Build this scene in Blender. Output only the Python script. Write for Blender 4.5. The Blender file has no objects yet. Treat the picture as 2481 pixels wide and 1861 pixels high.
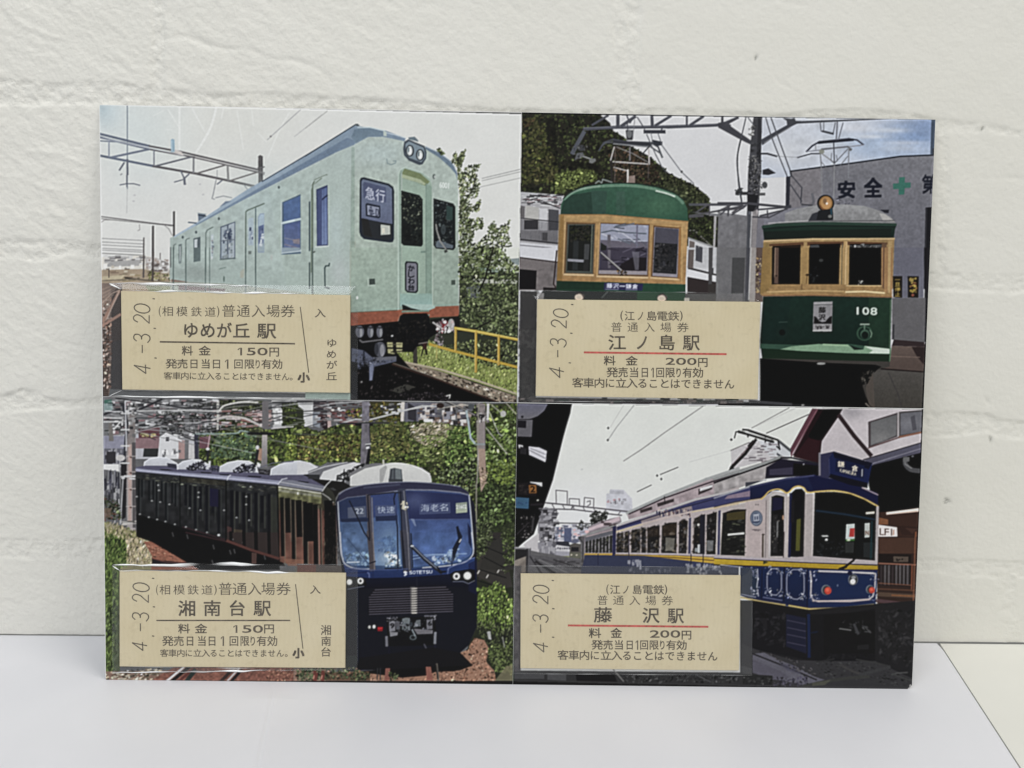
import bpy, math
import numpy as np
from mathutils import Matrix, Vector

SC = bpy.context.scene
C = SC.collection
MM = 0.001

# ---------------------------------------------------------------- camera
# Origin: lower left corner of the card where it stands on the paper sheet; x along its foot, y to the wall, z up.
LEAN = math.radians(8.5)                                   # the card leans back against the wall
cam = bpy.data.cameras.new('camera'); cam.sensor_width = 36.0; cam.lens = 36.0*1863/2481
cam.clip_start = 0.01; cam.clip_end = 20
co = bpy.data.objects.new('camera', cam); C.objects.link(co); SC.camera = co
ROT = Matrix(((0.9998554, -0.0148364, -0.0083121), (-0.0052457, 0.1958682, -0.9806162), (0.0161769, 0.980518, 0.1957621)))
co.matrix_world = Matrix.Translation(Vector((102.5827, -180.971, 115.9134))*MM) @ ROT.to_4x4()

# ---------------------------------------------------------------- world and lamps
w = bpy.data.worlds.new('World'); SC.world = w; w.use_nodes = True
bg = w.node_tree.nodes['Background']; bg.inputs[0].default_value = (0.93, 0.96, 1.0, 1); bg.inputs[1].default_value = 0.27

def lamp(name, loc, at, size, power, col, shape='RECTANGLE', size_y=None):
    l = bpy.data.lights.new(name, 'AREA'); l.shape = shape; l.size = size; l.size_y = size_y or size
    l.energy = power; l.color = col
    o = bpy.data.objects.new(name, l); C.objects.link(o); o.location = loc
    o.rotation_euler = (Vector(at)-Vector(loc)).to_track_quat('-Z', 'Y').to_euler()
    return o
AIM = (0.105, 0.0, 0.07)
lamp('window_lamp', (-0.35, -0.75, 1.05), AIM, 0.9, 9.6, (0.95, 0.97, 1.0), size_y=0.6)
lamp('ceiling_lamp', (0.75, -0.35, 1.1), AIM, 0.5, 6.6, (1.0, 0.965, 0.90), size_y=0.5)

vs = SC.view_settings; vs.view_transform = 'Standard'; vs.look = 'None'; vs.exposure = 0.0; vs.gamma = 1.0
vs.use_curve_mapping = False; SC.display_settings.display_device = 'sRGB'
SC.render.resolution_x = 1024; SC.render.resolution_y = 768

# ---------------------------------------------------------------- small helpers
def tag(o, label=None, cat=None, group=None, kind=None):
    for k, v in (('label', label), ('category', cat), ('group', group), ('kind', kind)):
        if v: o[k] = v
    return o

def mesh(name, v, f, mat, parent=None, smooth=False):
    me = bpy.data.meshes.new(name)
    v = np.asarray(v, np.float32); f = np.asarray(f, np.int32)
    n, k = f.shape
    me.vertices.add(len(v)); me.vertices.foreach_set('co', v.ravel())
    me.loops.add(n*k); me.loops.foreach_set('vertex_index', f.ravel())
    me.polygons.add(n); me.polygons.foreach_set('loop_start', np.arange(0, n*k, k, dtype=np.int32)); me.polygons.foreach_set('loop_total', np.full(n, k, np.int32))
    me.polygons.foreach_set('use_smooth', np.full(n, smooth, bool))
    me.update(calc_edges=True); me.validate()
    if mat: me.materials.append(mat)
    o = bpy.data.objects.new(name, me); C.objects.link(o)
    if parent: o.parent = parent
    return o

def gridf(nx, ny):
    i = np.arange(nx*ny).reshape(ny, nx)
    return np.stack([i[:-1, :-1], i[:-1, 1:], i[1:, 1:], i[1:, :-1]], -1).reshape(-1, 4)

def new_mat(name):
    m = bpy.data.materials.new(name); m.use_nodes = True
    nt = m.node_tree; return m, nt, nt.nodes['Principled BSDF']

def node(nt, t, **k):
    n = nt.nodes.new(t)
    for a, b in k.items():
        if a.startswith('i_'): n.inputs[int(a[2:]) if a[2:].isdigit() else a[2:].replace('_', ' ')].default_value = b
        else: setattr(n, a, b)
    return n

def ramp(nt, src, stops):
    r = nt.nodes.new('ShaderNodeValToRGB'); nt.links.new(src, r.inputs[0])
    e = r.color_ramp.elements
    while len(e) < len(stops): e.new(.5)
    for q, (p, c) in zip(e, stops): q.position = p; q.color = (*c, 1)
    return r.outputs[0]

def lin(c):
    c = np.asarray(c, np.float64)
    return np.where(c <= .04045, c/12.92, ((c+.055)/1.055)**2.4)

# the card's own frame: x along the foot, y up the card, n out of its face
CARD = Matrix.Rotation(math.pi/2-LEAN, 4, 'X')
RC = np.array([[0.9998554, -0.0152238, -0.0075792], [0.0148364, 0.998699, -0.048787], [0.0083121, 0.0486675, 0.9987804]])
TC = np.array([-105.3923, 76.6868, 199.3019]); FPX = 1863.0; CPX = np.array([1240.5, 930.5])
CARD_W, CARD_H = 210.0, 146.7

def on_card(p, h=0.0):
    """tracing coordinates (the drawing kit's sheet units) -> millimetres on the card, h above its face"""
    p = np.atleast_2d(np.asarray(p, float))
    d = np.concatenate([(p-CPX)/FPX, np.ones((len(p), 1))], 1) @ RC
    o = -RC.T @ TC
    s = (-h-o[2])/d[:, 2]
    q = o+d*s[:, None]
    return np.stack([q[:, 0], -q[:, 1]], 1)

def to_sheet(xy):
    q = np.stack([xy[:, 0], -xy[:, 1], np.zeros(len(xy))], 1) @ RC.T+TC
    return q[:, :2]/q[:, 2:]*FPX+CPX

# ---------------------------------------------------------------- print shop: a small numpy drawing kit
# Everything printed on the card (four photographs) is drawn here with polygons, strokes and leaf dabs on a
# sheet whose unit is 0.1 mm or so, and then stored as ink colours on the print meshes.
CX0, CY0, CW, CH = 228, 243, 2052, 1440
KZ = 2212/560.0
SHEET = np.zeros((CH, CW, 3), np.float32)
CLIP = np.ones((CH, CW), np.float32)
RS = np.random.RandomState(7)

def pts(s):
    return np.array([[float(v) for v in q.split(',')] for q in s.split()], float)

class Z:                                     # a tracing window: origin on the sheet, KZ units per sheet unit
    def __init__(self, ox, oy): self.o = np.array([ox, oy], float)
    def __call__(self, s):
        p = pts(s) if isinstance(s, str) else np.array(s, float)
        return self.o + p/KZ

def smooth(p, closed=True, n=6):
    m = len(p); out = []
    idx = range(m) if closed else range(m-1)
    for i in idx:
        if closed: a, b, c, d = p[i-1], p[i], p[(i+1) % m], p[(i+2) % m]
        else: a, b, c, d = p[max(i-1, 0)], p[i], p[i+1], p[min(i+2, m-1)]
        for t in np.arange(n)/n:
            out.append(.5*((2*b)+(c-a)*t+(2*a-5*b+4*c-d)*t*t+(3*b-a-3*c+d)*t**3))
    if not closed: out.append(p[-1])
    return np.array(out)

def cover(polys, ss=3):
    """anti-aliased even-odd coverage of closed polygons -> (x0, y0, array)"""
    allp = np.concatenate(polys)
    x0 = max(int(np.floor(allp[:, 0].min()-CX0)), 0); x1 = min(int(np.ceil(allp[:, 0].max()-CX0))+1, CW)
    y0 = max(int(np.floor(allp[:, 1].min()-CY0)), 0); y1 = min(int(np.ceil(allp[:, 1].max()-CY0))+1, CH)
    if x1 <= x0 or y1 <= y0: return None
    w, h = (x1-x0)*ss, (y1-y0)*ss
    acc = np.zeros((h, w+1), np.int32)
    for p in polys:
        q = (p-[CX0+x0, CY0+y0])*ss
        a = q; b = np.roll(q, -1, 0)
        for (ax, ay), (bx, by) in zip(a, b):
            if ay == by: continue
            if ay > by: ax, ay, bx, by = bx, by, ax, ay
            r0 = max(int(np.ceil(ay-.5)), 0); r1 = min(int(np.ceil(by-.5)), h)
            if r1 <= r0: continue
            r = np.arange(r0, r1)
            x = ax+(r+.5-ay)*(bx-ax)/(by-ay)
            c = np.clip(np.ceil(x-.5), 0, w).astype(int)
            np.add.at(acc, (r, c), 1)
    m = (np.cumsum(acc, 1)[:, :w] & 1).astype(np.float32)
    return x0, y0, m.reshape(y1-y0, ss, x1-x0, ss).mean((1, 3))

def lay(cv, col, a=1.0, col2=None, horiz=False):
    if cv is None: return
    x0, y0, m = cv; h, w = m.shape
    m = (m*a*CLIP[y0:y0+h, x0:x0+w])[..., None]
    c = np.array(col, np.float32)/255
    if col2 is not None:
        t = np.linspace(0, 1, w if horiz else h, dtype=np.float32)
        c = c+(np.array(col2, np.float32)/255-c)*(t[None, :, None] if horiz else t[:, None, None])
    t = SHEET[y0:y0+h, x0:x0+w]
    t += (c-t)*m

def F(z, s, col, col2=None, a=1.0, sm=False, horiz=False):
    p = z(s)
    if sm: p = smooth(p)
    lay(cover([p]), col, a, col2, horiz)

def seg_polys(p, w):
    out = []
    for a, b in zip(p[:-1], p[1:]):
        d = b-a; l = np.hypot(*d)
        if l < 1e-6: continue
        d /= l; n = np.array([-d[1], d[0]])*w/2; e = d*w*.3
        out.append(np.array([a-e+n, b+e+n, b+e-n, a-e-n]))
    return out

def S(z, s, w, col, a=1.0, sm=False, closed=False):
    p = z(s)
    if sm: p = smooth(p, closed, 5)
    if closed: p = np.concatenate([p, p[:1]])
    w = w/KZ
    if w < .9: a *= w/.9; w = .9
    for q in seg_polys(p, w): lay(cover([q], 4), col, a)

def E(z, cx, cy, rx, ry, col, a=1.0, col2=None, rot=0):
    t = np.linspace(0, 2*math.pi, 22, endpoint=False)
    x, y = rx*np.cos(t), ry*np.sin(t); c, s = math.cos(rot), math.sin(rot)
    lay(cover([z(np.stack([cx+x*c-y*s, cy+x*s+y*c], 1))]), col, a, col2)

def G(z, cx, cy, rx, ry, col, a=1.0):
    c = z([[cx, cy]])[0]-[CX0, CY0]; rx /= KZ; ry /= KZ
    x0, x1 = max(int(c[0]-3*rx), 0), min(int(c[0]+3*rx)+1, CW); y0, y1 = max(int(c[1]-3*ry), 0), min(int(c[1]+3*ry)+1, CH)
    if x1 <= x0 or y1 <= y0: return
    gx = np.exp(-((np.arange(x0, x1)-c[0])/rx)**2); gy = np.exp(-((np.arange(y0, y1)-c[1])/ry)**2)
    lay((x0, y0, (gy[:, None]*gx[None]).astype(np.float32)), col, a)

def vnoise(h, w, s):
    gh, gw = int(h/s)+3, int(w/s)+3
    g = RS.rand(gh, gw).astype(np.float32)
    y = np.arange(h)/s; x = np.arange(w)/s
    yi, xi = y.astype(int), x.astype(int); fy, fx = (y-yi)[:, None], (x-xi)[None]
    fy = fy*fy*(3-2*fy); fx = fx*fx*(3-2*fx)
    a = g[yi][:, xi]; b = g[yi][:, xi+1]; c = g[yi+1][:, xi]; d = g[yi+1][:, xi+1]
    return (a*(1-fx)+b*fx)*(1-fy)+(c*(1-fx)+d*fx)*fy

def N(z, s, amp, scale, col=None, sm=False):
    """mottle: brighten and darken inside a polygon, or blend to a colour in patches"""
    p = z(s)
    if sm: p = smooth(p)
    cv = cover([p], 2)
    if cv is None: return
    x0, y0, m = cv; h, w = m.shape
    n = vnoise(h, w, scale/KZ)
    if col is None:
        t = SHEET[y0:y0+h, x0:x0+w]
        t *= 1+((n-.5)*2*amp*m*CLIP[y0:y0+h, x0:x0+w])[..., None]
    else:
        lay((x0, y0, m*np.clip((n-.5)*4+.3, 0, 1)), col, amp)

def inside(p, q):
    r = np.zeros(len(q), bool)
    for (ax, ay), (bx, by) in zip(p, np.roll(p, -1, 0)):
        if ay == by: continue
        r ^= ((ay > q[:, 1]) != (by > q[:, 1])) & (q[:, 0] < (bx-ax)*(q[:, 1]-ay)/(by-ay)+ax)
    return r

def scatter(p, n):
    lo, hi = p.min(0), p.max(0)
    q = lo+RS.rand(int(n*2.2)+20, 2)*(hi-lo)
    return q[inside(p, q)][:n]

def L(z, s, n, s0, s1, pal, asp=2.0, ang=(0, 3.14), a=1.0, sm=False):
    """leaf dabs scattered through a polygon"""
    p = z(s)
    if sm: p = smooth(p)
    pal = np.array(pal, float)
    gr = (pal[:, 1] >= pal[:, 0]) & (pal[:, 1] > pal[:, 2]+6)
    pal[gr] = np.minimum(pal[gr]*[1.02, 1.06, .95]+2, 255)                     # fresh leaf green
    if s1 >= 24: n, s0, s1 = int(n*1.9), s0*.62, s1*.72
    for c in scatter(p, n):
        r = (s0+RS.rand()**2*(s1-s0))/KZ; th = ang[0]+RS.rand()*(ang[1]-ang[0])
        k = 5+RS.randint(3); t = np.linspace(0, 2*math.pi, k, endpoint=False)
        rr = r*(.65+.6*RS.rand(k))
        x, y = rr*np.cos(t), rr*np.sin(t)/asp
        q = np.stack([c[0]+x*math.cos(th)-y*math.sin(th), c[1]+x*math.sin(th)+y*math.cos(th)], 1)
        k = RS.rand(); col = pal[RS.randint(len(pal))]*(.80+.40*RS.rand())*(1.55 if k < .07 and s1 < 30 else .45 if k > .88 else 1)
        lay(cover([q], 2), np.clip(col, 0, 255), a)

def boxes(z, x0, y0, x1, y1, n, w, h, pal, a=1.0):
    pal = np.array(pal, float)
    for i in range(n):
        x, y = x0+RS.rand()*(x1-x0), y0+RS.rand()*(y1-y0); ww, hh = w*(.4+RS.rand()), h*(.4+RS.rand())
        lay(cover([z([[x, y], [x+ww, y], [x+ww, y+hh], [x, y+hh]])], 2), pal[RS.randint(len(pal))], a)

def wires(z, x0, y0, x1, y1, n, w, pal, slope, a=1.0):
    pal = np.array(pal, float)
    for i in range(n):
        x, y = x0+RS.rand()*(x1-x0), y0+RS.rand()*(y1-y0); l = (.1+.35*RS.rand())*(x1-x0); k = slope[0]+RS.rand()*(slope[1]-slope[0])
        S(z, [[x, y], [min(x+l, x1), y+(min(x+l, x1)-x)*k]], w*(.5+RS.rand()), pal[RS.randint(len(pal))], a)

GLYPH = {}
def glyph(ch, off=0.0, shear=0.0):
    """outline triangles of one character of Blender's own font, em = 1: (verts, tris, advance)"""
    key = (ch, round(off, 4), round(shear, 3))
    if key not in GLYPH:
        cu = bpy.data.curves.new('type', 'FONT'); cu.body = ch; cu.size = 1; cu.offset = off; cu.shear = shear
        cu.resolution_u = 4
        ob = bpy.data.objects.new('type', cu); bpy.context.scene.collection.objects.link(ob)
        dg = bpy.context.evaluated_depsgraph_get(); dg.update()
        me = bpy.data.meshes.new_from_object(ob.evaluated_get(dg))
        me.calc_loop_triangles()
        v = np.array([p.co[:2] for p in me.vertices]).reshape(-1, 2); t = np.array([q.vertices[:] for q in me.loop_triangles]).reshape(-1, 3).astype(int)
        bpy.data.objects.remove(ob); bpy.data.curves.remove(cu); bpy.data.meshes.remove(me)
        GLYPH[key] = (v, t)
    return GLYPH[key]

def TX(z, s, x, y, w, h, col, off=0.0, sk=0.0, a=1.0, vertical=False, gap=0.1, shear=0.0):
    """characters set in a box with corner x,y: each fills its cell; sk = slope of the line of writing"""
    n = len(s); cw = w if vertical else w/n; chh = h/n if vertical else h
    if off > 0:                              # bold: overprint
        e = off*.7*chh
        for dx, dy in ((-e, -e), (e, -e), (-e, e)): TX(z, s, x+dx, y+dy, w, h, col, 0, sk, a, vertical, gap, shear)
        x, y = x+e, y+e
    for i, ch in enumerate(s):
        if ch == ' ': continue
        v, t = glyph(ch)
        if len(v) == 0: continue
        lo, hi = v.min(0), v.max(0); sp = np.maximum(hi-lo, .05)
        if ch in '-一': lo = np.array([lo[0], lo[1]-.3]); sp = np.array([sp[0], .7])
        if ch in '1I': lo = np.array([lo[0]-.15, lo[1]]); sp = np.array([sp[0]+.3, sp[1]])
        u = (v-lo)/sp
        bx, by = (x, y+i*chh) if vertical else (x+i*cw, y)
        px = bx+cw*(gap/2+u[:, 0]*(1-gap)); py = by+chh*(1-gap/2-u[:, 1]*(1-gap))
        px = px+shear*(by+chh-py)
        py = py+(px-x)*sk
        q = z(np.stack([px, py], 1))
        tri = [q[k] for k in t]
        m = None
        lo2, hi2 = q.min(0), q.max(0)
        X0, Y0 = int(lo2[0]-CX0)-1, int(lo2[1]-CY0)-1; Wd, Hd = int(hi2[0]-lo2[0])+4, int(hi2[1]-lo2[1])+4
        if X0 < 0 or Y0 < 0 or X0+Wd > CW or Y0+Hd > CH: continue
        m = np.zeros((Hd, Wd), np.float32)
        for k in tri:
            cv = cover([k], 4)
            if cv is None: continue
            xx, yy, mm = cv
            xx -= X0; yy -= Y0; hh, ww = mm.shape; hh = min(hh, Hd-yy); ww = min(ww, Wd-xx)
            m[yy:yy+hh, xx:xx+ww] += mm[:hh, :ww]
        lay((X0, Y0, np.clip(m, 0, 1)), col, a)

def clip_to(quad):
    global CLIP
    x0, y0, m = cover([np.array(quad, float)], 2)
    CLIP = np.zeros((CH, CW), np.float32); CLIP[y0:y0+m.shape[0], x0:x0+m.shape[1]] = (m > .4)

def box_blur(a, r):
    for ax in (0, 1):
        p = np.pad(a, [(r, r) if k == ax else (0, 0) for k in range(3)], 'edge')
        c = np.cumsum(p, ax); n = 2*r+1
        z = np.zeros_like(np.take(c, [0], ax)); c = np.concatenate([z, c], ax)
        a = (np.take(c, range(n, c.shape[ax]), ax)-np.take(c, range(0, c.shape[ax]-n), ax))/n
    return a

def finish_sheet():
    """the grain, softness and sharpening halos of a small digital print"""
    global SHEET
    n = (vnoise(CH, CW, 3.2)-.5)*.08+(vnoise(CH, CW, 7)-.5)*.04+(vnoise(CH, CW, 26)-.5)*.05+(vnoise(CH, CW, 80)-.5)*.05
    lum = SHEET.mean(2)
    amp = .15+1.3*np.clip(4*lum*(1-lum)-.35, 0, 1)
    SHEET *= 1+(n*amp)[..., None]
    soft = box_blur(box_blur(SHEET, 1), 1)
    SHEET = np.clip(soft+.85*(soft-box_blur(soft, 4)), 0.012, 1)
    g = SHEET.mean(2, keepdims=True)
    yy, xx = np.mgrid[0:CH, 0:CW]; right = xx+CX0 > 1253; low = yy+CY0 > 975
    sat = np.where(right, np.where(low, .80, .72), np.where(low, .80, .66)).astype(np.float32)[..., None]
    SHEET = np.clip(g+(SHEET-g)*sat, 0, 1)
# ---------------------------------------------------------------- wall: embossed brick, really modelled
RW = np.random.RandomState(3)
def noise2(x, y, s, seed):
    r = np.random.RandomState(seed); g = r.rand(256, 256)
    a, b = x/s+1000, y/s+1000
    i, j = np.floor(a).astype(int), np.floor(b).astype(int); u, v = a-i, b-j
    u = u*u*(3-2*u); v = v*v*(3-2*v); i %= 256; j %= 256; i1, j1 = (i+1) % 256, (j+1) % 256
    return (g[i, j]*(1-u)+g[i1, j]*u)*(1-v)+(g[i, j1]*(1-u)+g[i1, j1]*u)*v-.5

WALL_A, WALL_B = np.array([-41.159, 21.717]), np.array([255.12, 23.657])   # two points of the wall's foot, mm
CAM_O = np.array([102.5827, -180.971, 115.9134]); CAM_R = np.array(ROT)
WN = np.array([-(WALL_B-WALL_A)[1], (WALL_B-WALL_A)[0]]); WN /= np.hypot(*WN)
def on_wall(p):
    """tracing coordinates -> (x, z) mm on the wall"""
    p = np.atleast_2d(np.asarray(p, float))
    d = np.stack([(p[:, 0]-CPX[0])/FPX, -(p[:, 1]-CPX[1])/FPX, -np.ones(len(p))], 1) @ CAM_R.T
    s = ((WALL_A-CAM_O[:2]) @ WN)/(d[:, :2] @ WN)
    q = CAM_O+d*s[:, None]
    return q[:, [0, 2]]

def make_wall():
    xs = np.concatenate([np.arange(-260, -62, 2.2), np.arange(-62, 278, .45), np.arange(278, 480, 2.2)])
    zs = np.concatenate([[.25], np.arange(1.0, 196, .45), np.arange(196, 330, 2.2)])
    X, Zz = np.meshgrid(xs, zs); x, z = X.ravel(), Zz.ravel()
    n = lambda s, k, a=x, b=z: noise2(a, b, s, k)
    wob = n(9, 1)*2.2+n(3.2, 2)*1.0+n(22, 8)*2.2
    # mortar bands traced as (upper edge, lower edge)
    bands = [("-400,192 0,190 130,200 250,195 330,205 390,212 530,226 640,220 800,234 860,236 1000,250 1130,262 1240,262 1400,268 1640,262 1900,280 2060,262 2150,264 2270,290 2400,300 2481,318 3000,330", "-400,258 0,258 120,248 240,258 600,292 1240,306 1900,318 2280,318 2400,322 2481,334 3000,345"),
             ("-400,580 0,580 120,582 240,590 1240,640 2260,664 2481,668 3000,680", "-400,630 0,625 100,632 180,618 250,634 1240,676 2260,700 2340,705 2481,708 3000,716"),
             ("-400,955 0,958 30,950 55,940 90,950 120,966 180,972 240,962 1240,990 2250,1002 2390,1004 2430,1016 2481,1022 3000,1040", "-400,1002 0,1000 110,990 250,986 1240,1024 2250,1056 2390,1050 2430,1062 2481,1066 3000,1080"),
             ("-400,1300 0,1304 250,1310 1240,1330 2230,1354 2481,1364 3000,1380", "-400,1352 0,1352 250,1356 1240,1370 2230,1386 2481,1398 3000,1410")]
    inside_m = np.zeros(len(x))                          # distance into a joint, mm (positive inside)
    def band(zu, zl, soft=.8):
        return np.minimum(zu-z, z-zl)/soft
    J = np.full(len(x), -9.0)
    rows = []
    for up, lo in bands:
        u, l = on_wall(pts(up)), on_wall(pts(lo))
        u, l = u[np.argsort(u[:, 0])], l[np.argsort(l[:, 0])]
        zu, zl = np.interp(x, u[:, 0], u[:, 1]), np.interp(x, l[:, 0], l[:, 1])
        rows.append((zu, zl))
        J = np.maximum(J, np.minimum(zu+wob*.28-z, z-zl+wob*.4+n(5, 9)*.8))
    # courses above the frame
    for k in range(1, 4):
        zu, zl = rows[0][0]+k*37.5, rows[0][1]+k*37.5
        J = np.maximum(J, np.minimum(zu+wob-z, z-zl+wob))
    # upright joints: (x on the wall at top, bottom, half width, above band, below band)
    def upright(px, hw, ztop, zbot):
        q = on_wall(px); xc = np.interp(z, q[::-1, 1], q[::-1, 0])
        return np.minimum(np.minimum(hw-np.abs(x-xc+wob*.45), ztop-z), z-zbot)
    tops = rows[0][1]
    J = np.maximum(J, upright([(372, -200), (378, 190)], 1.5, tops+36, tops))
    J = np.maximum(J, upright([(1518, -200), (1522, 265)], 3.4, tops+36, tops)*.8)
    J = np.maximum(J, upright([(2280, 310), (2290, 690)], 1.4, rows[0][1], rows[1][0])*.6)
    J = np.maximum(J, upright([(2440, 1390), (2455, 1560)], 2.6, rows[3][0], rows[3][1]-60))
    J = np.maximum(J, upright([(-120, 600), (-120, 990)], 3, rows[1][0], rows[2][1]))
    J = np.maximum(J, upright([(2660, 680), (2660, 1020)], 3, rows[1][0], rows[2][1]))
    left = np.clip((150-x)/150, 0, 1)                    # the left bricks are rougher
    t = np.clip(J/.8+.5, 0, 1); t = t*t*(3-2*t)
    depth_m = .14+.12*left
    ridg = lambda s, k, a, b: 1-2*np.abs(noise2(a, b, s, k))*2
    ca, sa = math.cos(.62), math.sin(.62)
    a1, b1 = (x*ca-z*sa), (x*sa+z*ca)
    face = n(34, 11)*.30+n(12, 12)*.10+n(4, 13)*.05+(noise2(a1, b1*2.6, 5, 14)*.12+noise2(a1, b1*2.2, 2.2, 15)*.10+noise2(a1, b1*1.8, 1.1, 18)*.06)*(.3+1.0*left)
    crk = np.clip(noise2(a1*.5, b1*1.6, 14, 16), -.02, .02)*7*.5*(.12+.7*left)*np.clip(n(30,17)*3+.4,0,1)     # chipped steps that run aslant
    rough = n(2.6, 21)*.26+noise2(a1, b1*1.5, 1.5, 22)*.34+n(1.0, 23)*.20
    y = (1-t)*(face+crk)+t*(-depth_m+rough*(.55+.45*left))
    y += n(.9, 31)*.03
    # cracks and chipped steps in the brick faces: (tracing line, depth, half width)
    for line, dp, hw in (("392,90 450,90 505,109 560,120 605,123 662,143 723,149 774,171 802,199", -.16, .5), ("11,17 50,56 135,90", .16, .6), ("70,110 130,125 155,150", -.10, .4), ("250,105 300,140 320,170", .09, .5), ("1330,64 1391,106", -.07, .4), ("1605,180 1678,208 1711,250", -.09, .4), ("1880,194 1969,247", -.09, .4), ("1885,2 1950,14", -.06, .4),
                         ("76,365 139,373 198,398", .13, .6), ("42,428 97,453 150,462", .10, .6), ("63,512 156,525", .11, .6), ("0,372 30,390 40,420", -.08, .5), ("38,660 169,685", .09, .6), ("0,789 55,793 139,825 236,852", -.08, .45), ("0,1230 80,1255 130,1240 230,1232", .05, .6), ("2320,560 2420,585 2481,610", -.05, .6), ("2290,940 2350,965", .05, .5), ("2270,790 2310,830 2330,900", .05, .7), ("2380,430 2481,434", -.05, .5)):
        q = on_wall(smooth(pts(line), False, 8))
        dd = np.full(len(x), 9.0); box = (x > q[:, 0].min()-3) & (x < q[:, 0].max()+3) & (z > q[:, 1].min()-3) & (z < q[:, 1].max()+3)
        xb, zb = x[box], z[box]; db = np.full(len(xb), 9.0)
        for a_, b_ in zip(q[:-1], q[1:]):
            e = b_-a_; tt = np.clip(((xb-a_[0])*e[0]+(zb-a_[1])*e[1])/(e @ e+1e-9), 0, 1)
            db = np.minimum(db, np.hypot(xb-a_[0]-tt*e[0], zb-a_[1]-tt*e[1]))
        dd[box] = db+wob[box]*.06
        y += dp*np.exp(-(dd/hw)**2)*(.7+n(4, 19)*.8)*1.3
    stain = np.zeros(len(x))
    for px, py, ll, aa in ((1832, 140, 7, 1.4), (2400, 1064, 10, 1.9), (2296, 1212, 12, 2.6), (2381, 312, 7, 1.2), (2392, 972, 14, 2.1), (2291, 1218, 7, 2.6)):
        c = on_wall((px, py))[0]; dx, dz = x-c[0], z-c[1]
        r, q = dx*math.cos(aa)+dz*math.sin(aa), -dx*math.sin(aa)+dz*math.cos(aa)
        m = np.exp(-(r/(ll*.085))**2-(q/.3)**2); y -= m*.35
        stain = np.maximum(stain, m*(1 if px != 2392 else 0))
    y = np.minimum(y, .34)
    yw = WALL_A[1]+(x-WALL_A[0])*(WALL_B-WALL_A)[1]/(WALL_B-WALL_A)[0]
    v = np.stack([x, yw+.1-y, z], 1)*MM
    m, nt, b = new_mat('white_wall_foam')
    b.inputs['Roughness'].default_value = .55; b.inputs['Specular IOR Level'].default_value = .4
    tc = node(nt, 'ShaderNodeTexCoord'); nz = node(nt, 'ShaderNodeTexNoise', i_Scale=26.0, i_Detail=4.0); nt.links.new(tc.outputs['Object'], nz.inputs['Vector'])
    col = ramp(nt, nz.outputs['Fac'], ((.3, (.80, .785, .715)), (.7, (.825, .810, .745))))
    at = node(nt, 'ShaderNodeAttribute', attribute_name='stain'); mx = node(nt, 'ShaderNodeMix', data_type='RGBA'); nt.links.new(at.outputs['Fac'], mx.inputs['Factor']); nt.links.new(col, mx.inputs['A']); mx.inputs['B'].default_value = (.30, .30, .27, 1)
    nt.links.new(mx.outputs['Result'], b.inputs['Base Color'])
    n2 = node(nt, 'ShaderNodeTexNoise', i_Scale=900.0, i_Detail=4.0); nt.links.new(tc.outputs['Object'], n2.inputs['Vector'])
    ra = node(nt, 'ShaderNodeAttribute', attribute_name='rough'); bp = node(nt, 'ShaderNodeBump', i_Distance=.0005); nt.links.new(ra.outputs['Fac'], bp.inputs['Strength']); nt.links.new(n2.outputs['Fac'], bp.inputs['Height']); nt.links.new(bp.outputs['Normal'], b.inputs['Normal'])
    o = mesh('wall', v, gridf(len(xs), len(zs)), m, None, True)
    a = o.data.attributes.new('stain', 'FLOAT', 'POINT'); a.data.foreach_set('value', stain.astype(np.float32))
    a = o.data.attributes.new('rough', 'FLOAT', 'POINT'); a.data.foreach_set('value', (.24+.30*t*(.6+.4*left)+.26*left).astype(np.float32))
    return tag(o, 'white wall of embossed brick with rough mortar joints', 'wall', None, 'structure')

def make_table():
    m, nt, b = new_mat('warm_white_board'); b.inputs['Roughness'].default_value = .5
    tc = node(nt, 'ShaderNodeTexCoord'); nz = node(nt, 'ShaderNodeTexNoise', i_Scale=40.0, i_Detail=5.0); nt.links.new(tc.outputs['Object'], nz.inputs['Vector'])
    nt.links.new(ramp(nt, nz.outputs['Fac'], ((.3, (.69, .685, .635)), (.7, (.715, .71, .66)))), b.inputs['Base Color'])
    xr = lambda y: 229.78+(y-22.96)*(229.78-218.63)/(22.96+29.93)+.42
    v = np.array([[-260, -500, -3.1], [480, -500, -3.1], [480, 60, -3.1], [-260, 60, -3.1],
                  [xr(-480), -480, -.06], [470, -480, -.06], [470, 24.4, -.06], [xr(23.2), 23.2, -.06],
                  [xr(-480), -480, -3.1], [470, -480, -3.1], [470, 24.4, -3.1], [xr(23.2), 23.2, -3.1]])*MM
    return tag(mesh('tabletop', v, [[0, 1, 2, 3], [4, 5, 6, 7], [4, 8, 9, 5], [4, 7, 11, 8], [7, 6, 10, 11]], m), 'warm white tabletop beyond the right edge of the paper board', 'tabletop', None, 'structure')

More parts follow.
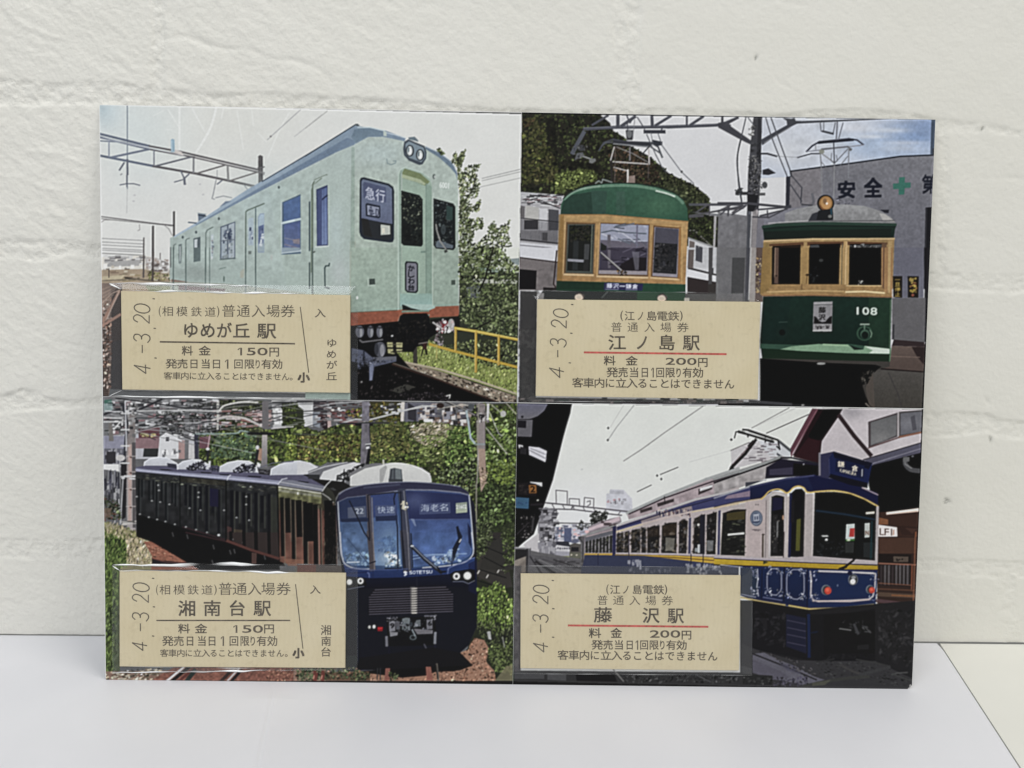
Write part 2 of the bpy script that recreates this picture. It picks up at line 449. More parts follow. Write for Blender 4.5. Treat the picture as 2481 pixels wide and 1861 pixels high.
def make_sheet():
    """a thin white board with one fold line; its right edge runs slantwise to the wall"""
    m, nt, b = new_mat('cool_white_paper'); b.inputs['Roughness'].default_value = .38; b.inputs['Specular IOR Level'].default_value = .4
    tc = node(nt, 'ShaderNodeTexCoord'); nz = node(nt, 'ShaderNodeTexNoise', i_Scale=30.0, i_Detail=6.0); nt.links.new(tc.outputs['Object'], nz.inputs['Vector'])
    nt.links.new(ramp(nt, nz.outputs['Fac'], ((.3, (.672, .675, .705)), (.7, (.705, .708, .738)))), b.inputs['Base Color'])
    n2 = node(nt, 'ShaderNodeTexNoise', i_Scale=900.0, i_Detail=2.0); nt.links.new(tc.outputs['Object'], n2.inputs['Vector'])
    bp = node(nt, 'ShaderNodeBump', i_Strength=.05, i_Distance=.0003); nt.links.new(n2.outputs['Fac'], bp.inputs['Height']); nt.links.new(bp.outputs['Normal'], b.inputs['Normal'])
    ys = np.concatenate([[-480, -300, -200, -120], np.arange(-80, 21.6, 1.6)])
    xr = lambda y: 229.78+(y-22.96)*(229.78-218.63)/(22.96+29.93)
    xf = lambda y: 44.03-(y-.4)*(49.88-44.03)/(32.96)
    ts = np.concatenate([np.linspace(-230, -20, 12), np.arange(-18, 18, .3), np.linspace(20, 150, 12)])
    xs = []
    V = []
    for y in ys:
        f, r = xf(y), xr(y)
        for t in ts:
            x = f+t*(1 if t < 20 else (r-f)/150)
            z = (.8*math.exp(-abs(t)/6)-.22*math.exp(-(t/.45)**2))*min(1, max(0, -y/7-.15))
            V.append((x, y, z))
    yw = lambda x: WALL_A[1]+(x-WALL_A[0])*(WALL_B-WALL_A)[1]/(WALL_B-WALL_A)[0]
    V = np.array(V); ny, nx = len(ys), len(ts)
    V = V.reshape(ny, nx, 3); V[-1, :, 1] = yw(V[-1, :, 0])-.25
    top = V.reshape(-1, 3); bot = top.copy(); bot[:, 2] = -3.0
    f = gridf(nx, ny); N = nx*ny
    g = np.arange(N).reshape(ny, nx)
    side = []
    for e in (g[0], g[:, -1], g[-1][::-1], g[::-1, 0]):
        for a, c in zip(e[:-1], e[1:]): side.append((c, a, a+N, c+N))
    f = np.concatenate([f, (f+N)[:, ::-1], np.array(side)])
    o = mesh('paper_sheet', np.concatenate([top, bot])*MM, f, m, None, False)
    return tag(o, 'large white paper board with a faint fold line, lying under the standing card', 'paper')

make_wall(); make_table(); make_sheet()
def draw_green_train():
    a, b, c, d = Z(220, 230), Z(740, 230), Z(220, 600), Z(740, 600)
    clip_to([(238, 251), (1264, 276.5), (1252.5, 976), (250, 962)])
    # sky
    F(a, "0,0 4200,0 4200,2980 0,2980", (225, 226, 221), (229, 228, 224))
    G(a, 500, 350, 420, 520, (212, 226, 226), .6); G(a, 130, 150, 170, 210, (192, 212, 219), .75); G(a, 90, 110, 60, 80, (172, 194, 203), .6)
    G(a, 1400, 250, 700, 400, (222, 222, 212), .5)
    for s, w, al in (("850,110 848,520", 22, .9), ("1200,130 1140,330 1010,550", 24, .9), ("970,130 1090,350", 14, .7), ("740,140 850,320", 16, .6), ("1400,150 1460,520", 14, .6), ("1540,150 1560,300", 14, .5), ("1900,170 1800,350 1690,610", 16, .6), ("1600,360 1680,450", 12, .5), ("600,200 700,150", 12, .5), ("720,330 780,335", 12, .5), ("1270,130 1250,230", 14, .6)):
        S(a, s, w*.9, (242, 243, 240), al*.55, True)  # white gloss reflections and crack lines painted into the sky
    S(a, "1690,430 2010,140", 6, (165, 165, 168)); S(a, "1950,400 2212,190", 6, (190, 190, 190)); E(a, 1722, 398, 9, 9, (130, 125, 125))
    S(b, "0,320 210,155", 6, (170, 170, 165))
    # gantry
    tb, td = (104, 116, 140), (104, 98, 102)
    S(a, "350,95 350,900", 9, (120, 135, 152)); S(a, "350,900 345,1130", 5, (190, 190, 190)); E(a, 350, 96, 8, 10, (60, 66, 78))
    for s, w, k in (("80,372 560,490", 22, tb), ("560,490 860,545 1610,718", 18, td), ("80,405 560,520", 18, tb), ("560,520 1000,600 1610,742", 16, td), ("80,440 330,455", 10, tb), ("80,580 600,682", 22, tb), ("600,682 1000,752 1600,882", 22, td),
                    ("175,420 175,600", 12, (140, 150, 172)), ("605,530 605,680", 12, (130, 135, 150)), ("985,610 983,745", 18, (140, 140, 145)), ("1310,680 1316,815", 20, (140, 138, 138)),
                    ("190,600 560,520", 20, (120, 130, 152)), ("620,682 960,595", 16, (115, 118, 130)), ("1005,755 1300,668", 15, (120, 115, 115)), ("1340,820 1610,735", 14, (120, 112, 112))):
        S(a, s, w, k)
    S(a, "100,420 560,510 900,585", 6, (190, 195, 205)); S(a, "90,395 200,430 560,500", 7, (170, 178, 192))
    S(a, "1000,595 1590,728", 6, (210, 208, 206))
    F(a, "800,520 870,545 890,585 800,555", (214, 206, 200))
    F(a, "766,430 782,420 802,430 804,545 768,548", (150, 185, 206)); S(a, "774,440 776,540", 8, (190, 215, 228))
    F(a, "1602,588 1622,575 1646,588 1648,838 1604,862", (86, 80, 82)); S(a, "1640,590 1642,840", 8, (62, 58, 62)); N(a, "1602,588 1646,588 1648,838 1604,862", .25, 30)
    S(a, "1600,700 1660,690", 12, (100, 95, 98)); S(a, "1600,740 1660,745 1655,765", 10, (120, 115, 116))
    for s, w in (("860,725 895,800 940,758", 13), ("895,800 900,855", 22), ("800,835 880,812", 10), ("350,620 352,760", 20), ("320,650 275,720", 16), ("280,862 345,850 410,850 470,866", 10), ("345,770 345,880", 10), ("300,755 285,765", 9), ("1200,815 1170,960 1160,990 1185,1000", 9), ("1210,855 1255,820", 12), ("1195,985 1270,968 1350,985", 9), ("1470,865 1510,920 1545,870", 9), ("1210,720 1210,790", 6)):
        S(a, s, w, (112, 118, 134) if w > 9 else (150, 152, 158))
    for x, y in ((1045, 855), (1075, 955), (410, 1018), (420, 960)): E(a, x, y, 12, 8, (205, 205, 206))
    # second gantry and poles
    S(a, "100,1165 650,1235 790,1248", 9, (112, 108, 110)); S(a, "100,1185 700,1245 800,1258", 7, (130, 126, 126))
    S(a, "700,1245 745,1280 780,1345", 6, (150, 146, 146)); S(a, "100,1220 130,1198 200,1196", 7, (150, 146, 146)); S(a, "465,1240 470,1290 450,1300", 7, (165, 160, 160))
    F(a, "787,1116 806,1114 806,1358 787,1358", (74, 68, 70)); F(a, "588,1252 606,1252 606,1700 585,1700", (92, 84, 84)); S(a, "590,1255 588,1600", 5, (50, 46, 48))
    for y in (1378, 1412, 1440, 1472, 1490, 1520): S(a, [[108, y-4], [508, y+16]], 6, (150, 148, 150) if y < 1500 else (120, 116, 116))
    S(a, "508,1370 506,1680", 13, (110, 102, 102)); S(a, "665,1515 665,1640", 8, (120, 112, 110))
    # houses and yard far left
    F(c, "90,95 500,75 560,85 760,165 760,420 90,420", (226, 221, 210))
    boxes(c, 110, 70, 480, 150, 40, 60, 18, [(150, 148, 148), (190, 188, 186), (120, 116, 116), (215, 214, 212)])
    F(c, "200,130 470,118 460,175 120,185", (176, 174, 172)); boxes(c, 110, 150, 740, 240, 46, 34, 40, [(236, 232, 220), (206, 196, 178), (150, 138, 124), (110, 98, 86), (240, 238, 232)])
    F(c, "520,90 620,95 750,150 740,215 530,200", (196, 190, 186)); boxes(c, 520, 100, 750, 220, 34, 30, 22, [(150, 140, 136), (228, 226, 224), (180, 160, 150), (120, 108, 104)])
    F(c, "90,215 500,205 760,255 760,420 90,420", (182, 160, 132)); boxes(c, 100, 215, 760, 320, 46, 60, 12, [(196, 176, 140), (150, 126, 104), (120, 110, 84), (214, 204, 180), (170, 150, 110)])
    L(c, "540,215 760,265 760,320 560,310", 120, 6, 16, [(160, 150, 84), (130, 130, 80), (196, 186, 140), (100, 100, 66)])
    F(c, "110,275 330,262 300,300 110,310", (206, 190, 154)); S(c, "330,290 600,320", 14, (60, 54, 48)); S(c, "110,318 420,300 760,335", 10, (140, 126, 106))
    F(c, "170,290 178,290 178,200 170,200", (90, 80, 74)); F(c, "588,40 606,40 600,318 582,318", (96, 84, 80)); F(c, "500,70 516,70 512,290 496,290", (104, 94, 92))
    F(c, "770,290 930,310 940,330 770,330", (150, 116, 100))
    # sleepers bottom left
    F(c, "90,340 300,340 310,1440 90,1440", (146, 124, 112)); F(c, "200,420 300,380 310,1440 190,1440", (96, 84, 80), (62, 62, 66))
    for i in range(60):
        y = 395+i*17.2; w = RS.rand()*16
        S(c, [[205-i*1.4-w, y], [292, y+14]], 7, (74, 58, 54), .8); 
        if i > 16: S(c, [[112, y+8], [200-i*.6, y]], 9, (30, 24, 22), .75)
    L(c, "110,480 200,480 190,1340 115,1340", 260, 7, 20, [(196, 172, 158), (170, 130, 110), (130, 92, 76), (210, 196, 186), (70, 52, 46)])
    F(c, "110,690 270,395 285,420 150,680 115,760", (168, 130, 112)); S(c, "115,745 285,640", 26, (176, 134, 116)); S(c, "150,690 272,420", 8, (206, 178, 162)); S(c, "112,530 200,440 280,405", 10, (190, 160, 142))
    for i in range(5): S(c, [[112, 400+i*40], [250-i*8, 350+i*24]], 9, (176, 150, 132), .7)
    F(c, "215,900 300,880 305,1360 190,1360", (70, 70, 74), (84, 84, 86), .5); F(c, "185,1355 1900,1390 2212,1400 2212,1440 170,1425", (104, 106, 108))  # grey veil of the pocket film, painted into the print colour
    # under the pocket strip: platform blur
    F(c, "640,330 2212,330 2212,450 700,450", (168, 176, 160)); F(c, "840,360 1290,395 1280,420 840,405", (132, 110, 104)); F(c, "520,360 760,372 760,420 560,420", (152, 156, 108))
    # ---- carriage side
    F(a, "760,1370 790,1355 2212,620 2484,450 2530,470 2500,3200 2054,3200 2054,1890 1280,1806 940,1791 755,1761", (188, 203, 200), (160, 183, 170)); F(a, "1700,900 2530,470 2500,2300 1900,1950", (172, 191, 178), None, .35)
    G(d, 320, 230, 90, 160, (198, 206, 206), .6); G(b, 290, 1300, 70, 260, (188, 206, 208), .5); G(a, 1650, 1000, 300, 300, (180, 202, 200), .5); G(c, 1000, 240, 200, 80, (140, 150, 146), .5)
    N(a, "790,1355 2212,620 2212,1700 755,1660", .05, 40)
    # roof edge
    F(a, "795,1352 1000,1230 1230,1080 1500,905 2054,585 2514,295 2574,300 2814,340 3014,412 3004,445 2794,402 2654,405 2534,470 2354,545 2054,700 1500,985 1300,1090 1010,1250 800,1366", (172, 194, 212), (120, 144, 170), 1, False, True)
    F(a, "1000,1245 1500,955 2054,640 2454,410 2524,440 2524,478 2354,548 2054,700 1500,985 1010,1250", (98, 124, 156), None, .6); F(b, "470,330 600,315 740,350 745,398 600,398 480,465 440,400", (112, 138, 160))
    S(a, "1640,830 2212,488", 9, (66, 82, 104)); S(b, "0,586 485,282", 10, (60, 76, 92)); F(b, "470,285 500,276 520,296 490,298", (70, 84, 92))
    S(b, "500,312 620,312 760,345", 10, (196, 216, 222)); F(b, "745,345 775,352 778,398 748,392", (190, 205, 196))
    S(b, "775,362 870,385 960,415", 8, (200, 214, 222))
    F(a, "1230,1075 1350,1015 1290,1018", (120, 140, 165)); F(a, "1025,1130 1100,1140 1090,1170 1030,1210", (110, 128, 150)); S(a, "935,1220 1010,1228", 12, (90, 108, 126)); S(a, "1030,1150 1100,1160", 12, (60, 74, 92)); S(a, "1020,1128 1110,1140", 8, (190, 200, 200))
    # end face
    F(b, "445,560 480,470 600,405 740,402 950,445 1160,500 1300,575 1400,655 1445,740 1462,860 1466,2200 440,2200", (184, 199, 191), (168, 187, 168))
    F(b, "425,1400 480,1400 480,2200 420,2200", (168, 178, 156), None, .6); F(b, "440,500 472,500 472,1500 430,1500", (150, 174, 160), None, .7)
    F(b, "480,1500 900,1560 900,2200 480,2200", (166, 187, 164), None, .5); G(b, 700, 560, 260, 120, (184, 204, 206), .5)
    F(b, "1150,495 1290,560 1400,640 1450,740 1458,830 1440,760 1380,690 1280,600 1150,520", (112, 136, 158)); S(b, "1150,492 1290,555 1390,632 1440,700", 9, (198, 212, 222))
    F(d, "440,0 1466,0 1468,560 1245,570 880,600 430,622", (166, 186, 169), (157, 180, 163)); N(b, "445,560 600,405 950,445 1400,655 1466,860 1466,2200 440,2200", .05, 26)
    # head lamps
    F(b, "985,408 1045,400 1075,430 1082,450 990,425", (108, 128, 140)); F(b, "945,450 985,425 1140,490 1160,550 1155,610 1120,665 1090,672 990,630 945,580 935,520", (74, 86, 100)); F(b, "958,470 990,445 1130,505 1145,560 1140,605 1110,645 1000,605 962,570", (130, 150, 164))
    for x, y in ((1000, 535), (1098, 575)): E(b, x, y, 40, 56, (56, 62, 72)); E(b, x-2, y, 27, 46, (196, 206, 206)); E(b, x+2, y+8, 16, 28, (236, 236, 232)); E(b, x-14, y-10, 8, 26, (110, 130, 140))
    S(b, "778,612 785,655 820,668 860,655 868,632 840,632", 9, (136, 158, 160)); E(b, 598, 626, 10, 10, (190, 205, 200))
    # door recess
    S(b, "905,2200 905,760 918,720 950,702", 22, (148, 172, 156)); S(b, "890,2200 890,770 905,720 960,690 1100,735 1180,790 1205,860 1212,2200", 12, (190, 210, 196)); F(b, "925,2200 925,715 960,702 1120,750 1195,810 1210,870 1212,2200", (160, 186, 166)); F(b, "928,740 950,705 1100,752 1190,830 1150,870 925,790", (130, 146, 96)); F(b, "928,760 1100,810 1150,850 1140,862 925,790", (176, 190, 150)); F(b, "1155,850 1210,880 1210,2200 1158,2200", (142, 170, 152)); S(b, "1155,850 1155,2200", 9, (128, 154, 140)); S(b, "925,800 1120,850", 7, (160, 180, 156))
    F(b, "1105,1495 1150,1495 1150,1510 1105,1510", (120, 150, 136)); 
    # windows of the end face
    F(b, "520,820 530,795 560,788 800,850 840,880 850,920 848,1380 835,1410 800,1412 560,1380 528,1350 516,1310", (38, 48, 66)); F(b, "536,830 550,808 790,868 828,900 832,1240 536,1180", (108, 122, 152), (104, 114, 148)); F(b, "536,1190 830,1235 830,1370 790,1395 570,1362 540,1330", (48, 52, 58)); F(b, "720,1240 810,1252 812,1335 722,1342", (196, 200, 188)); F(b, "735,1275 760,1275 762,1320 735,1325", (226, 222, 200)); F(b, "540,1180 600,1190 640,1360 560,1340", (44, 44, 44))
    F(b, "552,850 565,832 770,885 775,1030 745,1025 555,985", (84, 94, 132)); TX(b, "急行", 570, 868, 196, 130, (184, 190, 212), .015, .22)
    F(b, "575,1048 590,1035 715,1062 718,1170 700,1182 580,1160", (38, 46, 66)); F(b, "590,1055 705,1078 705,1165 595,1148", (150, 158, 184)); boxes(b, 602, 1068, 650, 1140, 16, 16, 16, [(70, 78, 104), (110, 118, 144)]); S(b, "676,1092 676,1158 690,1160 700,1130 694,1098 676,1092", 8, (60, 66, 92))
    F(b, "918,915 1090,960 1122,1000 1124,1430 1110,1452 940,1440 918,1420", (30, 36, 36)); L(b, "925,930 1110,975 1115,1430 930,1420", 150, 8, 26, [(44, 50, 44), (62, 68, 60), (20, 22, 22), (36, 44, 40), (110, 112, 104)], 1.6); F(b, "935,1225 1000,1235 1020,1400 940,1400", (24, 26, 26), None, .6)
    F(b, "1226,990 1415,1040 1435,1070 1436,1460 1415,1486 1250,1470 1226,1440", (30, 36, 40)); L(b, "1240,1005 1405,1050 1415,1440 1240,1430", 110, 8, 26, [(24, 24, 24), (60, 68, 66), (40, 44, 46), (92, 104, 104)], 1.6); F(b, "1350,1060 1410,1075 1408,1200 1350,1195", (52, 78, 74)); F(b, "1245,1440 1260,1400 1270,1390 1415,1440 1410,1470 1255,1462", (120, 136, 150), None, .8); E(b, 1320, 1290, 24, 50, (80, 92, 96), .7)
    S(b, "1250,1240 1258,1300 1290,1400 1360,1500", 14, (150, 150, 146)); F(b, "1325,1490 1350,1480 1362,1500 1335,1515", (70, 76, 70)); E(b, 1232, 782, 14, 24, (90, 104, 100)); E(b, 1238, 785, 10, 16, (186, 196, 190))
    TX(b, "6001", 1282, 830, 100, 60, (228, 236, 230), .015, .12)
    # cab door and side windows
    S(b, "70,2100 70,860 90,815 205,765", 12, (112, 128, 110)); S(b, "40,1030 40,1490", 12, (66, 86, 92)); S(b, "55,860 66,830 200,770", 6, (196, 212, 206)); F(b, "104,905 212,862 216,1440 110,1450", (60, 72, 120)); F(b, "116,925 206,885 210,1432 120,1440", (98, 120, 178), (120, 142, 190)); S(b, "150,900 152,1440", 6, (70, 82, 130)); S(b, "175,895 178,1440", 4, (74, 88, 140)); S(b, "110,990 150,1010 210,960", 14, (44, 54, 96)); S(b, "128,1040 128,1440", 8, (66, 80, 130)); S(b, "100,1455 225,1448", 14, (206, 218, 216)); S(b, "222,880 226,1480", 6, (190, 206, 200)); S(b, "90,1500 70,1510 60,1470", 12, (90, 100, 90))
    F(d, "62,0 74,0 74,440 62,440", (104, 122, 118)); S(d, "40,145 40,390", 11, (60, 80, 84)); S(d, "230,150 225,175 195,175 185,195 188,375 205,385 230,390", 12, (62, 86, 86)); S(d, "0,372 400,374", 6, (186, 200, 192))
    F(a, "2120,1700 2124,870 2212,800 2212,790 2140,850 2110,900 2106,1700", (116, 134, 112)); S(a, "2095,1025 2095,1490", 12, (70, 92, 100)); F(a, "2168,920 2212,890 2212,1440 2172,1440", (74, 88, 140))
    F(a, "1828,1030 2008,950 2010,1520 1824,1528", (84, 112, 140)); F(a, "1846,1032 2004,968 2004,1180 1846,1212", (84, 116, 172)); F(a, "1850,1240 2004,1204 2004,1480 1850,1494", (84, 104, 164), (110, 128, 176)); S(a, "1830,1228 2006,1188", 22, (196, 216, 224)); S(a, "1836,1508 2006,1490", 22, (196, 214, 220)); S(a, "1826,1030 1828,1520", 9, (200, 216, 218)); S(a, "1855,1370 2000,1400", 10, (130, 140, 170)); S(a, "1855,1430 2000,1470", 7, (150, 140, 150)); F(a, "1930,1385 2000,1375 2000,1430 1940,1420", (170, 150, 150), None, .7); N(a, "1846,1032 2004,968 2004,1480 1850,1494", .06, 30)
    S(a, "1482,1700 1484,1120 1500,1105 1660,1040", 12, (110, 128, 116)); S(a, "1578,1085 1576,1700", 8, (72, 96, 104)); S(a, "1470,1150 1468,1660", 4, (190, 205, 200)); 
    F(a, "1600,1170 1620,1135 1660,1130 1660,1510 1600,1510", (150, 170, 194)); F(a, "1608,1180 1625,1145 1658,1142 1656,1500 1608,1500", (172, 196, 214), (160, 180, 190)); F(a, "1606,1260 1656,1240 1650,1420 1606,1440", (98, 116, 164)); boxes(a, 1606, 1280, 1640, 1430, 14, 16, 30, [(60, 74, 120), (120, 136, 176), (206, 216, 222)])
    F(a, "1506,1190 1530,1175 1558,1176 1558,1440 1506,1440", (176, 196, 208)); boxes(a, 1508, 1260, 1545, 1400, 12, 16, 30, [(74, 86, 124), (206, 216, 220), (150, 166, 190)]); F(a, "1506,1495 1540,1495 1536,1525 1506,1525", (120, 132, 128))
    F(a, "1240,1262 1382,1212 1382,1570 1238,1578", (96, 110, 132)); F(a, "1250,1270 1305,1250 1304,1565 1250,1568", (170, 186, 198)); F(a, "1318,1245 1376,1222 1374,1560 1318,1562", (176, 190, 200)); boxes(a, 1252, 1270, 1350, 1400, 26, 18, 34, [(66, 80, 110), (120, 136, 160), (206, 214, 220), (90, 104, 130)]); boxes(a, 1252, 1400, 1350, 1550, 20, 16, 26, [(150, 164, 170), (110, 124, 134), (196, 206, 206)]); S(a, "1238,1400 1380,1385", 10, (120, 132, 146)); S(a, "1236,1578 1384,1564", 10, (110, 128, 130))
    S(a, "1100,1700 1102,1320 1115,1295 1170,1265", 11, (120, 138, 132)); S(a, "1140,1300 1138,1700", 5, (150, 168, 164)); F(a, "1150,1340 1176,1330 1172,1560 1150,1560", (190, 206, 210)); boxes(a, 1152, 1340, 1170, 1550, 16, 10, 20, [(120, 136, 150), (210, 218, 220), (150, 140, 140)])
    F(a, "984,1375 1050,1358 1050,1590 984,1600", (90, 108, 112)); F(a, "990,1385 1020,1378 1018,1590 992,1590", (196, 206, 210)); F(a, "1024,1375 1048,1365 1046,1580 1024,1585", (96, 110, 116)); S(a, "985,1470 1020,1465", 9, (110, 126, 130))
    S(a, "908,1700 910,1390 925,1378 945,1372", 10, (120, 136, 132)); F(a, "840,1432 872,1425 868,1605 842,1608", (116, 132, 132)); S(a, "855,1450 855,1590", 10, (196, 206, 206)); S(a, "790,1640 795,1440 815,1425", 9, (120, 136, 132)); S(a, "765,1460 765,1650", 9, (90, 100, 100)); S(a, "935,1420 935,1580", 6, (170, 186, 186))
    for x, y in ((1800, 885), (1226, 1185), (880, 1362), (1008, 1315)): E(a, x, y, 10, 14, (80, 96, 100))
    for x in (790, 910, 1098, 1138, 1482, 1578, 2120): S(c, [[x, 0], [x, 440]], 9 if x not in (1138,) else 6, (96, 116, 112))
    S(c, "2094,150 2094,380", 10, (80, 100, 98)); S(c, "840,60 845,150 860,150 865,50", 8, (130, 146, 144)); F(c, "984,0 1048,0 1048,125 984,135", (104, 122, 122)); S(c, "1240,110 1380,98", 8, (104, 122, 124)); F(c, "1828,0 2004,0 2004,30 1828,48", (150, 170, 186)); F(c, "1720,70 1740,70 1740,120 1720,120", (186, 196, 190)); S(c, "1230,205 1290,190", 9, (128, 150, 142)); F(c, "1430,230 1470,200 1465,290 1430,290", (186, 176, 152), None, .5); E(c, 1275, 300, 8, 30, (104, 128, 118))
    # lamps and blind on the end face
    F(d, "610,300 664,296 668,352 612,356", (70, 84, 78)); S(d, "600,290 600,365 670,362", 8, (186, 204, 190)); F(d, "1395,312 1436,310 1436,355 1396,358", (80, 96, 86)); S(d, "1440,300 1440,360", 8, (190, 204, 190)); E(d, 495, 480, 9, 16, (236, 238, 232))
    F(d, "952,150 965,130 1060,136 1078,155 1078,415 1060,436 975,430 952,405", (38, 44, 50)); F(d, "966,158 978,145 1055,150 1066,165 1066,405 1050,422 982,416 966,400", (126, 126, 140)); TX(d, "かしわ台", 980, 165, 66, 245, (28, 28, 40), .02, .06, 1, True)
    # orange sill, step
    F(d, "430,622 880,598 1240,565 1468,556 1470,656 1186,672 1186,640 905,650 885,706 430,752", (172, 94, 66), (164, 84, 58)); N(d, "430,622 880,598 1468,556 1470,656 1186,672 885,706 430,752", .08, 24); S(d, "430,622 880,600", 7, (120, 96, 74))
    F(d, "905,440 1215,440 1215,560 905,560", (150, 184, 170), (152, 190, 182)); F(d, "925,545 1010,560 1100,600 930,598", (28, 34, 34)); F(d, "925,540 1225,545 1246,575 1180,602 1090,598 1010,578", (172, 200, 190)); S(d, "925,612 1180,606", 16, (120, 150, 132))
    F(d, "1215,0 1222,0 1222,560 1215,560", (190, 208, 190))
    # ---- ground, lineside
    F(d, "430,750 885,705 1186,670 1470,655 1480,0 2100,0 2100,1560 430,1560", (58, 64, 48))
    F(b, "1466,1660 1470,900 1500,1100 1600,1500 2050,1560 2060,1700 1466,1700", (206, 210, 200))
    dk = [(56, 64, 40), (78, 88, 54), (112, 122, 80), (44, 50, 34), (136, 142, 104), (92, 102, 66)]
    for s, n in (("1390,640 1440,540 1460,720 1470,700", 30), ("1440,640 1500,640 1470,820", 40), ("1480,560 1535,525 1510,640 1440,640", 60), ("1460,760 1560,680 1680,660 1640,760 1680,860 1650,980 1560,1010 1480,1000", 230), ("1480,1000 1560,1010 1600,1060 1680,1000 1660,1110 1580,1120 1540,1200 1470,1180", 150), ("1470,1180 1560,1180 1700,1180 1690,1290 1620,1300 1600,1400 1470,1460", 240), ("1470,1440 1640,1420 1740,1330 1760,1250 1820,1190 1840,1290 1960,1180 1940,1330 1970,1440 1900,1520 1760,1600 1660,1700 1470,1700", 520), ("1250,520 1290,510 1325,560 1310,580", 26)):
        L(b, s, n, 9, 26, dk+[(150, 150, 116)], 1.7)
    S(b, "1480,1100 1600,900 1640,760", 8, (60, 60, 50)); S(b, "1690,800 2060,712", 6, (150, 150, 150)); S(b, "1690,822 2060,735", 6, (160, 160, 158)); S(b, "1660,885 2060,795", 6, (170, 170, 168))
    F(d, "1860,0 2050,0 2045,110 1900,100", (226, 228, 218)); F(d, "1940,110 2045,100 2045,170 1980,150", (140, 154, 154)); 
    L(d, "1472,0 1900,0 1990,140 2040,200 2030,860 1700,820 1480,700", 900, 10, 34, dk+[(150, 156, 120), (110, 122, 84)], 1.7); F(d, "1600,300 2030,310 2030,345 1640,340", (206, 206, 196), None, .8); F(d, "1660,190 1900,210 1900,240 1680,230", (120, 150, 130), None, .6); F(d, "1540,380 1680,360 1660,480 1560,480", (120, 126, 140), None, .6)
    L(d, "1480,120 1900,60 2030,250 2030,860 1600,820 1480,700", 620, 10, 30, dk, 1.7); S(d, "1740,200 1720,300 1660,420", 14, (30, 30, 24)); S(d, "1800,0 1740,220", 12, (40, 40, 30)); S(d, "1440,800 1600,790 1780,700", 10, (34, 32, 26))
    F(d, "1190,690 1470,655 1480,760 1240,830", (30, 32, 28))
    # grass bank
    F(d, "860,1000 1180,880 1260,960 1640,1040 2030,1160 2030,1420 1640,1290 1280,1180 880,1080", (150, 160, 78), (140, 152, 72)); L(d, "870,1010 1180,890 1640,1050 2020,1160 2015,1400 1640,1280 1280,1170 890,1070", 900, 8, 26, [(176, 186, 96), (120, 134, 60), (200, 204, 130), (90, 104, 46), (158, 170, 84)], 3, (-2.2, -.6))
    L(d, "1240,960 1640,880 2030,900 2030,1180 1640,1110", 420, 10, 30, [(60, 66, 40), (40, 44, 28), (104, 112, 66), (86, 94, 56), (150, 154, 110)], 2.2); L(d, "1190,880 1280,930 1460,1010 1440,1080 1240,1020", 120, 8, 24, [(120, 128, 60), (190, 196, 120)], 3, (-2.2, -.6))
    E(d, 1325, 745, 34, 50, (150, 40, 44)); L(d, "1250,730 1300,690 1430,700 1430,800 1290,830 1250,900", 60, 10, 34, [(196, 190, 190), (150, 136, 140), (220, 216, 214), (110, 96, 100), (170, 60, 64)], 1.5); E(d, 1395, 740, 32, 60, (206, 204, 200), .8); S(d, "1220,715 1290,765", 14, (190, 186, 184)); L(d, "1250,840 1330,840 1320,940 1270,930", 30, 8, 22, [(150, 140, 140), (90, 84, 84)])
    S(d, "1190,925 1400,985 2030,1145", 26, (206, 170, 50)); S(d, "1430,770 1620,800 1850,845 2030,880", 26, (212, 176, 54)); S(d, "1430,770 1500,780 2030,872", 8, (240, 214, 110))
    for x, y0, y1 in ((1438, 780, 990), (1632, 810, 1190), (1850, 850, 1120)): S(d, [[x, y0], [x-2, y1]], 24, (196, 156, 48)); S(d, [[x-6, y0], [x-8, y1]], 7, (232, 200, 100))
    S(d, "1255,940 1255,1060", 12, (190, 180, 90)); F(d, "1030,910 1068,905 1074,1165 1032,1170", (72, 66, 58)); F(d, "1018,900 1048,900 1050,960 1020,955", (200, 190, 170))
    # ballast and rail
    F(d, "820,1100 900,1080 1280,1180 1640,1300 2020,1420 2020,1520 1850,1480 1300,1270", (150, 134, 112)); L(d, "830,1100 1280,1185 1640,1300 2020,1430 2020,1500 1850,1480 1300,1270", 700, 7, 20, [(206, 196, 176), (120, 104, 88), (70, 58, 48), (180, 164, 142), (46, 38, 32), (160, 130, 110)], 1.8, (0, .9)); S(d, "880,1080 1290,1165 1640,1270 2020,1400", 16, (190, 176, 146))
    F(d, "430,900 700,800 1000,1150 1300,1270 1850,1490 1850,1560 430,1560", (20, 18, 18)); S(d, "830,1115 1300,1275 1870,1490", 16, (70, 46, 38)); S(d, "840,1105 1310,1262", 7, (150, 136, 120))
    F(d, "800,1365 960,1305 1060,1335 900,1395", (70, 68, 62)); L(d, "500,1160 900,1180 1500,1470 500,1470", 320, 6, 20, [(40, 36, 36), (28, 26, 26), (54, 48, 48), (14, 12, 12)]); L(d, "900,1400 1300,1380 1500,1480 1000,1480", 150, 6, 18, [(60, 54, 60), (40, 36, 42), (80, 72, 76)])
    # running gear
    F(d, "430,750 890,706 905,655 940,632 1160,628 1186,660 1190,720 1240,760 1240,830 1180,870 1165,930 1060,950 1030,1000 870,1000 860,1060 700,1140 430,1180", (22, 22, 24)); L(d, "760,760 890,720 1170,650 1180,900 1000,940 800,900", 130, 8, 30, [(34, 32, 30), (14, 14, 14), (46, 42, 38)])
    F(d, "780,905 930,910 925,1010 870,1000 850,1020 790,1010", (180, 176, 120)); S(d, "780,960 930,965", 16, (40, 38, 34)); F(d, "835,900 868,900 872,1010 840,1010", (34, 34, 32)); S(d, "790,930 920,925", 8, (110, 106, 76)); S(d, "820,1000 930,990", 10, (60, 58, 40))
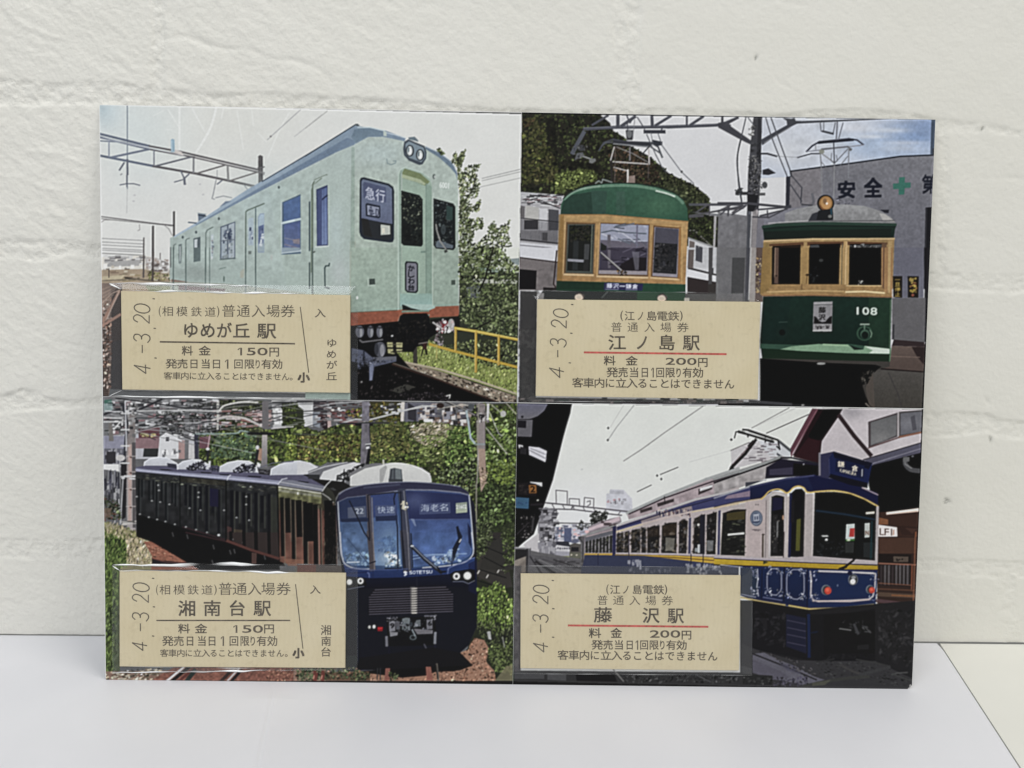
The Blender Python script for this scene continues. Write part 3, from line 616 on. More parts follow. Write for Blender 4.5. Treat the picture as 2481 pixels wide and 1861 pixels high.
    for x in (520, 622, 710): E(d, x, 805, 42 if x < 600 else 30, 58, (104, 106, 118)); E(d, x+12, 815, 14, 40, (150, 152, 158)); S(d, [[x-30, 765], [x+30, 770]], 12, (50, 50, 56))
    S(d, "520,885 545,905 740,880", 14, (110, 108, 112)); E(d, 715, 975, 56, 74, (92, 94, 106)); E(d, 735, 985, 22, 60, (150, 150, 158)); E(d, 680, 970, 20, 60, (60, 62, 72))
    F(d, "440,960 560,985 640,1050 870,1050 870,1090 700,1130 660,1140 640,1270 612,1275 608,1110 560,1090 500,1100 440,1090", (92, 98, 122)); S(d, "560,990 560,1090", 16, (50, 54, 70)); F(d, "650,1050 870,1040 870,1075 660,1080", (108, 110, 122)); F(d, "612,1110 650,1110 640,1270 614,1270", (120, 128, 156)); L(d, "440,1000 640,1050 840,1080 520,1150", 60, 8, 24, [(70, 74, 90), (110, 114, 130), (48, 50, 60)]); L(d, "500,1090 560,1090 550,1160 500,1160", 20, 10, 24, [(90, 96, 120)])
    S(d, "1110,930 1150,960 1160,1020", 20, (26, 24, 24)); S(d, "1130,960 1110,1035", 10, (26, 24, 24)); F(d, "1120,910 1165,905 1160,975 1125,975", (70, 40, 34)); S(d, "1085,920 1170,905", 10, (140, 130, 120)); E(d, 830, 845, 12, 8, (200, 200, 200)); E(d, 485, 1268, 12, 14, (220, 222, 220)); E(d, 538, 1285, 8, 8, (160, 160, 160))
    F(d, "430,1180 500,1190 500,1450 430,1450", (34, 36, 42)); S(d, "1350,1420 1385,1410 1378,1440", 12, (196, 194, 190))
    F(d, "1240,1480 2030,1500 2030,1530 1240,1500", (90, 84, 70), None, .6)

def draw_green_trams():
    a, b, c, d = Z(1240, 270), Z(1740, 270), Z(1240, 600), Z(1740, 600)
    clip_to([(1264.8, 276.5), (2268, 290), (2233.5, 990), (1253, 975.5)])
    F(a, "0,0 4200,0 4200,2900 0,2900", (222, 222, 224), (214, 214, 217)); F(b, "400,40 2212,40 2212,560 400,640", (206, 210, 220), (198, 206, 222))
    for x, y, r, q, k, al in ((1880, 240, 360, 190, (126, 156, 204), .9), (1500, 330, 320, 130, (158, 182, 216), .8), (1150, 200, 260, 90, (182, 198, 222), .6), (1650, 180, 200, 26, (214, 220, 230), .7), (1780, 300, 220, 22, (206, 214, 230), .7), (1450, 240, 160, 20, (220, 224, 232), .7), (2000, 120, 160, 90, (132, 158, 204), .7), (900, 300, 300, 160, (210, 214, 222), .6), (1300, 160, 200, 50, (222, 222, 228), .6), (1750, 350, 260, 40, (206, 214, 228), .6), (600, 400, 200, 120, (216, 218, 222), .7)): G(b, x, y, r, q, k, al)
    N(b, "700,90 2080,80 2060,420 700,560", .035, 70); N(b, "700,90 2080,80 2060,420 700,560", .03, 28)
    # hillside wood
    hill = "60,20 830,20 940,110 960,180 1080,250 1130,330 1300,420 1400,500 1500,590 1620,650 1760,720 1850,790 1890,860 1890,1000 2000,1010 1980,1340 60,1000"
    F(a, hill, (46, 44, 34)); F(a, "1690,1000 1980,1000 1970,1320 1690,1200", (48, 46, 34))
    gp = [(52, 58, 36), (40, 44, 30), (68, 74, 44), (30, 31, 25), (84, 90, 58), (36, 38, 28)]
    L(a, hill, 2300, 12, 34, gp, 1.5); L(a, "100,50 300,60 330,250 430,480 440,680 100,700", 420, 12, 34, [(62, 66, 34), (84, 84, 46), (46, 46, 28), (90, 88, 52), (70, 66, 40)], 1.5); L(a, "420,600 640,560 780,560 830,640 700,700 500,760 410,790", 330, 12, 30, [(96, 104, 54), (124, 132, 78), (66, 72, 36), (80, 88, 48)], 1.5)
    F(a, "330,60 420,90 430,500 340,240", (26, 24, 20), None, .6); F(a, "560,470 800,500 830,580 640,540 560,560", (24, 22, 18), None, .6); L(a, "100,70 230,80 200,140 110,150", 26, 10, 24, [(70, 58, 38), (88, 70, 46)]); L(a, "920,330 1080,340 1300,440 1400,560 1480,640 1300,700 980,690 940,500", 420, 10, 30, [(76, 58, 44), (58, 46, 36), (92, 72, 54), (44, 38, 30), (66, 60, 44)], 1.5); L(a, "1380,560 1700,680 1890,840 1880,960 1660,900 1500,740", 360, 12, 30, [(66, 68, 46), (44, 46, 32), (90, 90, 66), (56, 58, 40)], 1.5)
    # catenary beam
    gr = (84, 86, 96)
    S(a, "690,170 1000,152 1500,150 2000,130", 30, gr); S(a, "690,158 1960,122", 8, (120, 122, 132)); S(b, "0,130 60,120 110,140", 30, gr); F(b, "0,110 60,100 100,90 110,150 60,170 0,150", (80, 80, 88))
    for s, w in (("770,130 920,40", 22), ("1015,145 1015,40", 34), ("1050,140 1180,50", 30), ("1200,55 1260,150", 9), ("1340,45 1345,145", 30), ("1375,135 1520,45", 26), ("1675,45 1675,135", 20), ("1710,130 1830,50", 26), ("2015,50 2015,130", 22), ("2020,120 2160,60", 24), ("1100,40 1130,110 1170,50", 14)): S(a, s, w, gr)
    F(a, "1260,178 1470,178 1472,212 1262,212", (66, 68, 78)); S(a, "1270,150 1270,180", 8, gr); S(a, "1435,150 1435,180", 14, gr); F(a, "1940,125 2080,95 2085,150 2020,150", gr); F(a, "1090,180 1160,180 1155,275 1100,275", (60, 60, 66)); E(a, 1125, 215, 26, 40, (120, 122, 126)); S(a, "1105,100 1110,190", 10, gr); S(a, "1175,80 1160,260", 6, (140, 140, 146))
    S(a, "690,200 600,360 580,400", 40, (92, 96, 106)); E(a, 665, 350, 36, 30, (70, 72, 76)); F(a, "620,400 680,390 690,430 640,450 600,470", (96, 98, 102)); S(a, "680,430 800,470", 14, (150, 152, 150)); F(a, "740,455 800,450 800,480 770,500 740,490", (120, 122, 120)); L(a, "590,330 720,330 700,470 590,460", 26, 8, 18, [(110, 112, 112), (60, 60, 62)])
    F(b, "60,100 330,290 315,320 250,290 0,155 0,120", (76, 76, 84)); F(b, "410,270 660,130 655,90 800,92 760,115 690,150 600,200 420,325", (76, 78, 88)); F(b, "615,62 700,70 730,62 745,95 1700,60 1650,72 760,118 660,130 660,95", (76, 78, 86)); S(b, "60,130 190,60", 22, (80, 80, 88)); S(b, "40,60 38,110", 22, (80, 80, 88)); S(b, "440,300 690,150", 9, (130, 132, 138))
    # pole
    F(b, "338,55 420,55 410,300 412,560 400,720 384,1000 345,1660 260,1660 275,1000 285,600 310,300", (74, 74, 80)); F(b, "380,55 420,55 408,480 370,480", (56, 56, 62)); F(b, "330,960 385,930 372,1100 352,1660 300,1660 325,1100", (150, 144, 146)); S(b, "322,960 292,1660", 12, (196, 194, 196)); F(b, "275,960 318,960 300,1300 262,1660 260,1500", (86, 88, 96)); N(b, "310,300 412,300 384,1000 275,1000", .35, 26); L(b, "290,420 410,430 420,700 390,830 290,800", 130, 8, 24, [(40, 40, 44), (110, 110, 112), (66, 66, 70), (140, 138, 136)]); F(b, "275,790 380,800 370,900 330,960 285,950", (40, 40, 44)); F(b, "165,770 280,770 280,800 165,800", (60, 60, 64)); E(b, 200, 760, 20, 22, (70, 70, 74)); F(b, "425,560 480,545 552,590 480,610 425,605", (52, 52, 60)); E(b, 445, 705, 26, 32, (84, 86, 90)); F(b, "390,780 450,780 450,805 390,808", (96, 96, 98)); S(b, "415,405 470,405 560,430", 18, (66, 66, 74)); S(b, "560,430 760,440", 5, (160, 162, 168)); S(b, "760,442 890,405 970,405", 11, (70, 72, 82)); L(b, "300,120 360,140 340,240 280,230", 30, 8, 20, [(60, 60, 64), (180, 180, 180), (110, 108, 106)])
    for s, w in (("265,60 230,210 195,350 185,480 195,700 225,880", 10), ("285,60 340,130", 8), ("455,60 520,270 660,620", 10), ("505,60 570,240 690,570", 11), ("410,60 415,200", 9)): S(b, s, w, (88, 90, 98), 1, True)
    # right building
    F(b, "700,570 1250,500 1800,425 2075,415 2075,1700 640,1700 640,940 700,620", (128, 128, 136), (116, 116, 130)); F(b, "700,570 1000,530 1000,900 640,940", (134, 130, 136)); N(b, "700,570 2075,415 2050,1700 640,1700", .06, 20); S(b, "700,572 1250,500 1750,430 2070,418", 14, (36, 40, 52)); F(b, "650,625 690,620 680,930 645,900", (52, 54, 66)); S(b, "690,570 700,620", 16, (52, 54, 62)); S(b, "640,920 690,910", 30, (70, 72, 82))
    S(b, "690,600 800,730 790,880", 10, (72, 74, 84)); S(b, "690,700 800,860", 10, (72, 74, 84)); S(b, "800,890 820,905 900,895 915,860 900,790", 24, (110, 110, 118)); S(b, "800,890 900,900", 9, (60, 62, 70)); F(b, "2040,75 2080,80 2075,410 2030,410", (74, 90, 112)); S(b, "2060,360 2060,410", 20, (60, 64, 74)); 
    TX(b, "安", 1140, 660, 175, 180, (30, 34, 52), .045, -.02); TX(b, "全", 1390, 630, 185, 200, (30, 34, 52), .045, -.02); F(b, "1730,632 1785,628 1785,682 1842,680 1842,730 1785,735 1780,795 1728,798 1728,742 1675,745 1672,692 1728,688", (60, 128, 112)); TX(b, "第", 1945, 600, 190, 195, (30, 34, 52), .045, -.02)
    F(b, "1985,920 2050,915 2035,1700 1968,1700", (30, 30, 36)); S(b, "1995,930 1978,1700", 9, (66, 66, 74)); F(b, "1550,942 1635,942 1630,975 1590,970", (44, 44, 54)); F(d, "1965,0 2025,0 2010,400 1985,900 1965,910 1975,400", (34, 32, 38))
    # left lower structures in the window between the trams
    F(a, "1690,880 2212,880 2212,905 1700,905", (92, 92, 100)); F(a, "1700,960 2212,1000 2212,1700 1960,1700 1975,1010", (124, 124, 130), (122, 122, 126)); F(b, "0,960 280,1000 260,1700 0,1700", (128, 127, 132), (120, 119, 122)); F(b, "380,1010 640,940 640,1400 420,1400 360,1300", (126, 124, 134)); N(b, "0,960 280,1000 260,1700 0,1700", .08, 30)
    F(b, "430,1020 650,935 860,900 860,1060 440,1085", (132, 132, 144), None, .9)
    for s, w in (("1700,1010 1830,1000", 20), ("1760,970 1880,890", 16), ("1890,900 1890,990", 14), ("1970,960 2090,900", 18), ("2080,910 2070,990", 14), ("2110,970 2212,900", 16), ("1700,1000 1990,950 2212,925", 18)): S(a, s, w, (92, 90, 96))
    for s, w in (("0,880 280,880 480,900 640,915", 24), ("0,950 270,900", 14), ("20,990 100,920", 12), ("95,905 95,1000", 12), ("130,990 260,910", 12), ("380,940 640,920", 16), ("400,1000 660,935", 14), ("470,950 475,1020", 12), ("480,1020 620,950", 12), ("330,1010 480,1015", 14)): S(b, s, w, (78, 78, 86))
    F(a, "1690,1215 1960,1310 1960,1640 1680,1560", (206, 206, 210)); S(a, "1690,1212 1970,1312", 16, (150, 150, 152)); F(a, "1700,1235 1750,1250 1740,1500 1690,1490", (120, 108, 104)); F(a, "1760,1280 1825,1300 1822,1450 1758,1430", (84, 84, 92)); S(a, "1790,1290 1788,1440", 6, (170, 170, 174)); S(a, "1690,1495 1960,1565", 14, (70, 66, 66)); F(a, "1690,1505 1960,1575 1960,1630 1680,1570", (222, 222, 226)); F(a, "1680,1590 1960,1640 1960,1700 1680,1700", (70, 62, 60)); F(a, "1905,1310 1935,1310 1925,1700 1890,1700", (70, 70, 74)); F(a, "1935,1000 1960,1000 1945,1320 1925,1320", (170, 168, 168)); S(a, "1700,1140 1750,1140 1900,1280", 10, (140, 138, 132)); L(a, "1700,1040 1930,1020 1920,1270 1720,1180", 150, 12, 30, gp); F(a, "1930,1340 1960,1350 1955,1480 1935,1470", (60, 60, 66)); F(a, "2110,1400 2212,1400 2212,1700 2105,1700", (88, 88, 88)); S(a, "2112,1402 2212,1402", 12, (40, 40, 42)); S(a, "2112,1402 2108,1700", 10, (50, 50, 50))
    F(b, "135,1400 258,1400 250,1700 125,1700", (86, 86, 88)); S(b, "135,1402 258,1402", 12, (36, 36, 40)); F(b, "365,1400 430,1400 430,1700 350,1700", (110, 90, 84)); L(b, "365,1410 430,1410 430,1660 350,1660", 60, 8, 20, [(150, 120, 96), (80, 60, 60), (170, 140, 100), (100, 90, 120)])
    F(c, "1680,280 1960,330 1960,560 1680,560", (60, 50, 50)); F(c, "1690,205 1960,270 1960,330 1680,275", (222, 222, 226)); S(c, "1690,200 1960,265", 12, (60, 56, 56)); F(c, "1680,0 1960,0 1960,195 1690,190", (196, 196, 200)); F(c, "1690,20 1745,20 1735,200 1680,195", (110, 98, 94)); F(c, "1760,0 1826,0 1822,145 1758,125", (80, 80, 88)); F(c, "1885,0 1925,0 1910,560 1878,560", (84, 82, 84)); F(c, "1960,0 2212,0 2212,560 1950,560", (124, 124, 126)); F(c, "2112,95 2212,95 2212,560 2105,560", (80, 80, 80)); F(c, "1880,350 1950,345 1950,520 1870,520", (66, 60, 58))
    F(d, "0,0 270,0 250,560 0,560", (118, 117, 120)); F(d, "135,95 258,98 240,560 120,560", (80, 80, 82)); F(d, "270,0 320,0 300,560 250,560", (84, 84, 92)); F(d, "315,0 365,0 350,560 295,560", (168, 160, 156)); S(d, "312,0 292,500", 10, (200, 198, 198)); F(d, "365,0 425,0 425,520 352,520", (108, 88, 80)); L(d, "365,90 428,90 428,430 355,430", 70, 8, 20, [(170, 140, 96), (80, 60, 56), (196, 176, 130), (96, 84, 110)])
    # left building
    F(a, "80,770 480,800 470,1700 60,1700", (176, 174, 178)); F(a, "80,770 500,805 490,870 80,830", (186, 186, 190)); boxes(a, 90, 790, 460, 900, 60, 60, 10, [(90, 88, 92), (206, 206, 208), (120, 80, 84), (60, 58, 62), (230, 230, 232)]); wires(a, 90, 780, 470, 920, 16, 9, [(70, 68, 72), (220, 220, 222), (110, 90, 92)], (-.2, .6)); F(a, "130,900 260,920 255,1110 125,1110", (186, 184, 180)); F(a, "80,900 125,910 120,1020 80,1010", (110, 106, 108)); F(a, "265,930 340,930 335,1140 265,1140", (206, 206, 210)); F(a, "350,935 450,945 445,1140 350,1140", (84, 84, 90)); F(a, "120,1040 250,1040 250,1130 120,1130", (60, 58, 62)); F(a, "80,1140 445,1140 440,1270 80,1240", (150, 148, 152))
    for i in range(24): S(a, [[88+i*15, 1030+i*1.8], [86+i*15, 1238+i*1.6]], 5, (60, 58, 64))
    S(a, "80,1020 450,1060", 8, (50, 48, 52)); S(a, "80,1225 440,1262", 9, (44, 42, 46)); F(a, "290,1160 345,1160 345,1240 290,1235", (80, 78, 82)); F(a, "78,1255 440,1285 435,1440 75,1395", (212, 212, 218)); S(a, "78,1280 440,1312", 9, (130, 128, 134)); S(a, "70,1400 440,1445", 12, (70, 60, 60)); F(a, "70,1410 440,1450 435,1700 66,1700", (120, 112, 114), (130, 124, 126)); F(a, "68,1510 240,1525 235,1700 66,1700", (30, 28, 30)); S(a, "425,1340 410,1660", 12, (60, 40, 40))
    F(c, "70,0 440,0 438,140 72,95", (214, 214, 220)); S(c, "72,95 440,140", 12, (74, 62, 62)); F(c, "68,105 436,148 425,410 66,410", (128, 120, 120)); F(c, "68,205 238,220 230,400 68,400", (28, 26, 28)); N(c, "240,220 430,150 425,400 235,400", .1, 30); S(c, "430,30 400,350 420,380", 12, (52, 36, 36)); F(c, "300,380 430,385 430,410 300,408", (40, 36, 36))
    # pantograph of the near tram
    wt = (196, 190, 188)
    for s, w, k in (("835,375 880,300 970,268 1090,290 1330,300 1400,340 1440,440", 16, (78, 82, 90)), ("860,330 900,300 960,295 1330,340 1420,400 1440,440", 14, (90, 94, 100)), ("975,290 1330,318", 26, (60, 62, 70)), ("970,310 1330,345", 10, (150, 152, 156)), ("980,340 945,470", 12, wt), ("945,480 1320,505", 12, wt), ("1310,350 1315,500", 14, wt), ("1000,340 1150,400 1310,490", 8, (150, 146, 146)), ("1240,420 1320,330", 10, (60, 62, 66)), ("975,535 1110,570", 10, wt), ("1110,560 1110,680", 18, (206, 200, 196)), ("950,480 960,680", 26, (54, 50, 46)), ("990,345 985,680", 7, (110, 100, 96)), ("1130,345 1130,470", 14, (130, 126, 128)), ("1310,500 1305,640", 8, (96, 88, 84))): S(a, s, w, k)
    F(a, "1340,270 1440,290 1440,325 1390,330 1340,300", (60, 64, 74)); F(a, "1120,620 1180,610 1180,690 1110,690", (150, 130, 120)); S(a, "800,690 830,665 860,685 870,650 960,680", 12, (140, 150, 146)); S(a, "1400,215 1440,330 1620,575 1740,690", 8, (110, 112, 120)); E(a, 1625, 578, 10, 12, (50, 52, 58)); S(a, "1290,220 1380,420 1430,520 1480,590", 8, (96, 98, 106)); S(a, "1330,200 1350,300", 6, (120, 122, 130)); S(a, "2195,260 2160,420 2160,560 2200,860", 12, (70, 72, 80), 1, True); L(a, "2140,760 2212,730 2212,800 2150,800", 16, 10, 24, [(60, 62, 64)])
    # near tram body
    F(a, "466,985 470,900 490,850 540,790 640,735 800,700 1000,688 1200,695 1400,730 1550,785 1640,850 1680,930 1688,1050 1200,1010 900,985 600,980", (64, 108, 86), (52, 96, 74), 1); F(a, "470,960 500,850 560,800 760,770 780,980 470,985", (44, 70, 60), None, .8); F(a, "760,760 910,760 900,980 770,980", (58, 88, 78), None, .7); F(a, "1000,770 1080,765 1090,985 1000,985", (74, 104, 92), None, .5); G(a, 1420, 900, 220, 120, (84, 130, 98), .6); S(a, "500,840 560,790 640,752 800,722 1000,710 1180,715 1370,745 1560,810 1640,880", 26, (110, 152, 126), .9, True); S(a, "1380,760 1480,785 1560,815", 14, (206, 222, 208), 1, True); S(a, "520,815 600,765 700,735 850,715", 10, (150, 176, 156), .9, True); S(a, "490,840 560,780 680,725 850,697 1000,686 1200,692 1400,725 1560,785 1640,845", 9, (40, 60, 50), 1, True); N(a, "470,960 500,850 640,735 1000,688 1400,730 1640,850 1688,1050 900,985 600,980", .05, 24)
    wd = (196, 156, 98)
    F(a, "466,985 900,985 1200,1010 1688,1050 1662,1655 430,1625", wd, (180, 136, 82)); N(a, "466,985 900,985 1200,1010 1688,1050 1662,1655 430,1625", .08, 26); F(a, "450,985 500,985 480,1625 430,1625", (150, 112, 54), None, .7); S(a, "470,990 900,988 1200,1015 1686,1055", 8, (160, 120, 70)); F(a, "500,1050 1640,1080 1620,1095 500,1062", (176, 134, 80), None, .7)
    F(a, "512,1060 800,1070 782,1570 490,1560", (120, 88, 56)); F(a, "535,1080 795,1080 775,1555 515,1545", (86, 92, 84)); F(a, "550,1090 785,1090 765,1530 528,1525", (36, 38, 36)); L(a, "560,1095 780,1095 775,1240 560,1240", 120, 10, 30, [(50, 52, 36), (28, 30, 26), (60, 58, 50)]); F(a, "590,1240 640,1240 630,1520 580,1520", (56, 60, 62), None, .8); F(a, "695,1270 745,1270 735,1420 690,1420", (76, 78, 80)); F(a, "535,1410 690,1420 690,1445 535,1435", (150, 150, 160)); F(a, "690,1420 740,1420 735,1530 680,1530", (48, 48, 48)); S(a, "770,1090 755,1530", 10, (120, 130, 116)); S(a, "500,1560 780,1568", 18, (222, 190, 140)); S(a, "515,1060 492,1555", 8, (220, 180, 120))
    F(a, "838,1065 1320,1080 1305,1590 815,1575", (120, 88, 58)); F(a, "850,1075 1310,1090 1295,1565 830,1555", (150, 146, 156)); F(a, "855,1075 1308,1092 1300,1255 850,1240", (162, 166, 188)); F(a, "850,1235 1300,1250 1290,1530 835,1520", (72, 66, 84)); F(a, "850,1230 1300,1255 1298,1310 850,1300", (112, 106, 122)); wires(a, 860, 1085, 1290, 1240, 16, 10, [(110, 118, 134), (90, 96, 110), (196, 198, 212)], (-.7, .9)); S(a, "860,1160 960,1140 1090,1160 1280,1170", 12, (100, 110, 124)); S(a, "1200,1085 1195,1300", 16, (120, 118, 140)); F(a, "915,1180 945,1180 945,1500 920,1500", (110, 104, 116)); wires(a, 860, 1310, 1280, 1480, 20, 10, [(44, 40, 54), (110, 104, 124), (60, 54, 70)], (-.5, .6)); F(a, "1050,1460 1150,1400 1290,1400 1285,1525 1000,1525", (40, 34, 40)); F(a, "850,1255 910,1290 900,1330 850,1330", (44, 46, 44)); F(a, "1150,1340 1220,1345 1215,1520 1180,1520", (130, 128, 142), None, .6); F(a, "835,1520 1290,1530 1290,1560 830,1552", (160, 150, 156)); S(a, "850,1350 1060,1535", 18, (60, 56, 58)); S(a, "852,1348 1060,1530", 9, (206, 204, 204)); L(a, "1010,1530 1100,1530 1100,1570 1020,1580", 26, 8, 16, [(60, 46, 34), (110, 84, 54), (30, 24, 20)]); S(a, "815,1578 1300,1592", 18, (224, 190, 140)); S(a, "842,1066 818,1570", 9, (220, 180, 120))
    F(a, "1355,1090 1620,1115 1595,1605 1330,1590", (120, 84, 50)); F(a, "1365,1105 1600,1125 1585,1590 1345,1575", (150, 144, 156)); F(a, "1375,1110 1595,1130 1575,1560 1352,1545", (46, 46, 50)); F(a, "1375,1110 1595,1130 1590,1270 1370,1255", (84, 82, 96)); L(a, "1375,1270 1585,1280 1570,1540 1355,1530", 70, 14, 40, [(54, 54, 56), (36, 36, 40), (66, 64, 66)]); F(a, "1352,1545 1575,1558 1570,1585 1350,1575", (156, 148, 158)); S(a, "1330,1592 1600,1608", 18, (222, 186, 134)); S(a, "1610,1110 1600,1600", 20, (170, 120, 64)); S(a, "1635,1080 1625,1640", 10, (206, 164, 100))
    F(c, "430,318 900,330 1664,352 1660,560 420,560", (42, 84, 60)); F(c, "430,318 880,335 880,410 425,405", (34, 62, 46)); N(c, "430,318 1664,352 1660,560 420,560", .06, 26); F(c, "885,335 1258,345 1250,412 880,405", (46, 46, 92)); F(c, "895,340 910,340 905,408 890,408", (66, 70, 104)); TX(c, "藤沢-鎌倉", 905, 338, 305, 52, (214, 218, 236), .02, .03); S(c, "900,400 1020,402", 6, (160, 160, 190)); S(c, "1090,403 1200,405", 6, (160, 160, 190))
    F(c, "300,410 900,420 900,500 240,495", (34, 40, 38)); F(c, "900,415 1200,425 1200,500 860,500", (42, 48, 46)); S(c, "860,480 920,420", 12, (130, 136, 134), .5); F(c, "1200,430 1660,435 1660,515 1200,510", (40, 84, 54)); 
    for x, y in ((648, 470), (1440, 480)): E(c, x, y, 48, 36, (120, 104, 96)); E(c, x-6, y+8, 40, 34, (224, 206, 186)); S(c, [[x-30, y-24], [x+10, y-36], [x+44, y+10]], 8, (66, 50, 46), 1, True)
    F(c, "230,430 310,435 305,500 228,600", (170, 166, 166), None, .8); F(c, "1660,440 1960,445 1960,530 1660,520", (92, 90, 88)); F(c, "1960,440 2212,440 2212,530 1950,530", (122, 120, 122)); F(c, "1650,480 1700,480 1700,520 1650,520", (190, 186, 176))
    # far tram
    for s, w, k in (("845,385 900,330 970,290 1250,262 1330,275 1390,320", 15, (60, 62, 80)), ("850,385 1390,322", 11, (150, 152, 166)), ("960,300 1290,272", 24, (34, 36, 56)), ("990,362 1240,338", 16, (120, 122, 132)), ("975,380 985,500 995,800", 11, (140, 142, 148)), ("1250,360 1245,640", 11, (140, 142, 150)), ("985,400 1110,490", 12, (150, 150, 154)), ("1240,360 1110,500", 9, (120, 122, 132)), ("985,480 1160,690", 7, (130, 130, 136)), ("1240,430 1000,720", 7, (120, 122, 130)), ("1105,300 1112,500", 11, (80, 82, 92)), ("1112,500 1105,830", 10, (150, 150, 154)), ("975,100 985,190 1100,215 1120,110", 9, (110, 112, 122)), ("1000,190 1100,215", 20, (70, 72, 80)), ("1010,110 1010,190", 7, (120, 120, 128)), ("1140,100 1130,270", 14, (120, 122, 134)), ("1195,110 1150,270", 10, (120, 122, 134)), ("1130,420 1140,470 1110,500", 6, (96, 98, 108)), ("1085,400 1080,470 1108,500", 6, (96, 98, 108)), ("930,320 935,370", 7, (140, 142, 150)), ("1240,340 1275,365", 16, (120, 122, 126))): S(b, s, w, k)
    E(b, 990, 385, 26, 22, (150, 152, 142)); E(b, 1265, 365, 14, 14, (110, 110, 112))
    F(b, "430,1090 480,1040 640,975 760,930 950,895 1200,890 1400,905 1540,950 1650,1010 1700,1070", (158, 158, 160), (140, 140, 142)); N(b, "430,1090 640,975 950,895 1400,905 1650,1010 1700,1070", .07, 26); F(b, "430,1085 480,1040 640,975 640,1060", (124, 124, 138), None, .8); F(b, "860,1050 900,980 970,955 1100,965 1100,1045", (60, 62, 70)); F(b, "1540,975 1600,985 1690,1055 1580,1050", (196, 192, 188), None, .8); S(b, "560,1075 900,1050 1690,1045", 8, (96, 98, 100)); S(b, "480,1070 860,1048", 7, (196, 196, 196)); L(b, "1120,840 1300,830 1300,890 1130,890", 20, 8, 20, [(110, 110, 120), (90, 90, 100)])
    E(b, 1028, 880, 82, 82, (28, 30, 32)); E(b, 1030, 880, 66, 72, (150, 106, 54)); E(b, 1032, 878, 54, 60, (190, 140, 82)); E(b, 1040, 885, 34, 38, (206, 150, 90)); E(b, 1020, 860, 18, 30, (150, 110, 70)); E(b, 1040, 882, 10, 11, (255, 244, 226)); S(b, "975,900 1000,935 1040,945", 12, (120, 70, 40)); F(b, "960,950 1095,930 1100,1030 1060,1040 940,1040", (36, 38, 42)); E(b, 1070, 1005, 20, 16, (120, 122, 120)); S(b, "1080,930 1085,985", 14, (40, 86, 106))
    F(b, "425,1090 900,1060 1705,1075 1690,1140 1680,1215 440,1235 430,1140", (38, 62, 52), (24, 44, 36)); S(b, "425,1110 560,1085 1000,1070 1700,1085", 26, (48, 76, 64)); S(b, "425,1125 900,1095 1700,1105", 8, (24, 36, 34)); F(b, "440,1150 1660,1120 1650,1200 440,1230", (30, 42, 36))
    F(b, "432,1240 900,1220 1690,1212 1685,1245 1670,1700 430,1700", (176, 142, 90)); N(b, "432,1240 1690,1212 1670,1700 430,1700", .08, 26); S(b, "440,1240 900,1222 1685,1218", 16, (212, 180, 128)); F(b, "485,1270 820,1250 1200,1245 1620,1255 1620,1275 490,1290", (110, 72, 46)); F(b, "432,1260 490,1260 480,1700 430,1700", (150, 122, 66), None, .7)
    F(b, "520,1290 790,1278 780,1700 515,1700", (16, 14, 14)); F(b, "545,1310 580,1305 572,1700 540,1700", (110, 84, 70)); S(b, "552,1330 545,1690", 8, (170, 140, 116)); F(b, "590,1290 785,1285 785,1330 600,1310", (50, 34, 26)); F(b, "878,1272 1170,1265 1160,1700 868,1700", (14, 13, 14)); F(b, "880,1280 960,1275 1000,1380 880,1340", (74, 76, 78)); E(b, 985, 1425, 22, 16, (60, 62, 62)); L(b, "880,1380 960,1400 950,1640 880,1640", 26, 8, 26, [(40, 40, 42), (24, 24, 26)]); F(b, "1258,1270 1580,1268 1560,1700 1250,1700", (12, 12, 12)); F(b, "1260,1280 1570,1275 1565,1360 1330,1345 1262,1330", (92, 92, 92)); L(b, "1265,1280 1560,1280 1560,1360 1270,1340", 60, 10, 34, [(40, 42, 42), (150, 150, 150), (66, 66, 68)]); S(b, "1330,1345 1540,1355", 9, (190, 190, 186)); L(b, "1330,1630 1390,1620 1390,1655 1330,1660", 10, 8, 18, [(160, 160, 156)]); F(b, "1565,1260 1612,1260 1600,1700 1560,1700", (120, 88, 64)); S(b, "1648,1250 1640,1700", 34, (196, 160, 102)); S(b, "835,1260 825,1700", 34, (184, 148, 92)); S(b, "1215,1250 1205,1700", 30, (196, 158, 100)); S(b, "1232,1250 1225,1700", 9, (226, 190, 130)); S(b, "1190,1265 1180,1700", 9, (104, 100, 80)); S(b, "800,1270 795,1700", 8, (130, 96, 54))
    F(d, "425,0 520,0 512,355 470,420 400,450", (160, 126, 70)); F(d, "515,0 785,0 780,352 512,355", (16, 14, 14)); F(d, "540,0 580,0 575,350 535,345", (104, 80, 68)); S(d, "520,275 560,270", 10, (20, 16, 14)); S(d, "546,0 540,280", 8, (170, 140, 116)); F(d, "790,0 870,0 865,352 785,355", (176, 140, 84)); F(d, "870,0 1165,0 1155,350 865,350", (14, 13, 14)); F(d, "1165,0 1258,0 1250,360 1155,360", (186, 150, 94)); S(d, "1225,0 1215,420", 10, (226, 190, 134)); S(d, "1185,0 1180,370", 9, (120, 106, 76)); F(d, "1255,0 1562,0 1558,358 1250,355", (12, 12, 12)); F(d, "1562,0 1670,0 1664,470 1580,440 1560,360", (176, 132, 84)); S(d, "1640,0 1634,440", 26, (202, 166, 108)); S(d, "1585,0 1578,420", 14, (120, 84, 60)); E(d, 985, 122, 22, 16, (60, 62, 62)); E(d, 852, 262, 14, 10, (40, 24, 16)); S(d, "850,262 845,345", 6, (110, 80, 46)); L(d, "1330,315 1390,315 1390,350 1335,352", 12, 8, 18, [(160, 160, 156)]); L(d, "880,180 960,190 950,340 880,340", 24, 8, 24, [(40, 42, 44), (24, 24, 26)])
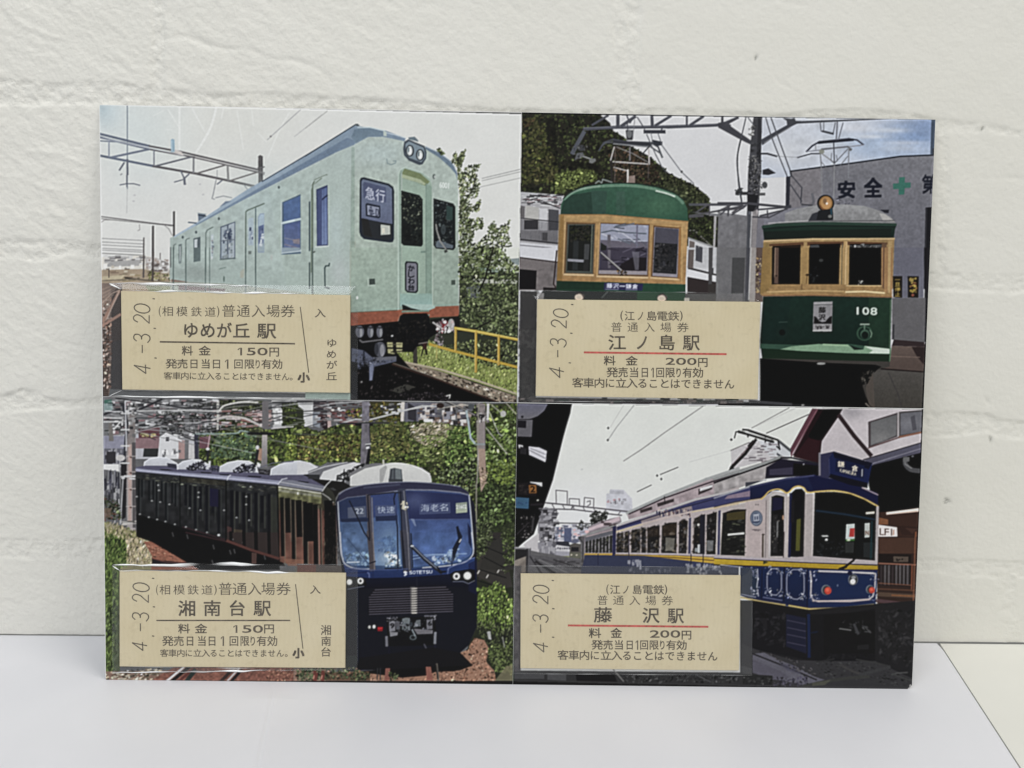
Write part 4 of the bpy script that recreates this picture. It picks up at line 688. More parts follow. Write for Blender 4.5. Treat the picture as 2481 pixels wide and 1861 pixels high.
    F(d, "515,352 780,352 865,350 1155,350 1250,358 1560,360 1600,425 1664,440 1660,475 900,458 425,462 400,445 470,415", (172, 134, 82)); N(d, "515,352 1560,360 1664,440 1660,475 425,462 400,445", .08, 26); S(d, "470,425 900,412 1200,420", 14, (206, 170, 110)); S(d, "1220,425 1400,420 1590,435", 16, (240, 214, 160)); S(d, "1225,364 1560,366", 8, (226, 196, 140)); S(d, "430,460 900,458 1664,474", 12, (150, 106, 70)); S(d, "800,350 800,400", 6, (110, 80, 46))
    F(d, "430,468 900,462 1660,480 1648,1000 1640,1150 1560,1140 420,1060 400,900", (28, 56, 46), (20, 40, 34)); F(d, "1440,480 1660,484 1645,990 1440,980", (44, 76, 52), None, .55); F(d, "430,470 700,466 640,900 420,880", (22, 46, 42), None, .6); S(d, "1650,500 1640,960", 12, (80, 110, 84)); N(d, "430,468 1660,480 1648,1000 420,1000", .06, 28)
    F(d, "912,520 1095,515 1088,800 1010,805 985,795 905,800", (150, 148, 152)); F(d, "920,525 1088,520 1085,540 918,545", (170, 170, 172)); S(d, "912,548 1092,545", 5, (90, 88, 92)); TX(d, "藤", 958, 565, 76, 64, (34, 32, 32), .01); TX(d, "沢", 958, 635, 72, 62, (34, 32, 32), .01); F(d, "918,655 940,665 965,700 1000,715 1040,690 1070,660 1088,655 1085,730 915,730", (28, 24, 24)); F(d, "965,700 1040,690 1025,710 990,712", (150, 148, 152)); F(d, "915,732 1085,732 1080,785 912,785", (160, 158, 160)); boxes(d, 930, 742, 1050, 755, 16, 16, 22, [(70, 66, 68), (110, 106, 108)]); F(d, "905,788 1085,785 1088,800 905,802", (190, 190, 190))
    TX(d, "108", 1296, 560, 232, 88, (206, 220, 208), .03, .03, 1, False, .22)
    E(d, 615, 810, 62, 62, (26, 48, 42)); E(d, 612, 812, 30, 30, (16, 24, 22)); S(d, "580,715 660,712", 8, (60, 84, 76)); E(d, 1400, 820, 76, 72, (58, 92, 72)); E(d, 1400, 822, 60, 60, (24, 50, 40)); E(d, 1405, 830, 44, 46, (70, 104, 84)); E(d, 1405, 838, 34, 36, (18, 34, 28)); S(d, "1360,735 1445,735", 12, (170, 190, 172)); S(d, "1400,740 1400,780", 12, (110, 140, 120)); S(d, "1450,790 1470,820 1460,860", 6, (150, 176, 150)); F(d, "1310,880 1440,900 1390,975 1300,970", (22, 44, 38))
    F(d, "400,920 900,935 1240,920 1645,970 1645,1020 1250,1012 800,990 590,972 400,965", (56, 92, 74)); F(d, "590,975 700,945 960,922 1240,930 1300,965 1390,975 1400,940 1640,968 1645,1018 1250,1010 800,990", (134, 172, 138)); F(d, "1400,945 1640,970 1645,1015 1440,1010 1480,985", (206, 220, 206)); F(d, "1000,920 1240,930 1250,945 1000,935", (160, 196, 156)); F(d, "1250,930 1390,975 1300,980", (20, 40, 36)); F(d, "420,965 590,975 800,992 1250,1014 1645,1022 1635,1148 1560,1140 1500,1118 1000,1100 420,1062", (26, 52, 34), (34, 50, 36)); S(d, "1648,960 1640,1140", 12, (90, 130, 96))
    # right ground and under the tram
    F(d, "400,1060 1985,1100 1960,1560 400,1560", (70, 66, 62))
    F(d, "1665,480 1985,480 1975,910 1660,880", (108, 106, 110)); F(d, "1700,0 1970,0 1965,480 1690,480", (114, 114, 130)); F(d, "1680,880 1975,905 1980,950 1660,940", (60, 46, 48)); F(d, "1668,735 1688,735 1684,880 1664,880", (66, 66, 72)); F(d, "1660,940 1985,950 1965,1190 1560,1160 1640,1140", (110, 92, 84), (90, 74, 68)); F(d, "1850,950 1985,950 1965,1120 1900,1040", (54, 40, 40)); S(d, "1655,1040 1930,1050", 8, (130, 108, 98)); S(d, "1560,1160 1965,1190", 12, (40, 30, 30)); F(d, "1480,1165 1965,1195 1950,1560 1480,1560", (88, 84, 80), (74, 70, 64)); N(d, "1480,1165 1965,1195 1950,1560 1480,1560", .06, 12); S(d, "1630,1200 1720,1400 1760,1550", 10, (70, 66, 66)); F(d, "1670,272 1762,272 1760,480 1675,475", (40, 34, 26)); F(d, "1812,272 1920,275 1915,480 1815,478", (36, 30, 24)); TX(d, "一旦停止", 1685, 282, 62, 190, (190, 160, 70), .01, 0, 1, True, .2); boxes(d, 1824, 284, 1890, 300, 8, 26, 22, [(170, 146, 70), (120, 100, 50)]); boxes(d, 1824, 330, 1890, 380, 12, 26, 16, [(150, 110, 60), (190, 160, 70), (90, 40, 36)]); boxes(d, 1826, 395, 1890, 420, 12, 24, 16, [(170, 146, 60), (110, 90, 46)]); E(d, 1862, 455, 14, 14, (150, 80, 60))
    F(d, "400,1062 1000,1102 1500,1122 1500,1170 1440,1240 1380,1320 1410,1420 1480,1560 400,1560", (9, 9, 9)); F(d, "1500,1120 1560,1140 1520,1170 1490,1200", (16, 14, 14)); L(d, "1370,1180 1480,1180 1440,1330 1380,1300", 40, 10, 34, [(10, 10, 10), (80, 76, 70)]); F(d, "1410,1340 1480,1200 1500,1560 1440,1500", (96, 86, 78), None, .8); E(d, 985, 1110, 42, 12, (150, 150, 148)); S(d, "1410,1490 1470,1545", 10, (150, 140, 130)); F(d, "0,1470 400,1480 800,1500 1480,1545 1480,1560 0,1560", (44, 44, 46)); S(d, "300,1470 700,1500", 26, (70, 70, 74)); E(d, 810, 1508, 16, 10, (140, 138, 136))
    F(c, "80,415 240,420 230,1440 70,1440", (52, 48, 48), (60, 58, 56)); F(c, "60,780 230,790 230,960 60,960", (84, 80, 78), None, .6); L(c, "70,430 230,430 225,1430 70,1430", 70, 20, 60, [(46, 42, 42), (70, 66, 64)], 1.5, (0, 3), .4); F(c, "60,1430 2212,1470 2212,1500 60,1490", (60, 56, 56)); boxes(c, 80, 1435, 2150, 1475, 90, 60, 18, [(90, 84, 80), (34, 34, 34), (52, 66, 58), (120, 110, 106)])
def draw_navy_train():
    a, b, c, d = Z(230, 950), Z(720, 950), Z(230, 1290), Z(720, 1290)
    clip_to([(249, 960), (1253.2, 974.8), (1242.5, 1650), (254, 1649)])
    # town, wires and trees at the back
    F(a, "0,0 4000,0 4000,2900 0,2900", (110, 110, 112))
    F(a, "80,60 1250,70 1150,420 900,460 80,440", (128, 128, 130)); boxes(a, 85, 60, 1250, 420, 520, 54, 22, [(206, 206, 208), (60, 60, 64), (150, 150, 152), (96, 96, 98), (226, 226, 226), (70, 72, 70), (120, 122, 124), (150, 120, 124)])
    L(a, "560,180 1180,80 1240,330 1100,420 700,400", 260, 10, 36, [(54, 56, 52), (80, 82, 78), (40, 40, 40), (120, 120, 118)]); 
    F(a, "90,75 160,70 165,105 90,110", (70, 120, 106)); F(a, "85,110 170,110 170,190 90,190", (150, 176, 174), None, .7)
    F(a, "1190,75 1600,80 1620,380 1240,420", (66, 70, 54)); L(a, "1200,80 1610,90 1620,420 1200,420", 330, 12, 36, [(50, 54, 38), (84, 88, 62), (36, 38, 30), (110, 112, 84), (70, 74, 50)]); boxes(a, 1110, 160, 1560, 320, 60, 60, 20, [(206, 196, 196), (190, 180, 178), (90, 86, 84), (150, 110, 104)])
    F(a, "1500,180 1690,170 1690,290 1520,280", (150, 120, 116)); boxes(a, 1500, 170, 1690, 330, 40, 40, 16, [(206, 180, 178), (96, 70, 70), (226, 214, 210)])
    F(a, "1690,80 2090,80 2085,330 1720,350", (216, 216, 214)); boxes(a, 1690, 90, 1790, 330, 20, 50, 40, [(236, 236, 236), (190, 190, 190)]); F(a, "1790,105 1960,110 2010,190 2000,330 1800,330", (60, 66, 44)); L(a, "1795,100 1965,110 2015,200 2000,330 1790,330", 200, 12, 34, [(56, 62, 36), (90, 98, 56), (38, 42, 28), (74, 82, 48)]); F(a, "2090,90 2212,90 2212,330 2150,330 2090,190", (66, 60, 66)); F(a, "2090,180 2155,185 2155,300 2090,300", (130, 134, 144))
    F(b, "0,80 150,85 150,330 100,300 30,230", (214, 214, 214)); F(b, "0,130 60,170 60,300 0,300", (60, 66, 44)); F(b, "150,190 220,190 220,345 150,320", (150, 156, 166)); F(b, "222,190 300,190 300,390 240,340", (50, 36, 42)); F(b, "310,180 640,170 560,330 420,300", (130, 84, 84)); F(b, "285,195 320,195 330,400 295,400", (200, 176, 172)); F(b, "330,330 410,320 400,400 350,410", (160, 100, 84)); boxes(b, 160, 90, 700, 270, 90, 60, 20, [(150, 150, 152), (60, 56, 60), (196, 196, 198), (110, 96, 98), (84, 60, 60)])
    F(b, "690,90 1000,90 1010,290 760,260", (70, 66, 40)); L(b, "480,160 700,150 760,90 1000,110 1000,300 720,300 480,240", 240, 10, 30, [(110, 104, 52), (66, 70, 38), (150, 130, 60), (50, 50, 34), (90, 96, 56)]); boxes(b, 780, 90, 1000, 200, 30, 40, 26, [(206, 206, 206), (60, 60, 60), (120, 120, 116)])
    F(b, "1000,100 1340,100 1340,300 1140,300 1030,290", (110, 110, 122)); F(b, "995,95 1030,95 1020,280 990,280", (214, 208, 200)); F(b, "1060,100 1140,150 1140,280 1060,260", (60, 58, 66)); boxes(b, 1140, 110, 1640, 330, 120, 50, 34, [(150, 150, 160), (90, 88, 98), (210, 206, 204), (60, 56, 58), (176, 160, 150), (120, 100, 90)]); F(b, "1210,260 1300,260 1300,320 1215,320", (226, 226, 226))
    # foliage bank
    bank = "1000,420 1120,400 1240,360 1560,400 1640,360 1900,330 2212,400 2212,700 1000,700"
    tp = [(66, 78, 42), (92, 106, 54), (50, 58, 34), (114, 124, 68), (134, 142, 88), (42, 48, 30), (80, 92, 54)]
    F(a, bank, (66, 70, 46)); L(a, bank, 900, 14, 40, tp, 1.5); L(a, "1120,420 1300,400 1540,420 1540,640 1120,640", 200, 14, 40, [(84, 100, 84), (110, 124, 96), (60, 76, 60)], 1.5); L(a, "1840,420 2212,380 2212,680 1830,640", 320, 10, 30, [(110, 120, 56), (140, 146, 76), (84, 92, 44)], 1.5)
    rb = "0,300 200,380 420,300 620,330 1000,290 1140,280 1640,330 1700,120 2100,105 2095,1500 1280,900 1200,720 800,680 0,660"
    F(b, rb, (66, 70, 46)); L(b, rb, 2300, 12, 40, tp+[(130, 132, 92)], 1.5); L(b, "0,420 600,400 600,640 0,640", 380, 12, 30, [(110, 112, 60), (90, 96, 46), (134, 124, 72), (70, 60, 40)], 1.5); F(b, "1100,320 1280,290 1500,330 1440,460 1120,460", (150, 146, 116), None, .55); L(b, "1080,300 1400,290 1500,420 1280,540 1080,440", 300, 12, 40, [(190, 176, 150), (150, 140, 110), (110, 108, 74), (206, 196, 176)], 3.4, (-1, .2)); L(b, "1180,420 1560,400 1560,640 1180,680", 260, 12, 36, [(120, 126, 78), (150, 156, 110), (90, 100, 56)], 3, (-.8, .3)); L(b, "1450,370 1700,330 1700,900 1500,860 1400,640", 460, 12, 32, [(96, 118, 64), (62, 76, 42), (128, 146, 88), (48, 58, 34)], 1.4)
    L(b, "700,300 1000,290 1100,560 900,640 700,620", 330, 12, 36, [(92, 94, 54), (110, 110, 66), (70, 74, 44), (130, 124, 76)], 2, (-1, 1)); L(b, "1300,760 1700,620 1720,1000 1640,960 1420,880", 260, 12, 30, [(40, 44, 32), (96, 104, 72), (28, 30, 24), (130, 138, 110)], 1.5)
    F(b, "1700,980 2095,700 2095,1500 1730,1500", (44, 52, 34), None, .75); L(b, "1710,800 2095,560 2095,1240 1730,1300", 520, 12, 34, [(50, 60, 36), (78, 92, 54), (116, 130, 92), (32, 36, 24), (94, 108, 68)], 1.5); L(b, "1740,380 2090,140 2095,700 1800,760", 420, 12, 34, [(74, 88, 48), (104, 120, 64), (52, 62, 34), (150, 162, 120)], 1.5)
    L(b, "1810,680 2090,620 2080,900 1840,860", 120, 12, 30, [(124, 136, 70), (96, 108, 54)], 1.5)
    # houses, left
    F(a, "80,420 400,400 620,420 950,470 990,640 440,640 80,640", (190, 190, 196)); F(a, "80,420 300,420 300,540 80,540", (150, 150, 168)); F(a, "85,540 290,540 290,690 85,690", (110, 110, 120)); boxes(a, 85, 540, 290, 680, 30, 30, 40, [(66, 66, 74), (150, 150, 156), (190, 190, 196)]); F(a, "110,570 200,570 200,680 110,680", (60, 58, 62)); F(a, "415,350 620,340 620,440 420,450", (110, 70, 76)); boxes(a, 425, 385, 590, 410, 14, 22, 26, [(190, 170, 110), (206, 190, 140)]); F(a, "390,440 630,440 620,540 390,540", (150, 120, 124)); F(a, "470,540 610,540 610,620 460,620", (56, 58, 58)); F(a, "620,430 680,395 800,450 800,640 600,640", (216, 216, 218)); F(a, "800,450 870,470 870,640 800,640", (180, 150, 146)); F(a, "870,480 960,500 960,640 870,640", (206, 204, 204)); boxes(a, 630, 540, 800, 620, 16, 26, 30, [(110, 110, 114), (236, 236, 236), (160, 160, 160)]); S(a, "620,440 680,395 740,420 830,470", 12, (236, 236, 238)); F(a, "680,430 710,430 710,470 680,470", (70, 70, 76)); F(a, "1000,430 1110,420 1090,540 1000,540", (120, 84, 92)); S(a, "1100,410 1080,540", 10, (200, 170, 170))
    F(a, "860,180 905,180 895,640 860,640", (120, 120, 122)); F(a, "950,410 990,410 990,640 955,640", (66, 66, 80)); S(a, "1005,250 1005,400", 12, (70, 70, 74)); F(a, "1165,90 1190,90 1185,360 1165,360", (200, 198, 190)); F(a, "130,290 165,290 180,470 135,470", (130, 126, 122))
    # overhead wires
    wires(a, 85, 60, 2212, 420, 60, 7, [(50, 50, 54), (186, 186, 188), (90, 90, 94), (150, 150, 152)], (-.3, .25), .7); wires(a, 85, 60, 1200, 420, 26, 7, [(44, 44, 48), (190, 190, 192)], (-.45, .45), .7)
    for s, w, k in (("85,215 240,165 380,180 640,70", 20, (56, 56, 62)), ("100,180 380,200", 12, (206, 206, 208)), ("200,60 480,95 860,150 1130,160", 12, (52, 52, 56)), ("85,245 260,250", 14, (200, 200, 200)), ("85,285 260,285", 12, (210, 210, 210)), ("85,265 260,268", 9, (60, 60, 64)), ("400,180 850,175 1190,185", 14, (190, 190, 190)), ("1120,270 1260,235 1400,245 1480,270 1600,330", 20, (200, 194, 190)), ("1190,180 1240,130 1400,95 1560,100", 15, (214, 212, 206)), ("940,400 1340,395 1390,370 1480,385", 12, (150, 170, 166)), ("1470,395 1700,400", 26, (36, 36, 38)), ("640,250 860,360 960,400", 10, (60, 58, 60)), ("420,370 700,300 900,250", 9, (90, 86, 88)), ("180,360 240,290", 14, (210, 210, 210)), ("1690,350 1900,330", 10, (210, 206, 206)), ("1700,100 2212,90", 14, (60, 60, 64)), ("1690,210 2212,170", 8, (60, 60, 60)), ("880,80 1120,130", 10, (60, 60, 62))): S(a, s, w, k, .95, True)
    for s, w, k in (("0,90 140,90", 14, (56, 56, 60)), ("160,150 330,110 640,90", 12, (170, 170, 172)), ("160,190 420,160 620,140", 12, (90, 88, 90)), ("180,130 330,170 560,265 640,280", 14, (110, 100, 100)), ("260,270 640,285", 9, (140, 130, 130)), ("380,310 560,260 640,265", 16, (190, 190, 190)), ("390,300 560,300 700,295 880,295", 16, (60, 60, 62)), ("560,312 720,312", 20, (26, 26, 28)), ("640,280 840,230 980,190 1200,130 1330,140", 14, (190, 190, 190)), ("980,180 1170,150 1300,130", 12, (200, 200, 200)), ("1420,90 1560,150 1720,230", 20, (60, 58, 60)), ("1430,85 1700,220", 9, (170, 166, 160)), ("1340,160 1600,120 1700,150", 9, (190, 186, 176)), ("1840,190 1930,400 1960,420", 8, (190, 190, 186)), ("1860,120 1950,200", 8, (180, 180, 170)), ("2000,105 2100,215", 9, (180, 176, 160)), ("1790,320 1950,520 2010,590", 9, (190, 186, 180)), ("1620,180 1640,300 1660,440 1700,490", 20, (170, 186, 190)), ("700,260 930,200", 8, (200, 200, 196))): S(b, s, w, k, .95)
    E(b, 1972, 208, 28, 30, (190, 190, 184)); E(b, 1370, 130, 36, 26, (56, 40, 36)); E(b, 1665, 140, 30, 28, (84, 88, 92)); E(b, 400, 158, 16, 12, (220, 220, 220)); E(b, 340, 172, 16, 12, (216, 206, 200))
    F(b, "620,90 690,90 690,280 620,280", (130, 126, 136)); F(b, "618,300 690,300 700,480 690,680 605,680", (120, 116, 124)); S(b, "690,330 700,480", 8, (70, 66, 72)); N(b, "620,90 690,90 690,680 605,680", .15, 26); F(a, "1600,90 1660,90 1665,350 1600,350", (120, 116, 118)); F(a, "1600,410 1650,410 1650,720 1590,720", (186, 180, 176), (130, 126, 128)); F(a, "1560,540 1600,540 1595,660 1560,650", (176, 140, 120))
    S(b, "1740,110 1735,560 1725,820", 12, (206, 200, 196)); F(b, "1715,110 1800,110 1800,560 1720,560", (150, 140, 138)); F(b, "1735,540 1800,545 1810,860 1760,960 1740,760", (176, 152, 136)); F(b, "1700,200 1760,215 1840,210 1830,250 1720,270", (50, 48, 50)); boxes(b, 1710, 110, 1820, 280, 40, 26, 22, [(190, 186, 184), (56, 54, 56), (130, 124, 122)]); F(b, "1815,110 1840,110 1835,270 1812,270", (206, 206, 204)); S(b, "1710,820 1720,1100", 10, (60, 60, 50)); S(b, "1735,120 1728,480 1725,820 1715,900 1715,1400", 11, (150, 146, 132)); S(b, "1800,320 1800,560", 6, (90, 84, 80)); F(b, "1700,490 1800,490 1800,510 1700,510", (150, 166, 170), None, .6)
    L(b, "1740,700 1830,760 1800,900 1760,900", 40, 10, 26, [(190, 170, 146), (130, 110, 90)])
    # pole, far left
    F(a, "300,210 388,210 385,480 390,1250 380,1370 310,1370 298,480", (132, 124, 122), (180, 172, 170)); F(a, "355,480 390,480 390,1300 362,1300", (96, 92, 94)); F(a, "318,500 352,500 350,1240 318,1240", (190, 166, 158)); boxes(a, 240, 90, 400, 400, 60, 26, 26, [(206, 206, 206), (60, 60, 64), (120, 118, 118), (160, 158, 158)]); S(a, "270,130 310,300 290,520 280,680 260,820", 26, (60, 62, 70)); S(a, "290,90 300,400 300,560", 12, (206, 206, 210)); F(a, "250,680 305,680 300,1000 295,1200 260,1220", (44, 42, 46)); 
    for y in (205, 360, 515, 680, 810): S(a, [[250, y], [330, y]], 14, (206, 206, 206))
    for y in (620, 770, 930, 1100): F(a, [[325, y-10], [355, y-10], [350, y+14], [335, y+6]], (90, 56, 48)); S(a, [[300, y-6], [390, y-6]], 8, (190, 180, 176))
    for s in ("230,800 190,1160", "215,840 245,1260", "270,820 245,1260", "240,640 230,1000", "205,1000 190,1250"): S(a, s, 10, (190, 190, 192))
    F(a, "82,690 230,690 230,760 82,740", (226, 226, 224)); boxes(a, 84, 740, 225, 900, 50, 12, 120, [(56, 56, 66), (150, 150, 156), (96, 96, 110)]); boxes(a, 84, 880, 225, 1060, 40, 12, 60, [(90, 90, 96), (170, 170, 172), (50, 50, 54)]); E(a, 245, 630, 46, 30, (200, 198, 196)); boxes(a, 250, 790, 420, 820, 6, 70, 14, [(206, 206, 206)]); L(a, "85,1000 240,1050 250,1220 85,1220", 90, 12, 34, [(60, 66, 50), (96, 100, 80), (40, 42, 34), (110, 76, 64)]); F(a, "85,1110 160,1110 150,1200 85,1210", (130, 104, 90), None, .7); boxes(a, 240, 1230, 420, 1260, 10, 60, 10, [(200, 196, 190), (110, 106, 100)])
    # trackside grass left + earth
    F(a, "80,1240 250,1290 400,1350 560,1420 560,1700 80,1700", (150, 144, 108)); F(c, "80,0 400,60 545,140 545,330 80,330", (156, 148, 112)); F(c, "85,60 240,110 240,1390 95,1390", (84, 96, 54))
    L(a, "82,1230 250,1280 400,1330 530,1420 550,1660 82,1660", 700, 14, 44, [(190, 176, 142), (150, 146, 100), (206, 194, 164), (110, 116, 70), (170, 156, 120)], 4, (-2.1, -.7)); L(a, "82,1390 290,1420 320,1660 82,1660", 380, 14, 40, [(84, 100, 52), (110, 126, 66), (60, 76, 40), (130, 140, 84)], 4, (-2.1, -.7))
    L(c, "88,0 300,80 320,300 230,340 200,1320 98,1390", 900, 14, 44, [(84, 104, 52), (116, 136, 74), (60, 78, 38), (44, 54, 32), (140, 154, 96), (96, 110, 60)], 4, (-2.1, -.7)); L(c, "300,60 500,60 545,180 540,300 300,300", 260, 12, 40, [(196, 180, 146), (160, 146, 110), (214, 200, 172)], 4, (-2.1, -.7))
    L(c, "92,700 180,700 180,1000 95,1000", 60, 14, 40, [(40, 48, 34), (120, 136, 90), (30, 36, 26)], 4, (-2.1, -.7)); L(c, "170,640 240,640 240,1280 180,1300", 60, 20, 60, [(96, 104, 86), (70, 80, 62)], 4, (-2.1, -.7), .6)
    F(a, "470,1430 540,1430 800,1530 1090,1630 1100,1700 540,1700 550,1560", (156, 100, 80)); F(a, "1490,1530 1560,1540 1560,1660 1500,1660", (150, 96, 84)); F(c, "470,90 800,190 1090,295 1100,330 560,330 545,220", (160, 104, 84)); N(c, "470,90 800,190 1090,295 700,300 545,220", .12, 20); L(c, "490,95 800,195 1060,290 700,290 560,230", 150, 8, 24, [(190, 140, 116), (130, 80, 62), (170, 116, 92)], 3, (.2, .6)); F(c, "545,255 640,270 900,290 880,320 545,300", (40, 34, 38)); S(c, "545,250 700,290 1000,285", 9, (96, 60, 56))
    # ---- train roofs and units
    F(a, "390,720 500,700 1000,720 1500,770 2212,780 2212,930 1740,860 1250,830 800,780 400,770", (96, 94, 118)); 
    for p in ("470,705 475,670 520,640 600,622 690,630 780,680 800,705", "790,740 790,700 840,665 930,645 1010,650 1080,690 1100,740", "1190,765 1195,715 1270,675 1370,655 1480,662 1540,700 1560,770", "1680,795 1690,735 1770,690 1870,665 1960,658 2060,680 2130,720 2160,790"):
        F(a, p, (214, 216, 222), (196, 198, 206)); S(a, p, 8, (236, 238, 242))
    F(a, "690,680 780,690 780,730 700,720", (60, 60, 76)); F(a, "1080,700 1195,710 1190,765 1100,750", (70, 70, 90)); boxes(a, 1090, 710, 1170, 750, 18, 20, 12, [(110, 108, 126), (50, 50, 64)]); F(a, "1560,735 1680,745 1675,795 1570,785", (60, 58, 62)); boxes(a, 1565, 745, 1650, 780, 20, 18, 10, [(110, 108, 116), (40, 38, 44)]); F(a, "2040,770 2150,780 2150,835 2050,830", (60, 60, 70)); boxes(a, 2050, 790, 2130, 820, 14, 20, 12, [(96, 96, 104), (36, 36, 42)]); F(a, "2150,740 2212,700 2212,840 2150,835", (206, 206, 210)); S(a, "1560,730 1700,680 1900,662", 10, (110, 112, 124)); S(a, "2060,770 2212,690", 14, (120, 122, 130))
    L(a, "880,730 940,690 1040,660 1060,740 900,745", 60, 8, 30, [(50, 50, 60), (96, 96, 108), (30, 30, 36)]); L(a, "1320,760 1400,700 1540,690 1540,760 1340,775", 80, 8, 30, [(50, 50, 62), (90, 90, 106), (30, 30, 38)])
    for s, w in (("1075,660 1085,560", 20), ("1535,690 1560,560", 24), ("1075,560 1100,540", 10), ("1060,600 1120,560", 10), ("1545,560 1560,440 1570,520", 8)): S(a, s, w, (46, 46, 50))
    E(a, 1080, 545, 18, 14, (220, 220, 220)); E(a, 1555, 530, 18, 20, (206, 206, 206)); F(a, "1090,660 1110,660 1105,720 1075,730", (210, 210, 214)); F(a, "1555,670 1590,690 1580,720 1550,715", (220, 220, 224))
    F(a, "390,728 500,740 830,770 1290,800 1780,850 1740,890 1260,840 800,800 395,760", (150, 152, 176)); S(a, "390,745 830,790 1280,825 1750,872", 8, (196, 198, 216)); S(a, "400,765 830,805 1270,845 1750,890", 9, (66, 66, 76)); F(a, "620,738 700,740 760,750 640,748", (30, 30, 34)); F(a, "1010,765 1110,770 1120,778 1020,774", (30, 30, 34)); F(a, "1460,800 1600,808 1580,816 1470,810", (26, 26, 34)); F(a, "1190,785 1290,790 1280,800 1200,795", (40, 40, 50)); F(a, "1940,848 2050,862 2040,872 1945,860", (30, 30, 36))
    F(a, "1780,840 1900,845 2212,905 2180,950 1750,890", (130, 132, 146)); S(a, "1770,860 2190,935", 8, (190, 190, 196)); S(a, "1265,845 1280,805 1300,795", 8, (220, 222, 230)); S(a, "1750,885 1790,835 1840,825", 8, (214, 216, 224)); S(a, "2170,960 2212,890", 12, (60, 60, 64)); S(a, "2200,900 2180,1000", 9, (200, 200, 200))
    # sides
    F(a, "388,765 800,800 1255,845 1750,895 1765,1620 1255,1440 800,1290 395,1170", (50, 52, 54), (34, 33, 35)); F(a, "1745,895 2180,960 2212,960 2212,1700 1770,1620", (78, 76, 56), (66, 50, 46))
    F(a, "800,810 1255,850 1255,900 830,860", (60, 58, 50)); L(a, "400,790 800,820 1250,870 1740,900 1740,960 1250,920 800,880 400,850", 160, 10, 40, [(60, 62, 56), (90, 88, 80), (36, 38, 36), (120, 120, 112)], 4, (0, .3), .6); N(a, "388,765 1750,895 1765,1620 395,1170", .25, 40)
    F(a, "1745,905 2170,975 2165,1070 1750,1010", (110, 110, 76)); S(a, "1745,905 2170,970", 12, (200, 200, 190)); F(a, "1745,920 2170,985 2170,1010 1750,950", (130, 130, 110)); N(a, "1745,905 2170,975 2165,1070 1750,1010", .3, 26); E(a, 1942, 970, 8, 14, (220, 220, 210))
    for x, y0, y1 in ((420, 830, 1160), (450, 840, 1000), (520, 850, 1030), (560, 850, 1030), (590, 860, 1200), (640, 860, 1050), (680, 870, 1240), (740, 870, 1060), (770, 880, 1090)): S(a, [[x, y0], [x, y1]], 18, (24, 26, 30), .9); S(a, [[x+18, y0], [x+16, y1]], 7, (70, 76, 76), .7)
    for x, y0, y1 in ((870, 890, 1080), (910, 900, 1110), (960, 910, 1300), (1010, 910, 1130), (1070, 900, 1330), (1130, 940, 1150), (1185, 940, 1370)): S(a, [[x, y0], [x, y1]], 26, (22, 23, 30), .9); S(a, [[x+24, y0], [x+22, y1+100]], 10, (62, 66, 64), .8)
    F(a, "1100,920 1180,930 1180,1100 1100,1090", (34, 32, 60))
    for x, y0, y1 in ((1310, 950, 1390), (1360, 960, 1190), (1425, 970, 1420), (1470, 980, 1220), (1540, 970, 1470), (1600, 1000, 1240), (1665, 985, 1490)): S(a, [[x, y0], [x, y1]], 30, (20, 20, 27), .9); S(a, [[x+28, y0], [x+26, y1+60]], 14, (70, 72, 66), .8)
    F(a, "1265,1280 1310,1300 1310,1420 1270,1410", (110, 70, 66), None, .6); F(a, "1330,1310 1410,1320 1410,1430 1330,1410", (120, 100, 76), None, .5); F(a, "1450,1350 1530,1370 1530,1460 1450,1450", (140, 110, 84), None, .6); F(a, "1560,1390 1650,1400 1650,1500 1560,1480", (120, 90, 76), None, .6); S(a, "1260,1410 1500,1480 1760,1570", 30, (84, 54, 54)); S(a, "1270,1430 1480,1500", 9, (150, 90, 84)); F(a, "1680,1000 1740,1010 1750,1560 1690,1540", (58, 60, 52), None, .8)
    S(a, "1255,850 1255,1430", 14, (16, 16, 18)); S(a, "815,800 815,1300", 10, (18, 20, 20)); S(a, "1748,895 1765,1620", 12, (20, 18, 18)); S(a, "400,1170 800,1290 1250,1430", 10, (20, 20, 22)); S(a, "840,1290 1240,1410", 12, (60, 40, 44))
    for x, y in ((605, 890), (612, 940), (545, 1040), (625, 1052), (712, 1074), (905, 1110), (992, 960), (990, 1005), (1010, 1130), (430, 1168), (515, 1197), (595, 1218), (675, 1238), (765, 1265), (870, 1290), (968, 1316), (1072, 1342), (1185, 1372), (1310, 1410), (1420, 1440), (1545, 1475), (1670, 1510), (1235, 1130), (1355, 1200), (1475, 1225), (1448, 1000), (1447, 1075), (1490, 905), (400, 1000)): E(a, x, y, 9, 6, (190, 192, 192)); E(a, x+4, y+4, 15, 9, (150, 152, 150), .25)
    F(a, "1765,1130 2212,1130 2212,1700 1770,1630", (92, 62, 54), (128, 88, 74)); N(a, "1765,1130 2212,1130 2212,1700 1770,1630", .2, 60)
    for x, y0, y1, w in ((1790, 1020, 1560, 36), (1842, 1030, 1330, 50), (1895, 1040, 1610, 34), (1950, 1050, 1370, 56), (2010, 1060, 1700, 40), (2055, 1080, 1410, 60), (2110, 1090, 1700, 44), (2160, 1110, 1700, 10)): S(a, [[x, y0], [x+8, y1]], w, (14, 14, 16)); S(a, [[x+w*.62, y0], [x+w*.62+8, y1+100]], 10, (120, 112, 96), .8)
    S(a, "2140,1120 2150,1680", 12, (150, 110, 100), .8)
